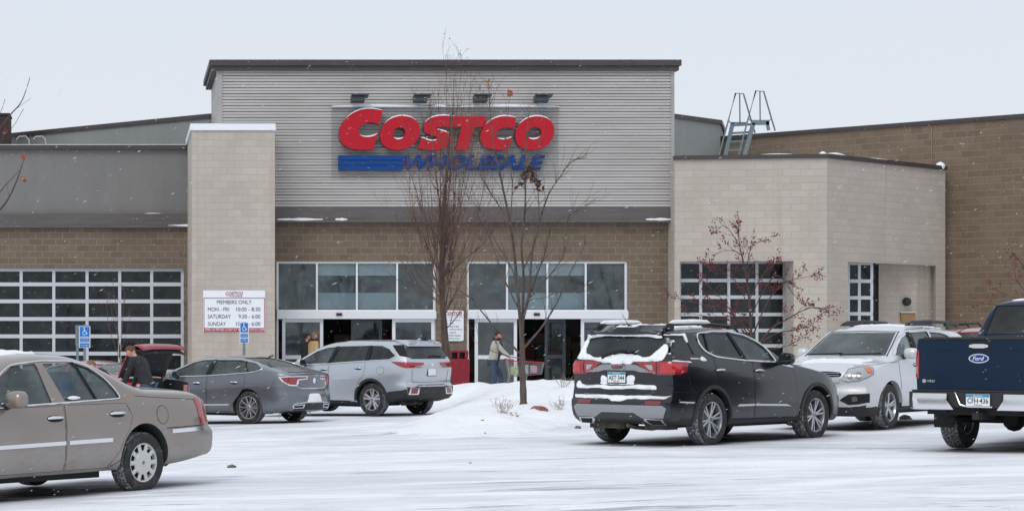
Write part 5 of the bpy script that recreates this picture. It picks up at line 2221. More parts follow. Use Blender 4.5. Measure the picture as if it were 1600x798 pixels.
# ---- grey fastback saloon
def grey_saloon():
    r_ = car_root(3.14, 46.53, 140, 'parked_car', 'slate grey sloping-roof saloon with red tail lamps, parked beside the silver estate SUV', 'car', 'cars parked nose-in along the storefront')
    rw = [(.98, 1.345), (1.06, 1.03), (.10, 1.095), (.0, 1.10), (-.30, 1.165), (-.05, 1.275), (.35, 1.345)]
    fw = [(1.07, 1.345), (1.19, 1.02), (2.15, .99), (2.02, 1.10), (1.62, 1.28), (1.35, 1.34)]
    S = dict(paint='paint_grey', W=.925, R=.345, wb=2.905, xr=-1.12, xf=3.85,
             top=[(-1.15, 1.07), (-1.05, 1.115), (-.75, 1.15), (-.4, 1.22), (.1, 1.36), (.5, 1.43), (.95, 1.455), (1.4, 1.43), (1.75, 1.34), (2.5, 1.05), (3.3, .93), (3.85, .78)],
             belt=[(-1.2, 1.04), (-.3, 1.05), (.1, 1.03), (1, 1.0), (2.2, .97), (4, .85)], zb=[(-1.2, .30), (-.5, .22), (3.9, .2)],
             rear=[(.2, .12), (.30, .04), (.42, 0), (.60, 0), (.72, .05), (.98, .03), (1.08, .0), (1.13, .05)], front=[(.2, .08), (.4, 0), (.7, .1), (.8, .2)],
             tb=.45, rc=.15, tr=.16, rbow=.22, rbp=2.2, arch=.395, cab=(-.15, 2.35, .4), wins=[dict(p=rw), dict(p=fw)],
             ends=[dict(p=[(-.60, 1.21), (.60, 1.21), (.48, 1.40), (-.48, 1.40)], a=-1.0, b=1.1), dict(p=[(-.66, 1.08), (.66, 1.08), (.55, 1.38), (-.55, 1.38)], a=1.5, b=3.2)])
    c = Car(S, r_)
    for v in 'LR':
        c.pane(inset_poly(fw, -.01), v)
        c.pane(inset_poly(rw, -.01), v)
        c.line('window_trim', [(2.2, .975), (1.1, 1.01), (.12, 1.078), (-.12, 1.10), (-.34, 1.165), (-.22, 1.225), (-.05, 1.29), (.35, 1.36), (1.0, 1.365), (1.36, 1.35), (1.64, 1.29), (2.05, 1.11)], v, 'chrome', .011, .006)
        c.patch('pillar_trim', [(.98, 1.35), (1.07, 1.35), (1.19, 1.02), (1.06, 1.03)], v, 'seal', .004, .06, .01)
        c.line('window_divider', [(.21, 1.33), (.04, 1.10)], v, 'seal', .014, -.003)
        c.patch('side_moulding', [(.50, .385), (.50, .415), (1.9, .375), (1.9, .345)], v, 'bright_trim', .008, .08, .01)
        c.line('crease', [(-.95, .80), (-.2, .86), (1.0, .80), (2.4, .72)], v, 'paint_grey', .006, 0.0)
    side_doors(c, [[(1.10, 1.0), (1.08, .26), (.52, .26), (.40, .42), (.27, .56), (.12, .74), (.08, .90), (.11, 1.05)], [(2.3, .95), (2.25, .26), (1.10, .26), (1.12, .99)]],
               [(.36, .875), (1.38, .85)], 'paint_grey', 'chrome', .19)
    B = lambda *p: [(a, b) for a, b in p]
    for sg in (1, -1):
        M_ = lambda P_: [(sg * a, b) for a, b in P_]
        c.patch('lamp_trim', wr([(53, 1.0), (48, .90), (41, .82), (30, .81), (28, .86), (28, .935), (14, .955), (13.5, 1.025), (30, 1.03), (42, 1.022)], sg), 'W', 'chrome', .006, .04, .012)
        c.patch('tail_lamp', wr([(50, .988), (46, .90), (40, .845), (32, .84), (31, .90), (30, .957), (16, .975), (15.5, 1.003), (30, 1.008), (41, 1.002)], sg), 'W', 'lamp_red', .018, .04, .018)
        c.patch('exhaust_tip', M_([(.68, .405), (.34, .42), (.36, .345), (.64, .34)]), 'B', 'chrome', .012, .05, .02)
        c.patch('exhaust_tip', M_([(.64, .395), (.38, .405), (.39, .36), (.62, .355)]), 'B', 'seal', .016, .05, .01)
    c.patch('trunk_lid', [(.44, .765), (.50, .90), (.58, 1.06), (-.58, 1.06), (-.50, .90), (-.44, .765)], 'B', 'paint_grey', .003, .06, .01, seam='panel_gap')
    c.line('trunk_trim', [(.56, .92), (.50, .80), (.42, .757), (-.42, .757), (-.50, .80), (-.56, .92)], 'B', 'chrome', .010, .006)
    c.patch('emblem', [(.05 * math.cos(a * PI / 10), .925 + .062 * math.sin(a * PI / 10)) for a in range(20)], 'B', 'chrome', .014, .03, .014)
    c.patch('plate_recess', [(.26, .47), (.20, .62), (.14, .645), (-.14, .645), (-.20, .62), (-.26, .47)], 'B', 'snow', .006, .05, .01)
    c.line('bumper_trim', [(.66, .43), (.3, .465), (-.3, .465), (-.66, .43)], 'B', 'chrome', .009, .008)
    c.patch('bumper_insert', [(.62, .27), (.62, .33), (.34, .34), (.32, .44), (-.32, .44), (-.34, .34), (-.62, .33), (-.62, .27)], 'B', 'black_plastic', .004, .06, .01)
    c.patch('spoiler', [(-.99, .46), (-.84, .60), (-.78, .56), (-.82, 0), (-.78, -.56), (-.84, -.60), (-.99, -.46), (-1.03, 0)], 'T', 'paint_grey', .014, .07, .012)
    for pl, nm in (([(-.60, 1.195), (.60, 1.195), (.50, 1.40), (-.50, 1.40)], 'B'), ([(-.68, 1.07), (.68, 1.07), (.56, 1.385), (-.56, 1.385)], 'F')):
        c.pane(pl, nm, off=-.008)
    seats(c, (.55, 1.45), 'seat_grey', hh=1.12)
    mirror(c, 1, 1.95, 1.0, 'paint_grey', .88, (.09, .2, .13))
    mirror(c, -1, 1.95, 1.0, 'paint_grey', .88, (.09, .2, .13))
    wheels4(c, .345, .245, .245, 'multi', inset=.02)
    mb = MB()
    for x, y, l in ((-.62, .60, .16), (-.60, -.55, .12), (-.15, .72, .08)):
        mb.tube([(x, y, .27), (x, y + .01, .27 - l)], [.018, .004], 6)
    mb.build('icicle', 'snow', r_, True)
    mb = MB()
    mb.tube([(.10, 0, 1.42), (-.02, 0, 1.46), (-.05, 0, 1.455)], [.03, .02, .006], 8)
    mb.build('aerial', 'paint_grey', r_, True)
    return c


# ---- silver SUV by the entrance
def silver_suv():
    r_ = car_root(6.21, 49.5, 134, 'parked_car', 'silver SUV with dark rear window and red tail lamps, parked nearest the entrance mound', 'car', 'cars parked nose-in along the storefront')
    qw = [(.10, 1.595), (.115, 1.27), (-.48, 1.295), (-.62, 1.37), (-.42, 1.52), (-.20, 1.59)]
    rw = [(1.10, 1.575), (1.25, 1.20), (.20, 1.265), (.19, 1.595)]
    fw = [(1.17, 1.57), (1.33, 1.195), (2.20, 1.16), (2.12, 1.27), (1.72, 1.47), (1.45, 1.545)]
    S = dict(paint='paint_silver', W=.955, R=.37, wb=2.79, xr=-1.05, xf=3.72,
             top=[(-1.2, 1.69), (-.8, 1.70), (0, 1.735), (.9, 1.73), (1.4, 1.69), (1.75, 1.60), (2.55, 1.18), (3.2, 1.08), (3.72, .92)],
             belt=[(-1.2, 1.27), (0, 1.235), (1, 1.19), (2.3, 1.13), (4, .98)], zb=[(-1.2, .42), (-.6, .32), (.5, .25), (3.8, .25)],
             rear=[(.35, .12), (.42, .04), (.52, .0), (.70, .0), (.73, .06), (.80, .075), (1.09, .03), (1.18, .03), (1.26, .06), (1.58, .26), (1.68, .20), (1.72, .22)],
             front=[(.2, .08), (.4, 0), (.9, .08), (1.0, .2)], tb=.36, rc=.14, tr=.13, rbow=.12, arch=.43,
             cladz=lambda x: .47 if x < -.3 else .33, cab=(-.72, 2.4, .45), wins=[dict(p=qw), dict(p=rw), dict(p=fw)],
             ends=[dict(p=[(-.60, 1.32), (.60, 1.32), (.52, 1.60), (-.52, 1.60)], a=-2, b=-.5), dict(p=[(-.70, 1.20), (.70, 1.20), (.56, 1.62), (-.56, 1.62)], a=1.5, b=3.2)])
    c = Car(S, r_)
    for v in 'LR':
        c.pane(inset_poly(fw, -.01), v)
        c.pane(inset_poly(rw, -.01), v, 'glass_dark')
        c.pane(inset_poly(qw, -.01), v, 'glass_dark')
        c.line('window_trim', [(2.25, 1.145), (1.28, 1.18), (.13, 1.25), (-.50, 1.28), (-.66, 1.37), (-.42, 1.54), (-.18, 1.61), (1.1, 1.595)], v, 'chrome', .011, .006)
        for pl in ([(1.08, 1.58), (1.18, 1.575), (1.34, 1.19), (1.23, 1.195)], [(.085, 1.60), (.205, 1.60), (.215, 1.26), (.10, 1.265)]):
            c.patch('pillar_trim', pl, v, 'seal', .004, .06, .01)
        c.patch('side_moulding', [(.60, .85), (.60, .87), (1.14, .845), (1.14, .825)], v, 'bright_trim', .008, .08, .01)
        c.patch('cladding', [(-.62, .30), (-.44, .50), (-.50, .56), (-.85, .60), (-1.2, .72), (-1.2, .40)], v, 'black_plastic', .008, .07, .015)
        c.patch('cladding', [(.44, .24), (2.30, .24), (2.30, .31), (.47, .32)], v, 'black_plastic', .008, .08, .015)
        c.patch('roof_rail', [(-.6, 1.69), (1.2, 1.70), (1.2, 1.72), (-.6, 1.71)], v, 'chrome', .01, .1, .01)
    arch_trim(c, 'black_plastic', .43, .49, z0=.34)
    side_doors(c, [[(1.27, 1.16), (1.21, .34), (.50, .34), (.46, .60), (.33, .82), (.20, .95), (.19, 1.23)], [(2.3, 1.12), (2.28, .34), (1.23, .34), (1.29, 1.155)]],
               [(.38, 1.085), (1.42, 1.05)], 'paint_silver', 'chrome', .2)
    c.patch('fuel_door', smooth_poly([(-.17, .95), (-.38, .96), (-.38, 1.12), (-.17, 1.11)], 2), 'L', 'paint_silver', .002, .06, .004, seam='panel_gap')
    for sg in (1, -1):
        M_ = lambda P_: [(sg * a, b) for a, b in P_]
        vw = 'L' if sg > 0 else 'R'
        c.patch('tail_lamp', wr([(61, 1.24), (17, 1.215), (19, 1.155), (29, 1.15), (34, 1.105), (45, 1.10), (52, 1.15)], sg), 'W', 'lamp_red', .012, .04, .018)
        c.patch('reversing_lamp', wr([(34, 1.095), (29, 1.14), (19, 1.147), (21, 1.105)], sg), 'W', 'chrome', .011, .04, .014)
        c.patch('reflector_surround', M_([(.80, .50), (.74, .66), (.46, .66), (.50, .50)]), 'B', 'chrome', .010, .05, .012)
        c.patch('reflector', M_([(.745, .525), (.70, .635), (.52, .635), (.55, .525)]), 'B', 'lamp_dark_red', .016, .05, .012)
    c.patch('bumper_insert', [(.88, .42), (.84, .60), (.44, .72), (-.44, .72), (-.84, .60), (-.88, .42)], 'B', 'black_plastic', .006, .07, .012)
    c.line('tailgate_trim', [(.66, .755), (0, .765), (-.66, .755)], 'B', 'chrome', .008, .004)
    c.line('panel_gap', [(.62, .775), (-.62, .775)], 'B', 'seal', .006, 0)
    c.line('panel_gap', [(.62, .775), (.66, 1.06)], 'B', 'seal', .005, 0)
    c.line('panel_gap', [(-.62, .775), (-.66, 1.06)], 'B', 'seal', .005, 0)
    c.patch('rear_window', [(-.74, 1.36), (-.60, 1.30), (.60, 1.30), (.74, 1.36), (.82, 1.50), (.66, 1.60), (-.66, 1.60), (-.82, 1.50)], 'B', 'glass_dark', .004, .06, .004)
    c.patch('rear_spoiler', [(-.66, 1.61), (.66, 1.61), (.60, 1.685), (-.60, 1.685)], 'B', 'paint_silver', .05, .06, .05)
    for sg in (1, -1):
        c.patch('quarter_glass', wr([(41, 1.345), (50, 1.37), (60, 1.61), (44, 1.615)], sg), 'W', 'seal', .006, .04, .006)
    c.line('wiper', [(.05, 1.335), (-.12, 1.36), (-.42, 1.345)], 'B', 'seal', .014, .02)
    c.pane([(-.70, 1.19), (.70, 1.19), (.56, 1.63), (-.56, 1.63)], 'F', off=-.008)
    c.patch('emblem', [(.055 * math.cos(a * PI / 10), 1.17 + .036 * math.sin(a * PI / 10)) for a in range(20)], 'B', 'chrome', .012, .03, .012)
    plate(c, 0.0, 1.0, None, False, .28, .15, .014)
    mb = MB()
    mb.tube([(-.55, 0, 1.69), (-.66, 0, 1.75), (-.70, 0, 1.74)], [.035, .022, .008], 8)
    mb.build('aerial', 'paint_silver', r_, True)
    seats(c, (.45, 1.4), 'seat_grey', hh=1.30)
    mirror(c, 1, 2.02, 1.17, 'paint_silver', .9, (.1, .22, .16))
    mirror(c, -1, 2.02, 1.17, 'paint_silver', .9, (.1, .22, .16))
    wheels4(c, .372, .245, .248, 'five', inset=.02)
    return c


# ---- snow-covered dark SUV, centre right
def dark_suv():
    r_ = car_root(7.9, 31.95, 42, 'parked_car', 'black SUV seen from behind with snow over its rear window and bumper', 'car')
    qw = [(-.52, 1.59), (-.40, 1.33), (-.96, 1.34), (-.97, 1.56)]
    rw = [(.61, 1.635), (.88, 1.255), (.12, 1.32), (-.13, 1.40), (-.21, 1.50), (-.20, 1.62), (.2, 1.64)]
    fw = [(.67, 1.632), (.95, 1.25), (1.70, 1.225), (1.53, 1.40), (1.29, 1.51), (1.02, 1.59)]
    S = dict(paint='paint_dark', W=.958, R=.385, wb=2.86, xr=-1.03, xf=3.82,
             top=[(-1.1, 1.70), (-.7, 1.715), (0, 1.745), (.6, 1.74), (1.0, 1.69), (1.4, 1.58), (1.75, 1.42), (2.1, 1.25), (2.9, 1.13), (3.5, 1.03), (3.82, .86)],
             belt=[(-1.2, 1.29), (0, 1.27), (1, 1.23), (1.8, 1.19), (2.6, 1.08), (4, .95)], zb=[(-1.2, .34), (-.55, .30), (.5, .31), (2.4, .31), (3.9, .28)],
             rear=[(.3, .18), (.36, .08), (.44, .02), (.56, .0), (.66, .0), (.71, .05), (.80, .05), (.83, .075), (1.02, .06), (1.20, .035), (1.27, .08), (1.60, .26), (1.67, .22), (1.73, .26)],
             front=[(.2, .12), (.4, .02), (.8, .0), (.95, .10), (1.0, .2)], tb=.30, rc=.09, tr=.10, rbow=.10, arch=.455, rbp=4,
             cladz=lambda x: .40, cab=(-.70, 2.0, .50), wins=[dict(p=qw), dict(p=rw), dict(p=fw)],
             ends=[dict(p=[(-.55, 1.33), (.55, 1.33), (.50, 1.58), (-.50, 1.58)], a=-2, b=-.5), dict(p=[(-.70, 1.28), (.70, 1.28), (.56, 1.62), (-.56, 1.62)], a=1.0, b=3.0)])
    c = Car(S, r_)
    for v in 'LR':
        c.pane(inset_poly(fw, -.01), v)
        c.pane(inset_poly(rw, -.01), v, 'glass_dark')
        c.pane(inset_poly(qw, -.01), v, 'glass_dark')
        q = [(1.78, 1.21), (.9, 1.235), (.12, 1.295), (-.13, 1.375), (-.245, 1.50), (-.235, 1.635), (.2, 1.662), (.62, 1.66), (1.03, 1.612), (1.31, 1.53), (1.55, 1.42), (1.74, 1.23)]
        c.line('window_trim', q, v, 'chrome', .015, .010)
        c.patch('pillar_trim', [(.60, 1.645), (.67, 1.64), (.97, 1.245), (.88, 1.245)], v, 'seal', .004, .06, .01)
        c.line('window_divider', [(-.02, 1.655), (-.02, 1.36)], v, 'seal', .014, -.003)
        c.patch('side_moulding', [(.62, .565), (1.085, .565), (1.085, .595), (.66, .595)], v, 'bright_trim', .01, .08, .012)
        c.patch('side_moulding', [(1.115, .565), (2.10, .54), (1.95, .575), (1.115, .595)], v, 'bright_trim', .01, .08, .012)
        c.patch('cladding', [(.46, .31), (2.38, .31), (2.40, .37), (.48, .37)], v, 'black_plastic', .010, .08, .02)
        c.patch('reflector', [(-.50, .63), (-.80, .645), (-.80, .66), (-.50, .65)], v, 'bright_trim', .01, .06, .01)
        c.line('panel_gap', [(-.52, 1.24), (-.62, 1.05), (-.55, .83), (-.42, .78)], v, 'seal', .005, 0)
        c.line('panel_gap', [(-.45, .78), (-.9, .80)], v, 'seal', .004, 0)
    arch_trim(c, 'black_plastic', .45, .505, z0=.34)
    side_doors(c, [[(1.06, 1.21), (1.08, .385), (.50, .39), (.44, .60), (.33, .76), (.18, .90), (.10, 1.02), (.06, 1.28), (.15, 1.285)],
                   [(1.82, 1.18), (2.20, 1.10), (2.26, .90), (2.30, .38), (1.10, .385), (1.09, 1.205)]], [(.18, 1.10), (1.22, 1.085)], 'paint_dark', 'chrome', .20)
    for sg in (1, -1):
        M_ = lambda P_: [(sg * a, b) for a, b in P_]
        vw = 'L' if sg > 0 else 'R'
        tl_ = c.patch('tail_lamp', wr([(58, 1.222), (45, 1.232), (33, 1.228), (15, 1.222), (20, 1.19), (27, 1.09), (33.5, 1.045), (50, 1.045), (56, 1.08)], sg), 'W', 'lamp_red', .014, .04, .018)
        c.patch('reversing_lamp', wr([(31, 1.185), (25, 1.185), (28.5, 1.12), (31.5, 1.105)], sg), 'W', 'lamp_clear', .019, .04, .012, parent=tl_)
        c.patch('lamp_lens', wr([(52, 1.20), (37, 1.205), (36.5, 1.075), (49, 1.075)], sg), 'W', 'lamp_bright_red', .020, .04, .010, parent=tl_)
        c.line('lamp_divider', wr([(34, 1.225), (34, 1.05)], sg), 'W', 'seal', .006, .016, parent=tl_)
        c.patch('reflector', M_([(.72, .615), (.72, .66), (.46, .66), (.48, .61)]), 'B', 'lamp_dark_red', .012, .05, .012)
        c.patch('exhaust_tip', M_([(.74, .33), (.72, .41), (.44, .42), (.42, .39), (.50, .33)]), 'B', 'chrome', .02, .05, .03)
        c.patch('exhaust_tip', M_([(.71, .34), (.69, .395), (.47, .40), (.52, .34)]), 'B', 'seal', .026, .05, .01)
    c.patch('skid_plate', [(.74, .42), (.80, .56), (.74, .60), (-.74, .60), (-.80, .56), (-.74, .42), (-.40, .42), (-.28, .49), (.28, .49), (.40, .42)], 'B', 'diffuser_silver', .012, .05, .016)
    c.patch('garnish', [(.66, 1.085), (.50, 1.10), (.30, 1.185), (.20, 1.19), (-.20, 1.19), (-.30, 1.185), (-.50, 1.10), (-.66, 1.085), (-.60, 1.07), (-.36, 1.08), (-.26, 1.105), (.26, 1.105), (.36, 1.08), (.60, 1.07)], 'B', 'diffuser_silver', .014, .04, .014)
    text_obj('lettering', 'GMC', 'lamp_dark_red', .055, back_M(c, 0, 1.15, .02), r_, width=.24, extrude=.006, offset=.03)
    text_obj('lettering', 'ACADIA', 'chrome', .022, back_M(c, .52, .875, .006), r_, width=.19, extrude=.006)
    text_obj('lettering', 'DENALI', 'chrome', .028, back_M(c, .50, .74, .006), r_, width=.21, extrude=.006)
    text_obj('lettering', 'AWD', 'chrome', .028, back_M(c, -.50, .74, .006), r_, width=.12, extrude=.006)
    plate(c, 0.05, 1.0, 'AET\u00b7344', True, .305, .155, .012)
    c.patch('rear_window', [(-.70, 1.32), (.70, 1.32), (.66, 1.56), (.58, 1.60), (-.58, 1.60), (-.66, 1.56)], 'B', 'glass_dark', .003, .06, .004)
    c.patch('rear_spoiler', [(-.62, 1.635), (.62, 1.635), (.58, 1.70), (-.58, 1.70)], 'B', 'paint_dark', .06, .06, .07)
    c.pane([(-.70, 1.27), (.70, 1.27), (.56, 1.63), (-.56, 1.63)], 'F', off=-.008)
    c.line('wiper', [(.30, 1.26), (.18, 1.33), (-.05, 1.37), (-.22, 1.35)], 'B', 'seal', .022, .04)
    c.patch('bumper_step', [(-.86, .52), (.86, .52), (.86, .54), (-.86, .54)], 'B', 'black_plastic', .003, .08, .004)
    # snow: heavy below the window and on every ledge
    sn = lambda pl, vw='B', sd=0, **k: snow_patch(c, pl, vw, sd, **k)
    sn([(-.72, 1.25), (-.73, 1.42), (-.68, 1.50), (-.58, 1.40), (-.50, 1.30), (-.30, 1.31), (-.10, 1.345), (.10, 1.34), (.20, 1.30), (.36, 1.30), (.50, 1.29), (.64, 1.34), (.68, 1.42), (.74, 1.25), (.50, 1.24), (.40, 1.225), (.30, 1.20), (.1, 1.195), (-.2, 1.195), (-.24, 1.215)], 'B', 1, dome=.028, rag=.015)
    sn([(-.60, 1.615), (-.62, 1.56), (-.55, 1.575), (-.3, 1.60), (.1, 1.612), (.4, 1.60), (.60, 1.575), (.66, 1.52), (.68, 1.60), (.60, 1.645), (-.58, 1.645)], 'B', 2, dome=.022, rag=.008, off=.045, step=.035)
    sn([(.72, 1.25), (.80, 1.27), (.72, 1.56), (.66, 1.60), (.67, 1.45)], 'B', 7, dome=.012, rag=.004, step=.03)
    sn([(-.76, .695), (-.5, .69), (-.15, .69), (-.08, .65), (.10, .65), (.18, .69), (.5, .685), (.80, .69), (.82, .74), (.30, .745), (0, .735), (-.4, .74), (-.84, .735)], 'B', 3, dome=.03, rag=.006, step=.035)
    sn([(-.62, .83), (-.3, .835), (.1, .825), (.4, .835), (.78, .83), (.80, .86), (.76, .90), (.6, .875), (.35, .885), (0, .875), (-.3, .90), (-.6, .885)], 'B', 4, dome=.022, rag=.008, step=.035)
    sn([(.34, .895), (-.24, .895), (-.25, .93), (.34, .93)], 'B', 8, dome=.012, rag=.006, step=.03)
    sn([(-.24, .92), (-.27, 1.0), (-.22, 1.04), (-.115, 1.02), (-.115, .92)], 'B', 18, dome=.012, rag=.006, step=.03)
    sn([(.34, .92), (.33, 1.02), (.28, 1.03), (.215, .99), (.215, .92)], 'B', 19, dome=.012, rag=.006, step=.03)
    sn([(.66, .84), (.80, .84), (.81, .91), (.74, .95), (.68, .88)], 'B', 9, dome=.02, rag=.008, step=.03)
    sn([(-.62, -.50), (.1, -.50), (.55, -.42), (.3, .2), (.1, .5), (-.3, .52), (-.60, .50), (-.66, 0)], 'T', 5, dome=.035, rag=.04, step=.07)
    for sg in (-1, 1):
        v = 'L' if sg > 0 else 'R'
        sn([(-.52, 1.635), (-1.0, 1.62), (-.99, 1.605), (-.55, 1.61), (-.50, 1.50), (-.47, 1.52), (-.49, 1.64)], v, 11, dome=.012, rag=.004, step=.03)
        sn([(-.90, 1.235), (-.86, 1.255), (-.52, 1.235), (-.50, 1.215)], v, 12, dome=.014, rag=.004, step=.03)
        sn([(-.30, 1.26), (-.24, 1.31), (-.16, 1.28), (-.12, 1.235), (-.24, 1.235)], v, 13, dome=.014, rag=.004, step=.03)
        sn([(1.90, 1.24), (2.02, 1.20), (2.25, 1.13), (2.2, 1.12), (1.92, 1.155)], v, 14, dome=.03, rag=.008, step=.03)
        sn([(-.52, 1.27), (-.30, 1.265), (-.30, 1.275), (-.52, 1.285)], v, 15, dome=.01, rag=.003, step=.03)
    # roof rails, one buried under a snow loaf
    for sg in (1, -1):
        mb = MB()
        y = sg * .60
        mb.tube([(-.75, y, 1.70), (-.62, y, 1.765), (.3, y, 1.785), (1.05, y, 1.74), (1.2, y, 1.66)], [.02, .022, .022, .022, .016], 8)
        for x in (-.6, 1.0):
            mb.box((x, y, 1.735), (.14, .04, .07))
        rl = mb.build('roof_rail', 'black_plastic', r_, True, 30)
        mb = MB()
        mb.tube([(-.60, y, 1.79), (-.5, y, 1.80), (.0, y, 1.81), (.35, y, 1.805), (.45, y, 1.79)], [.012, .034, .040, .034, .01], 10)
        mb.build('snow_patch', 'snow', rl, True)
    mb = MB()
    mb.tube([(-.55, .12, 1.73), (-.75, .12, 1.93)], [.006, .003], 6)
    mb.tube([(-.50, .12, 1.72), (-.58, .12, 1.75)], [.04, .02], 8)
    mb.build('aerial', 'seal', r_, True)
    for x, y in ((-.2, -.35), (-.05, .1), (-.6, -.5), (-.65, .25), (-.35, .45)):
        p = c.hit('T', x, y, .02)[0]
    seats(c, (-.35, .4, 1.25), 'seat_grey', hh=1.34)
    steering(c, 1.7, 1.15)
    mirror(c, -1, 1.80, 1.23, 'paint_dark', .92, (.1, .22, .17))
    mirror(c, 1, 1.80, 1.23, 'paint_dark', .92, (.1, .22, .17))
    wheels4(c, .383, .245, .262, 'six', 'alloy', inset=.015)
    mb = MB()
    mb.tube([(-.93, -.1, .30), (-.80, -.15, .27), (-.6, -.3, .25), (-.2, -.3, .27)], .03, 8)
    mb.box((-.66, .33, .31), (.30, .62, .13))
    mb.box((-.66, -.50, .31), (.30, .36, .13))
    mb.build('exhaust', 'underbody', r_, True, 50)
    return c


# ---- white-silver SUV facing the camera
def white_suv():
    r_ = car_root(13.80, 37.92, 227.5, 'parked_car', 'pale silver SUV with its headlights towards us, left of the blue pickup', 'car')
    qw = [(.86, 1.59), (.80, 1.27), (.20, 1.31), (-.05, 1.37), (.15, 1.53), (.40, 1.575)]
    fw = [(1.86, 1.545), (2.12, 1.215), (2.55, 1.19), (2.42, 1.33), (2.15, 1.47)]
    rw = [(1.80, 1.555), (2.02, 1.22), (.92, 1.255), (.92, 1.59), (1.4, 1.59)]
    fw = [(1.72, 1.565), (1.80, 1.225), (2.50, 1.195), (2.36, 1.265), (2.15, 1.385), (1.95, 1.49)]
    rw = [(1.62, 1.575), (1.66, 1.235), (.92, 1.265), (.92, 1.60)]
    S = dict(paint='paint_white', W=.915, R=.36, wb=2.857, xr=-1.05, xf=3.70,
             top=[(-1.1, 1.60), (-.7, 1.64), (0, 1.685), (.9, 1.71), (1.5, 1.69), (1.85, 1.62), (2.72, 1.145), (3.1, 1.095), (3.5, 1.02), (3.70, .93)],
             belt=[(-1.2, 1.22), (0, 1.22), (1.6, 1.19), (2.4, 1.13), (3, 1.03), (4, .95)], zb=[(-1.2, .34), (.5, .30), (2.4, .28), (3.3, .22), (3.9, .20)],
             rear=[(.35, .12), (.5, 0), (.72, 0), (.8, .05), (1.2, .05), (1.6, .35)],
             front=[(.18, .10), (.33, .03), (.40, .0), (.60, .0), (.68, .03), (.85, .03), (.95, .08), (1.02, .16)], tb=.38, rc=.15, tf=.16, fbow=.24, arch=.435, crown=.05,
             cladz=lambda x: .36, cab=(-.6, 2.5, .50), wins=[dict(p=qw), dict(p=rw), dict(p=fw)],
             ends=[dict(p=[(-.60, 1.28), (.60, 1.28), (.52, 1.52), (-.52, 1.52)], a=-2, b=-.4), dict(p=[(-.68, 1.195), (.68, 1.195), (.56, 1.575), (-.56, 1.575)], a=1.6, b=3.3)])
    c = Car(S, r_)
    for v in 'LR':
        c.pane(inset_poly(fw, -.01), v)
        c.pane(inset_poly(rw, -.01), v, 'glass_dark')
        c.pane(inset_poly(qw, -.01), v, 'glass_dark')
        c.line('window_trim', [(2.54, 1.182), (.9, 1.245), (.2, 1.29), (-.09, 1.37), (.12, 1.54), (.40, 1.592), (.95, 1.615), (1.72, 1.585), (1.96, 1.51), (2.16, 1.405), (2.38, 1.28), (2.53, 1.195)], v, 'chrome', .008, .006)
        c.patch('pillar_trim', [(1.60, 1.59), (1.73, 1.58), (1.81, 1.22), (1.65, 1.23)], v, 'seal', .004, .06, .01)
        c.line('panel_gap', [(2.55, 1.10), (2.9, 1.075), (3.3, 1.03)], v, 'seal', .005, 0)
        c.patch('cladding', [(.48, .30), (2.38, .28), (2.38, .34), (.50, .36)], v, 'black_plastic', .008, .08, .015)
    arch_trim(c, 'paint_white', .43, .465, z0=.42, off=.006)
    side_doors(c, [[(1.66, 1.20), (1.62, .36), (.52, .38), (.45, .6), (.25, .8), (.22, 1.26)], [(2.50, 1.13), (2.52, .90), (2.42, .36), (1.64, .36), (1.68, 1.20)]], [(.75, 1.08), (1.85, 1.04)], 'paint_white', 'paint_white', .2)
    for sg in (1, -1):
        M_ = lambda P_: [(sg * a, b) for a, b in P_]
        vw = 'L' if sg > 0 else 'R'
        hp_ = [(3.34, 1.0), (3.10, 1.015), (3.12, .955), (3.30, .90), (3.75, .79), (3.75, .96)]
        hl_ = c.patch('headlight', wr([(23, .80), (25, .86), (30, .965), (40, 1.0), (50, 1.01), (53, .99), (51, .90), (45, .85), (37, .795), (28, .78)], sg), 'V', 'lamp_clear', .012, .04, .018)
        c.patch('indicator', wr([(45, .915), (45, .99), (51, .995), (50, .91)], sg), 'V', 'lamp_amber', .020, .03, .012, parent=hl_)
        c.line('headlight_seal', wr([(53, .995), (50, 1.015), (40, 1.005), (30, .97), (25, .865), (23, .80), (28, .776), (37, .79), (45, .845), (51, .895), (53, .99)], sg), 'V', 'alloy_grey', .007, .010, parent=hl_)
        for th, rr in ((30, 2.5), (37.5, 2.7)):
            c.patch('headlight_lens', wr([(th + rr * math.cos(a * PI / 8), .865 + rr * .0192 * math.sin(a * PI / 8)) for a in range(16)], sg), 'V', 'alloy_grey', .018, .03, .01, parent=hl_)
            c.patch('headlight_bulb', wr([(th + .9 * math.cos(a * PI / 4), .865 + .017 * math.sin(a * PI / 4)) for a in range(8)], sg), 'V', 'alloy', .024, .03, .01, parent=hl_)
        c.patch('fog_recess', M_([(.38, .47), (.44, .52), (.52, .57), (.80, .585), (.80, .44), (.66, .41), (.52, .40)]), 'F', 'seal', .008, .05, .012)
        mb = MB()
        for y0 in (.62,):
            p = c.hit('F', sg * .60, .49, .02)[0]
            mb.lathe([(0, 0), (.045, 0), (.05, -.02)], 16, Matrix.Translation(p) @ Matrix.Rotation(R(-90), 4, 'Z'))
        mb.build('fog_lamp', 'alloy', r_, True)
    c.patch('grille', smooth_poly([(-.40, .89), (-.34, .935), (.34, .935), (.40, .89), (.36, .845), (-.36, .845)], 1), 'F', 'seal', .010, .05, .012)
    c.patch('grille', smooth_poly([(-.33, .73), (.33, .73), (.26, .60), (-.26, .60)], 1), 'F', 'seal', .010, .05, .012)
    c.patch('grille_bar', [(-.36, .76), (-.38, .83), (.38, .83), (.36, .76)], 'F', 'paint_white', .022, .06, .014)
    for z in (.87, .905):
        c.line('grille_slat', [(-.36, z), (.36, z)], 'F', 'chrome', .005, .014)
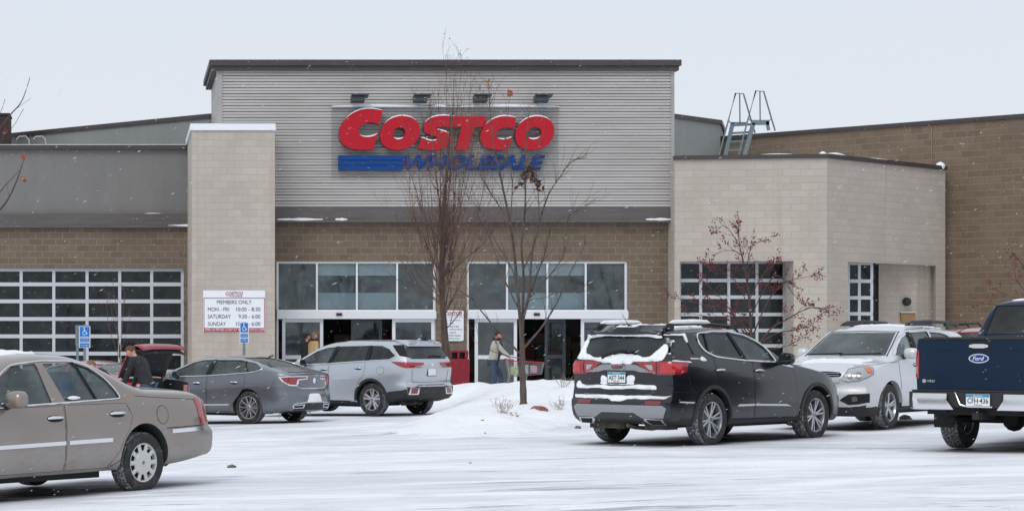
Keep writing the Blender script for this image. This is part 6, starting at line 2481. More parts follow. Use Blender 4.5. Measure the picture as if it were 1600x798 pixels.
    c.patch('emblem', [(-.11, .775), (-.10, .81), (-.04, .81), (-.035, .83), (.035, .83), (.04, .81), (.11, .81), (.10, .775), (.04, .775), (.035, .755), (-.035, .755), (-.04, .775)], 'F', 'lamp_amber', .040, .03, .02)
    c.patch('lower_bumper', [(-.80, .20), (-.84, .36), (-.30, .36), (-.28, .40), (.28, .40), (.30, .36), (.84, .36), (.80, .20)], 'F', 'black_plastic', .010, .06, .012)
    for v in 'LR':
        c.patch('lower_bumper', [(3.22, .24), (3.24, .36), (3.75, .36), (3.75, .2)], v, 'black_plastic', .008, .06, .012)
    c.pane([(-.70, 1.185), (.70, 1.185), (.575, 1.585), (-.575, 1.585)], 'F', off=-.004)
    c.line('windscreen_seal', [(-.71, 1.18), (-.585, 1.59), (0, 1.60), (.585, 1.59), (.71, 1.18)], 'F', 'seal', .010, .0)
    for a, b in ((-.66, -.05), (-.08, .60)):
        c.line('wiper', [(a, 1.19), ((a + b) / 2, 1.20), (b, 1.215)], 'F', 'seal', .012, .02)
    mb = MB()
    mb.box((1.92, 0, 1.54), (.04, .22, .07))
    mb.build('rear_view_mirror', 'seal', r_)
    for sg in (1, -1):
        mb = MB()
        y = sg * .57
        mb.tube([(-.55, y, 1.69), (-.40, y, 1.755), (.5, y, 1.775), (1.25, y, 1.755), (1.5, y, 1.70)], [.012, .028, .03, .028, .012], 8)
        mb.box((.9, y, 1.72), (1.0, .05, .05))
        mb.box((-.30, y, 1.72), (.2, .05, .06))
        mb.build('roof_rail', 'black_plastic', r_, True, 50)
    seats(c, (.55, 1.45), 'seat_grey', hh=1.28)
    steering(c, 2.05, 1.10)
    mirror(c, 1, 2.28, 1.20, 'paint_white', .86, (.10, .22, .17))
    mirror(c, -1, 2.30, 1.20, 'paint_white', .74, (.09, .18, .15))
    wheels4(c, .362, .235, .235, 'fivewide', 'alloy', inset=.015, steer=0.0)
    snow_patch(c, [(-.4, -.45), (1.3, -.5), (1.35, .5), (-.4, .45)], 'T', 4, dome=.02, rag=.04, step=.09)
    snow_patch(c, [(2.75, -.55), (3.2, -.5), (3.2, .5), (2.75, .55)], 'T', 6, dome=.012, rag=.04, step=.08)
    return c


# ---- blue pickup, right edge
def pickup():
    r_ = car_root(12.06, 29.18, 47, 'pickup_truck', 'dark blue pickup truck with chrome rear bumper, cut by the right edge', 'pickup truck')
    k = 1.0
    sw1 = [(1.62, 1.93), (1.42, 1.90), (1.12, 1.56), (1.12, 1.50), (2.55, 1.46), (2.6, 1.52), (2.45, 1.9)]
    sw2 = [(2.62, 1.90), (2.72, 1.46), (3.75, 1.42), (3.25, 1.78), (3.0, 1.88)]
    S = dict(paint='paint_blue', W=.90, R=.41, wb=3.7, xr=-1.22, xf=4.65,
             top=[(-1.3, 1.53), (.72, 1.53), (.80, 1.53), (.86, 1.60), (1.08, 2.02), (1.3, 2.07), (2.4, 2.09), (2.9, 2.04), (3.85, 1.50), (4.5, 1.40), (4.65, 1.3)],
             belt=[(-1.3, 1.50), (.8, 1.50), (1.0, 1.47), (2.6, 1.44), (4.0, 1.36), (5, 1.3)], zb=[(-1.3, .72), (-.6, .62), (.5, .50), (5, .45)],
             rear=[(.5, .0), (1.55, .02)], front=[(.4, .1), (.6, 0), (1.2, .05)], tb=.30, rc=.13, tr=.045, rbow=.05, rbp=6, arch=.50, hd=.04, tsm=.03, crown=.03,
             side=[(0, .955), (.06, .98), (.2, .99), (.4, 1.0), (.7, 1.0), (.9, .992), (1, .975)],
             cab=(1.12, 3.7, .8), wins=[dict(p=sw1), dict(p=sw2)], ends=[dict(p=[(-.66, 1.60), (.66, 1.60), (.58, 1.94), (-.58, 1.94)], a=.3, b=1.6), dict(p=[(-.7, 1.56), (.7, 1.56), (.6, 1.95), (-.6, 1.95)], a=2.4, b=4.4)])
    c = Car(S, r_)
    for v in 'LR':
        c.pane(inset_poly(sw1, -.01), v, 'glass_dark')
        c.pane(inset_poly(sw2, -.01), v)
    side_doors(c, [[(2.58, 1.42), (2.56, .6), (1.2, .62), (1.05, 1.44)], [(3.75, 1.38), (3.6, .58), (2.58, .6), (2.60, 1.42)]], [(1.35, 1.30), (2.78, 1.28)], 'paint_blue', 'paint_blue', .22)
    c.pane([(-.70, 1.575), (.70, 1.575), (.63, 1.96), (-.63, 1.96)], 'B', 'glass_dark', .004)
    c.line('window_seal', [(-.72, 1.565), (-.65, 1.97), (.65, 1.97), (.72, 1.565)], 'B', 'seal', .014, .003)
    c.pane([(-.7, 1.55), (.7, 1.55), (.6, 1.96), (-.6, 1.96)], 'F')
    c.patch('bed_cover', [(-1.10, -.76), (.70, -.76), (.70, .76), (-1.10, .76)], 'T', 'black_plastic', .004, .12, .008)
    c.line('tailgate_cap', [(-.84, 1.515), (.84, 1.515)], 'B', 'black_plastic', .022, .0)
    # tailgate with its pressed panels
    tg = c.patch('tailgate', [(-.80, .83), (.80, .83), (.80, 1.485), (-.80, 1.485)], 'B', 'paint_blue', .012, .08, .016, seam='panel_gap')
    c.line('tailgate_crease', [(-.76, 1.36), (.76, 1.36)], 'B', 'paint_blue', .009, .012, parent=tg)
    c.patch('tailgate_step', [(-.62, 1.06), (.62, 1.06), (.60, 1.10), (-.60, 1.10)], 'B', 'paint_blue', .020, .08, .012, parent=tg)
    c.patch('tailgate_step', [(-.62, .98), (.62, .98), (.62, 1.0), (-.62, 1.0)], 'B', 'paint_blue', .018, .08, .012, parent=tg)
    c.patch('handle_recess', smooth_poly([(-.16, 1.345), (.16, 1.345), (.15, 1.475), (-.15, 1.475)], 1), 'B', 'seal', .016, .05, .006, parent=tg)
    c.patch('handle', smooth_poly([(-.125, 1.385), (.125, 1.385), (.125, 1.44), (-.125, 1.44)], 1), 'B', 'chrome', .035, .05, .03, parent=tg)
    el = lambda a, b, z: [(a * math.cos(t * PI / 16), z + b * math.sin(t * PI / 16)) for t in range(32)]
    em = c.patch('emblem', el(.135, .062, 1.25), 'B', 'chrome', .024, .04, .016, parent=tg)
    c.patch('emblem_field', el(.118, .047, 1.25), 'B', 'sign_blue', .028, .04, .006, parent=tg)
    text_obj('lettering', 'Ford', 'sign_white', .055, back_M(c, 0, 1.25, .034), tg, width=.155, extrude=.006, shear=.35, offset=.012)
    # dealer badge
    c.patch('dealer_badge', el(.028, .026, .945), 'B', 'alloy', .018, .03, .006, parent=tg).location = (0, .0, 0)
    for o_ in tg.children:
        if o_.name.startswith('dealer_badge'):
            o_.location = (.0, .73, .0)
    text_obj('lettering', 'MILLS', 'alloy', .035, back_M(c, .64, .945, .018), tg, width=.11, extrude=.005, shear=.3, offset=.03)
    for sg in (1, -1):
        M_ = lambda P_: [(sg * a, b) for a, b in P_]
        vw = 'L' if sg > 0 else 'R'
        lm = c.patch('tail_lamp', M_([(.815, .98), (.89, .98), (.89, 1.345), (.815, 1.345)]), 'B', 'lamp_red', .012, .05, .02)
        c.patch('tail_lamp', [(-1.02, .98), (-1.15, .98), (-1.15, 1.345), (-1.02, 1.345)], vw, 'lamp_red', .012, .05, .02)
        c.patch('reversing_lamp', M_([(.835, 1.03), (.87, 1.03), (.87, 1.14), (.835, 1.14)]), 'B', 'lamp_clear', .018, .04, .012)
    # bumper: black core with two chrome ends and step
    mb = MB()
    xb = -1.30
    mb.span((xb - .02, -.90, .60), (xb + .22, .90, .805))
    mb.span((xb + .02, -.88, .805), (xb + .20, .88, .83))
    bevel_all(mb.build('bumper', 'black_plastic', r_, True, 40), .02)
    bp = None
    for sg in (1, -1):
        mb = MB()
        n = 12
        v, f = [], []
        for i in range(n + 1):
            t = i / n
            y = .945 - t * .57
            xo = xb - .06 + (.17 * max(0, (.25 - t) / .25) ** 2)
            y_in = .02 * 0
            zt_ = .785
            zb_ = .575 + .02 * max(0, (.3 - t))
            yb2 = y if t < .75 else y
            v += [(xo, sg * y, zt_), (xo - .012, sg * (y - .0), .70), (xo, sg * (y - (.09 * t)), zb_), (xo + .05, sg * (y - .09 * t), zb_ - .01), (xo + .08, sg * y, zt_ + .005)]
        for i in range(n):
            for j in range(4):
                f.append((i * 5 + j, (i + 1) * 5 + j, (i + 1) * 5 + j + 1, i * 5 + j + 1))
        mb.add(v, f)
        mb.build('bumper_end', 'chrome', r_, True, 60)
    plate(c, -.03, .705, 'CFH\u00b7436', True, .31, .155, .01, xb - .025)
    mb = MB()
    mb.tube([(xb - .04, .27, .80), (xb - .05, .20, .64), (xb - .04, .10, .615), (xb - .04, -.22, .615)], .010, 6)
    mb.build('plate_surround', 'chrome', r_, True)
    mb = MB()                                          # hitch, frame, spare wheel, axle
    mb.span((xb + .02, -.06, .44), (xb + .5, .06, .54))
    mb.span((xb - .04, -.045, .45), (xb + .1, .045, .53))
    for sg in (1, -1):
        mb.span((-1.2, sg * .48 - .05, .52), (3.5, sg * .48 + .05, .66))
        mb.span((-.75, sg * .55 - .04, .40), (.6, sg * .55 + .04, .44))
    mb.tube([(0, -.75, .41), (0, .75, .41)], .055, 10)
    mb.tube([(-.12, 0, .41), (0, 0, .41), (.15, 0, .41)], [.1, .16, .1], 12)
    mb.span((-1.15, -.72, .50), (-.2, .72, .62))
    mb.tube([(-.9, -.5, .38), (-.4, -.5, .36), (1, -.4, .4)], .04, 8)
    mb.build('underbody', 'rubber', r_, True, 50)
    for sg in (1, -1):
        mb = MB()
        mb.span((-.52, sg * .62, .30), (-.50, sg * .89, .62))
        mb.build('mud_flap', 'rubber', r_)
    for x in (0, S['wb']):
        for sg in (1, -1):
            wheel(c, x, sg * .74, .405, .27, .235, 'six', sg, 'alloy')
    mirror(c, 1, 3.4, 1.45, 'paint_blue', .92, (.12, .26, .26))
    mirror(c, -1, 3.4, 1.45, 'paint_blue', .92, (.12, .26, .26))
    seats(c, (1.5, 2.6), 'seat_grey', hh=1.62)
    snow_patch(c, [(1.25, -.5), (2.5, -.55), (2.5, .55), (1.25, .5)], 'T', 4, dome=.02, rag=.04, step=.09)
    return c


# ---- red saloon with its boot open
def red_saloon():
    r_ = car_root(0.02, 43.55, 139, 'parked_car', 'dark red saloon with its boot lid raised, behind the beige saloon', 'car', 'cars parked nose-in along the storefront')
    rw = [(.98, 1.33), (1.06, 1.0), (.15, 1.03), (.05, 1.08), (.35, 1.27), (.6, 1.325)]
    fw = [(1.07, 1.33), (1.15, 1.0), (2.0, .97), (1.6, 1.26), (1.35, 1.32)]
    S = dict(paint='paint_red', W=.90, R=.33, wb=2.75, xr=-1.13, xf=3.65,
             top=[(-1.1, 1.03), (-.95, 1.06), (-.35, 1.09), (.05, 1.22), (.45, 1.37), (.9, 1.44), (1.4, 1.41), (1.7, 1.33), (2.4, 1.03), (3.2, .92), (3.65, .78)],
             belt=[(-1.2, .99), (.1, 1.0), (1, .98), (2.2, .95), (4, .85)], zb=[(-1.2, .30), (-.5, .24), (3.9, .22)],
             rear=[(.25, .08), (.4, 0), (.62, 0), (.7, .05), (1.0, .05), (1.08, .1)], front=[(.2, .08), (.4, 0), (.7, .1), (.8, .2)],
             tb=.45, rc=.14, tr=.13, rbow=.16, arch=.385, cab=(-.1, 2.2, .4), wins=[dict(p=rw), dict(p=fw)],
             ends=[dict(p=[(-.58, 1.15), (.58, 1.15), (.48, 1.36), (-.48, 1.36)], a=-.6, b=1.1), dict(p=[(-.66, 1.06), (.66, 1.06), (.55, 1.36), (-.55, 1.36)], a=1.5, b=3.2)],
             cuts=[prism_mesh([(-1.3, .80), (-.98, .80), (-.98, .62), (-.40, .62), (-.40, 1.3), (-1.3, 1.3)], 'y', -.66, .66)])
    c = Car(S, r_)
    for v in 'LR':
        c.pane(inset_poly(fw, -.01), v)
        c.pane(inset_poly(rw, -.01), v)
        c.line('window_trim', [(2.05, .955), (.15, 1.01), (.0, 1.07), (.33, 1.28), (.6, 1.34), (1.05, 1.345), (1.6, 1.27)], v, 'seal', .01, .004)
        c.patch('tail_lamp', [(-.72, .93), (-1.05, .95), (-1.05, .72), (-.80, .74)], v, 'lamp_red', .010, .05, .015)
        sg = 1 if v == 'L' else -1
        c.patch('tail_lamp', [(sg * .86, .94), (sg * .68, .95), (sg * .68, .72), (sg * .84, .72)], 'B', 'lamp_clear', .010, .05, .015)
    side_doors(c, [[(1.10, .97), (1.08, .28), (.50, .28), (.38, .45), (.22, .60), (.18, .98)], [(2.2, .93), (2.15, .28), (1.10, .28), (1.12, .965)]], [(.36, .85), (1.38, .83)], 'paint_red', 'paint_red', .18)
    c.pane([(-.60, 1.14), (.60, 1.14), (.50, 1.37), (-.50, 1.37)], 'B', off=-.006)
    c.pane([(-.68, 1.05), (.68, 1.05), (.56, 1.37), (-.56, 1.37)], 'F', off=-.006)
    # raised lid: shell hinged at x=-.35, tilted up
    lid = empty('trunk_lid', (-.30, 0, 1.12))
    lid.parent = r_
    n, m = 8, 10
    for (nm, mat, dz, shr) in (('lid_shell', 'paint_red', 0.0, 1.0), ('lid_lining', 'cabin', -.035, .93)):
        v, f = [], []
        prof = [(0, 0), (.17, .03), (.40, .045), (.62, .04), (.74, .0), (.79, -.11), (.78, -.27)]
        for x, z in prof:
            for j in range(m + 1):
                y = (-1 + 2 * j / m)
                hw_ = (.72 if x < .5 else .68) * shr
                v.append((-x * (shr if x > .3 else 1) + (0 if nm == 'lid_shell' else -.01), y * hw_, z * 1.0 - .05 * y ** 4 + .02 * (1 - y * y) + dz * (1 if z >= 0 else .6) - (0.0)))
                if nm == 'lid_lining' and x > .6:
                    v[-1] = (v[-1][0] + .035, v[-1][1], v[-1][2])
        k = m + 1
        for i in range(len(prof) - 1):
            for j in range(m):
                f.append((i * k + j, i * k + j + 1, (i + 1) * k + j + 1, (i + 1) * k + j))
        Mx = Matrix.Rotation(R(60), 3, 'Y')
        v = [Mx @ Vector(p) for p in v]
        o = mkobj('lid_shell' if nm == 'lid_shell' else 'lid_lining', v, f, mat, lid, None, True, 50)
        sm = o.modifiers.new('s', 'SOLIDIFY')
        sm.thickness = .02
        sm.offset = 0
    for sg in (1, -1):
        mb = MB()
        mb.tube([(.02, sg * .60, -.10), (-.10, sg * .60, -.02), (-.10, sg * .60, .10), (-.03, sg * .60, .14)], .018, 8)
        mb.build('hinge', 'paint_red', lid, True)
    mb = MB()
    mb.span((-.95, -.63, .60), (-.42, .63, .63))
    mb.build('trunk_floor', 'cabin', r_)
    seats(c, (.5, 1.4), 'seat_grey', hh=1.12)
    mirror(c, 1, 1.85, .98, 'paint_red', .86)
    mirror(c, -1, 1.85, .98, 'paint_red', .86)
    wheels4(c, .33, .215, .215, 'five', inset=.02)
    plate(c, 0, .52, None, False)
    return c


# ---- far red hatchback behind the pickup
def red_far(X0, Y0, hd, zs, label):
    r_ = car_root(X0, Y0, hd, 'parked_car', label, 'car', 'red cars parked beyond the pickup')
    r_.scale = (1, 1, zs)
    sw = [(1.8, 1.50), (2.35, 1.05), (-.3, 1.12), (-.55, 1.2), (-.3, 1.48), (.6, 1.54)]
    S = dict(paint='paint_red', W=.90, R=.34, wb=2.65, xr=-.85, xf=3.5,
             top=[(-.9, 1.50), (0, 1.60), (1.0, 1.62), (1.6, 1.55), (2.4, 1.10), (3.1, 1.0), (3.5, .85)], belt=[(-1, 1.08), (2.5, 1.0), (4, .9)], zb=.28,
             rear=[(.3, .1), (.5, 0), (.8, 0), (1.1, .05), (1.5, .25)], front=[(.2, .1), (.5, 0), (.9, .15)], tb=.38, rc=.14, arch=.40,
             cab=(-.5, 2.2, .45), wins=[dict(p=sw)], ends=[dict(p=[(-.6, 1.12), (.6, 1.12), (.5, 1.48), (-.5, 1.48)], a=-2, b=-.2), dict(p=[(-.66, 1.12), (.66, 1.12), (.55, 1.50), (-.55, 1.50)], a=1.4, b=3.2)])
    c = Car(S, r_)
    for v in 'LR':
        c.pane(inset_poly(sw, -.01), v)
        for x in (.1, 1.25):
            c.line('window_divider', [(x, 1.53), (x + .06, 1.09)], v, 'seal', .035, 0)
    c.pane([(-.62, 1.11), (.62, 1.11), (.52, 1.5), (-.52, 1.5)], 'B')
    c.pane([(-.68, 1.11), (.68, 1.11), (.57, 1.52), (-.57, 1.52)], 'F')
    for sg in (1, -1):
        c.patch('tail_lamp', [(sg * .60, .85), (sg * .82, .85), (sg * .80, 1.08), (sg * .62, 1.08)], 'B', 'lamp_red')
        c.patch('headlight', [(sg * .50, .72), (sg * .82, .72), (sg * .82, .86), (sg * .55, .84)], 'F', 'lamp_clear')
        mb = MB()
        mb.tube([(-.3, sg * .56, 1.60), (-.1, sg * .56, 1.66), (1.1, sg * .56, 1.68), (1.3, sg * .56, 1.62)], .02, 6)
        mb.build('roof_rail', 'black_plastic', r_, True)
    mirror(c, 1, 2.0, 1.02, 'paint_red', .86)
    mirror(c, -1, 2.0, 1.02, 'paint_red', .86)
    wheels4(c, .34, .215, .22, 'five', inset=.02)
    seats(c, (.4, 1.3), hh=1.2)
    return c


import os
SKIP = ''
beige_saloon()
red_saloon()
grey_saloon()
silver_suv()
dark_suv()
white_suv()
pickup()
red_far(X(1543, 45), 45.0, 50, 1.07, 'far red hatchback with pale side window, just over the pickup tailgate')
red_far(X(1522, 53), 53.0, 50, 1.10, 'farthest red car, a sliver of roof showing left of the red hatchback')

# ------------------------------------------------------------------ trees and shrubs
def rvec(rnd):
    return Vector((rnd.uniform(-1, 1), rnd.uniform(-1, 1), rnd.uniform(-1, 1)))


def grow_twig(mb, p, d, ln, r, depth, rnd, tips, up=0.25, kids=3, bend=0.25):
    n = max(3, int(ln / 0.16))
    pts, rad = [p.copy()], [r]
    q, dd = p.copy(), d.normalized()
    for i in range(n):
        dd = (dd + rvec(rnd) * bend * 0.55 + Vector((0, 0, up * 0.35))).normalized()
        q = q + dd * (ln / n)
        pts.append(q.copy())
        rad.append(max(0.0022, r * (1 - 0.8 * (i + 1) / n)))
        if depth > 0 and i > 0 and rnd.random() < kids / n:
            a = (dd + rvec(rnd) * 0.75 + Vector((0, 0, 0.15))).normalized()
            grow_twig(mb, q, a, ln * rnd.uniform(.35, .65), rad[-1] * .7, depth - 1, rnd, tips, up, kids, bend)
    mb.tube(pts, rad, 4 if r < 0.012 else 6)
    tips.append((q.copy(), dd))


def interp(pts, k=4):
    """Catmull-Rom through the limb points"""
    out = []
    n = len(pts)
    for i in range(n - 1):
        p0, p1, p2, p3 = pts[max(i - 1, 0)], pts[i], pts[i + 1], pts[min(i + 2, n - 1)]
        for j in range(k):
            t = j / k
            out.append(0.5 * ((2 * p1) + (p2 - p0) * t + (2 * p0 - 5 * p1 + 4 * p2 - p3) * t * t + (3 * p1 - p0 - 3 * p2 + p3) * t ** 3))
    out.append(pts[-1])
    return out


def bare_tree(name, label, Y, trunk, limbs, seed, r0, mats=('bark', 'twig'), dens=1.0, tw=(0.5, 1.1), dy=0.8, up=0.3, kids=3, tdepth=2, cat='tree', group=None, leafmat='dead_leaf', leaves=12, tr=0.010, rlim=0.035, jitter=0.0, lscale=1.0, taper=.45):
    rnd = random.Random(seed)
    base_p = P(trunk[0][0], trunk[0][1], Y)
    gz = ground_z(base_p.x, Y)
    base_p.z = gz - 0.05
    root = empty(name, (base_p.x, Y, gz), 0, label, cat, group)
    O = root.location.copy()
    tp = [base_p - O] + [P(a, b, Y) - O for a, b in trunk[1:]]
    tp = interp(tp)
    mb = MB()
    n = len(tp)
    mb.tube(tp, [r0 * (1.25 - 0.35 * min(1, i / 2.0)) * (1 - taper * (i / n) ** .8) * (1 + .06 * math.sin(i * 2.1)) for i in range(n)], 12)
    mb.build('trunk', mats[0], root, True, 80)
    mb, tips = MB(), []
    for li, (pts, rl) in enumerate(limbs):
        off = rnd.uniform(-dy, dy)
        m = len(pts)
        wp = []
        for i, (a, b) in enumerate(pts):
            p = P(a, b, Y) - O
            p.y += off * (i / (m - 1)) ** 0.8
            k = (Y + p.y) / Y                    # keep the drawn direction while moving in depth
            p.x = (O.x + p.x) * k - O.x
            p.z = EZ + (O.z + p.z - EZ) * k - O.z
            wp.append(p + rvec(rnd) * jitter)
        wp = interp(wp, 5)
        m = len(wp)
        rad = [max(0.0035, rl * lscale * (1 - 0.85 * i / m)) for i in range(m)]
        mb.tube(wp, rad, 7)
        ln = sum((wp[i + 1] - wp[i]).length for i in range(m - 1))
        cnt = int(ln * 3.2 * dens)
        for _ in range(cnt):
            i = int(m * (0.22 + 0.76 * rnd.random()))
            i = min(m - 2, i)
            d = (wp[i + 1] - wp[i]).normalized()
            a = (d * 0.9 + rvec(rnd) * 0.65 + Vector((0, 0, .2))).normalized()
            grow_twig(mb, wp[i], a, rnd.uniform(*tw) * (1 - .45 * i / m), min(tr, rad[i] * .7), tdepth, rnd, tips, up, kids)
        tips.append((wp[-1], Vector((0, 0, 1))))
    mb.build('crown', mats[1], root, True, 80)
    return root, tips, rnd


def leaf_part(root, pts, mat, size, rnd, name='leaves', n_each=1, spread=0.03):
    mb = MB()
    for p in pts:
        for _ in range(n_each):
            q = p + rvec(rnd) * spread
            a, b = rvec(rnd).normalized() * size, rvec(rnd).normalized() * size * .55
            c = a.cross(b).normalized() * size * 0.18
            mb.add([q - a, q - b + c, q + a, q + b + c, q - c * .3], [(0, 1, 4), (1, 2, 4), (2, 3, 4), (3, 0, 4)])
    o = mb.build(name, mat, root)
    o['kind'] = 'stuff'
    return o


# slender young tree on the snowy island
t1, tips, rnd = bare_tree('bare_tree', 'slender bare young tree with low forked branches, rooted in the snowy mound', 41.5,
    [(818, 643), (817.5, 610), (816, 575), (816, 545), (815, 520), (813, 490)],
    [([(816, 556), (794, 533), (774, 512), (753, 487), (736, 466), (712, 452), (689, 449)], .030),
     ([(817, 545), (832, 528), (850, 506), (871, 471), (885, 437), (902, 405), (918, 372)], .032),
     ([(813, 500), (808, 450), (804, 400), (797, 350), (787, 300), (779, 262), (771, 225), (765, 165), (764, 130)], .045),
     ([(816, 530), (817, 480), (818, 430), (815, 384), (820, 333), (821, 290), (822, 222), (826, 180)], .042),
     ([(815, 510), (826, 460), (830, 410), (836, 370), (856, 307), (876, 275), (894, 252), (918, 246)], .034),
     ([(817, 500), (835, 440), (850, 400), (864, 354), (898, 331), (936, 308)], .026),
     ([(814, 490), (790, 440), (775, 400), (760, 360), (745, 335)], .022),
     ([(812, 470), (800, 420), (770, 370), (752, 330), (735, 290)], .018),
     ([(806, 400), (790, 340), (765, 300), (750, 270), (757, 230)], .018),
     ([(818, 420), (838, 370), (842, 320), (838, 260), (850, 215)], .020),
     ([(798, 340), (800, 280), (790, 220), (797, 150)], .016),
     ([(816, 480), (845, 445), (880, 400), (885, 350), (905, 300)], .018),
     ([(816, 560), (790, 555), (765, 545), (748, 520), (735, 512)], .012),
     ([(820, 470), (850, 465), (880, 455), (905, 458)], .010)],
    11, .082, ('bark', 'bark'), dens=1.7, tw=(.35, .9), dy=.55, up=.28, kids=2, tdepth=1, tr=.007, lscale=.78)
LO = t1.location.copy()
leaf_part(t1, [P(a, b, 41.5) - LO for a, b in ((764, 130), (797, 144), (797, 146))], 'dead_leaf', .055, rnd, 'leaves', 4, .05)
leaf_part(t1, [P(826 + i * 2.2 * (-1) ** i, 262 + i * 4, 41.3) - LO for i in range(9)], 'dead_leaf_dark', .085, rnd, 'dead_leaves', 5, .07)
# denser tree behind, beside the entrance
limbs2 = []
rnd = random.Random(21)
ends2 = [(632, 245), (643, 300), (652, 225), (660, 180), (672, 150), (684, 118), (697, 78), (709, 100), (722, 82), (736, 92), (742, 130), (748, 180), (760, 240), (768, 300), (735, 230), (705, 180), (690, 210), (666, 260), (722, 170), (712, 250),
         (618, 330), (612, 385), (634, 412), (640, 270), (630, 300), (778, 345), (760, 400), (740, 330), (650, 350)]
for i, (ex, ey) in enumerate(ends2):
    ey = ey + 22 if ey < 140 else ey
    dx_ = abs(ex - 694)
    sy_ = max(ey + 60, rnd.uniform(360, 500) if ey < 260 else rnd.uniform(430, 525))
    sx_ = 692 + rnd.uniform(-2, 2)
    mx = sx_ + (ex - sx_) * rnd.uniform(.38, .55)
    my = sy_ + (ey - sy_) * rnd.uniform(.28, .36)
    m2x = sx_ + (ex - sx_) * rnd.uniform(.75, .9) + rnd.uniform(-5, 5)
    m2y = sy_ + (ey - sy_) * 0.66
    limbs2.append(([(sx_, sy_), (sx_ + (mx - sx_) * .5, sy_ + (my - sy_) * .45), (mx, my), (m2x, m2y), (ex, ey)], rnd.uniform(.022, .032) if dx_ < 25 else rnd.uniform(.014, .022)))
t2, tips, rnd = bare_tree('bare_tree', 'taller bare tree with dense upright brown twigs reaching above the roof line', 56.0,
    [(699, 600), (698, 570), (696, 540), (694, 510), (692, 480), (690, 430), (691, 380), (694, 320), (700, 250), (704, 180)], limbs2, 5, .150, ('bark_brown', 'twig'), dens=1.0, tw=(.6, 1.25), dy=1.1, up=.38, kids=3, tdepth=2, tr=.010, taper=.88)
pts = [p for p, d in tips if rnd.random() < .10]
leaf_part(t2, pts, 'dead_leaf', .035, rnd, 'leaves', 1, .02)


def berry_part(root, pts, rnd, r=(.018, .032), n_each=2, spread=.05, name='berries'):
    mb = MB()
    for p in pts:
        for _ in range(n_each):
            q = p + rvec(rnd) * spread
            k = rnd.uniform(*r)
            ax = [Vector((k, 0, 0)), Vector((0, k, 0)), Vector((-k, 0, 0)), Vector((0, -k, 0)), Vector((0, 0, k)), Vector((0, 0, -k))]
            mb.add([q + a for a in ax], [(0, 1, 4), (1, 2, 4), (2, 3, 4), (3, 0, 4), (1, 0, 5), (2, 1, 5), (3, 2, 5), (0, 3, 5)])
    o = mb.build(name, 'berry', root, True, 180)
    o['kind'] = 'stuff'
    return o


CL = [([(1176, 560), (1172, 491), (1168, 445), (1161, 408), (1155, 379), (1154, 347)], .04),
      ([(1155, 385), (1144, 365), (1130, 353), (1115, 365)], .014), ([(1158, 398), (1147, 392), (1130, 392), (1116, 398)], .014),
      ([(1168, 420), (1170, 399), (1177, 382), (1192, 376)], .016), ([(1180, 545), (1204, 514), (1227, 500), (1250, 487), (1274, 480), (1304, 487)], .026),
      ([(1178, 520), (1200, 470), (1222, 445), (1239, 437), (1270, 431)], .022), ([(1175, 530), (1144, 488), (1124, 463), (1095, 437)], .022),
      ([(1174, 520), (1135, 485), (1092, 474), (1052, 465)], .02), ([(1172, 500), (1190, 460), (1215, 430), (1240, 460), (1255, 470)], .018),
      ([(1176, 540), (1150, 505), (1110, 495), (1070, 488)], .02), ([(1178, 540), (1215, 520), (1245, 515), (1280, 500)], .018),
      ([(1170, 480), (1150, 440), (1120, 420), (1105, 412)], .016), ([(1170, 470), (1185, 440), (1200, 420), (1215, 410)], .016), ([(1180, 550), (1230, 540), (1262, 520)], .014),
      ([(1176, 530), (1165, 500), (1120, 510), (1085, 505)], .018)]
t3, tips, rnd = bare_tree('crabapple_tree', 'small crabapple tree full of dark red berries before the tan wall window', 60.0,
    [(1183, 592), (1181, 575), (1179, 560), (1177, 545)], CL, 31, .07, ('bark_brown', 'twig_red'), dens=2.0, tw=(.25, .6), dy=.9, up=.1, kids=2, tdepth=1, tr=.009, group='crabapple trees with red berries')
berry_part(t3, [p for p, d in tips for _ in range(2) if rnd.random() < .98], rnd, (.015, .026), 2, .06)
CR = [([(1640, 560), (1625, 500), (1610, 450), (1598, 415), (1585, 400)], .035), ([(1625, 500), (1600, 470), (1575, 462), (1552, 450)], .02), ([(1615, 470), (1590, 440), (1585, 418)], .016),
      ([(1625, 510), (1590, 485), (1550, 475), (1530, 474)], .018), ([(1630, 500), (1660, 440), (1680, 410)], .02), ([(1632, 520), (1680, 480), (1710, 470)], .02), ([(1610, 450), (1625, 420), (1635, 395)], .016)]
t4, tips, rnd = bare_tree('crabapple_tree', 'crabapple tree with red berries against the brown wall, at the right edge', 62.0,
    [(1645, 592), (1643, 575), (1640, 555)], CR, 37, .06, ('bark_brown', 'twig_red'), dens=1.0, tw=(.25, .6), dy=.7, up=.1, kids=2, tdepth=1, tr=.009, group='crabapple trees with red berries')
berry_part(t4, [p for p, d in tips if rnd.random() < .9], rnd, (.018, .030), 2, .06)
# tree standing just outside the left edge, a few twigs reach in
t5, tips, rnd = bare_tree('bare_tree', 'bare tree whose few thin twigs reach in from the left edge', 30.0,
    [(-150, 700), (-150, 560), (-148, 460), (-146, 400)],
    [([(-146, 420), (-90, 390), (-30, 350), (5, 322), (25, 285), (37, 250)], .028), ([(-30, 352), (0, 300), (20, 278), (34, 262)], .010), ([(-147, 400), (-100, 320), (-60, 260), (-20, 225), (14, 182), (34, 158), (47, 121)], .022),
     ([(-60, 262), (-20, 235), (15, 205), (37, 170)], .008), ([(-40, 245), (-10, 200), (3, 170), (8, 155)], .008), ([(-146, 410), (-180, 300), (-200, 200), (-190, 100)], .04), ([(-148, 400), (-140, 300), (-120, 180), (-110, 60)], .04), ([(-148, 420), (-220, 360), (-260, 280)], .03)],
    41, .09, ('bark', 'twig_red'), dens=.25, tw=(.2, .45), dy=.1, up=.2, kids=1, tdepth=0, tr=.004)
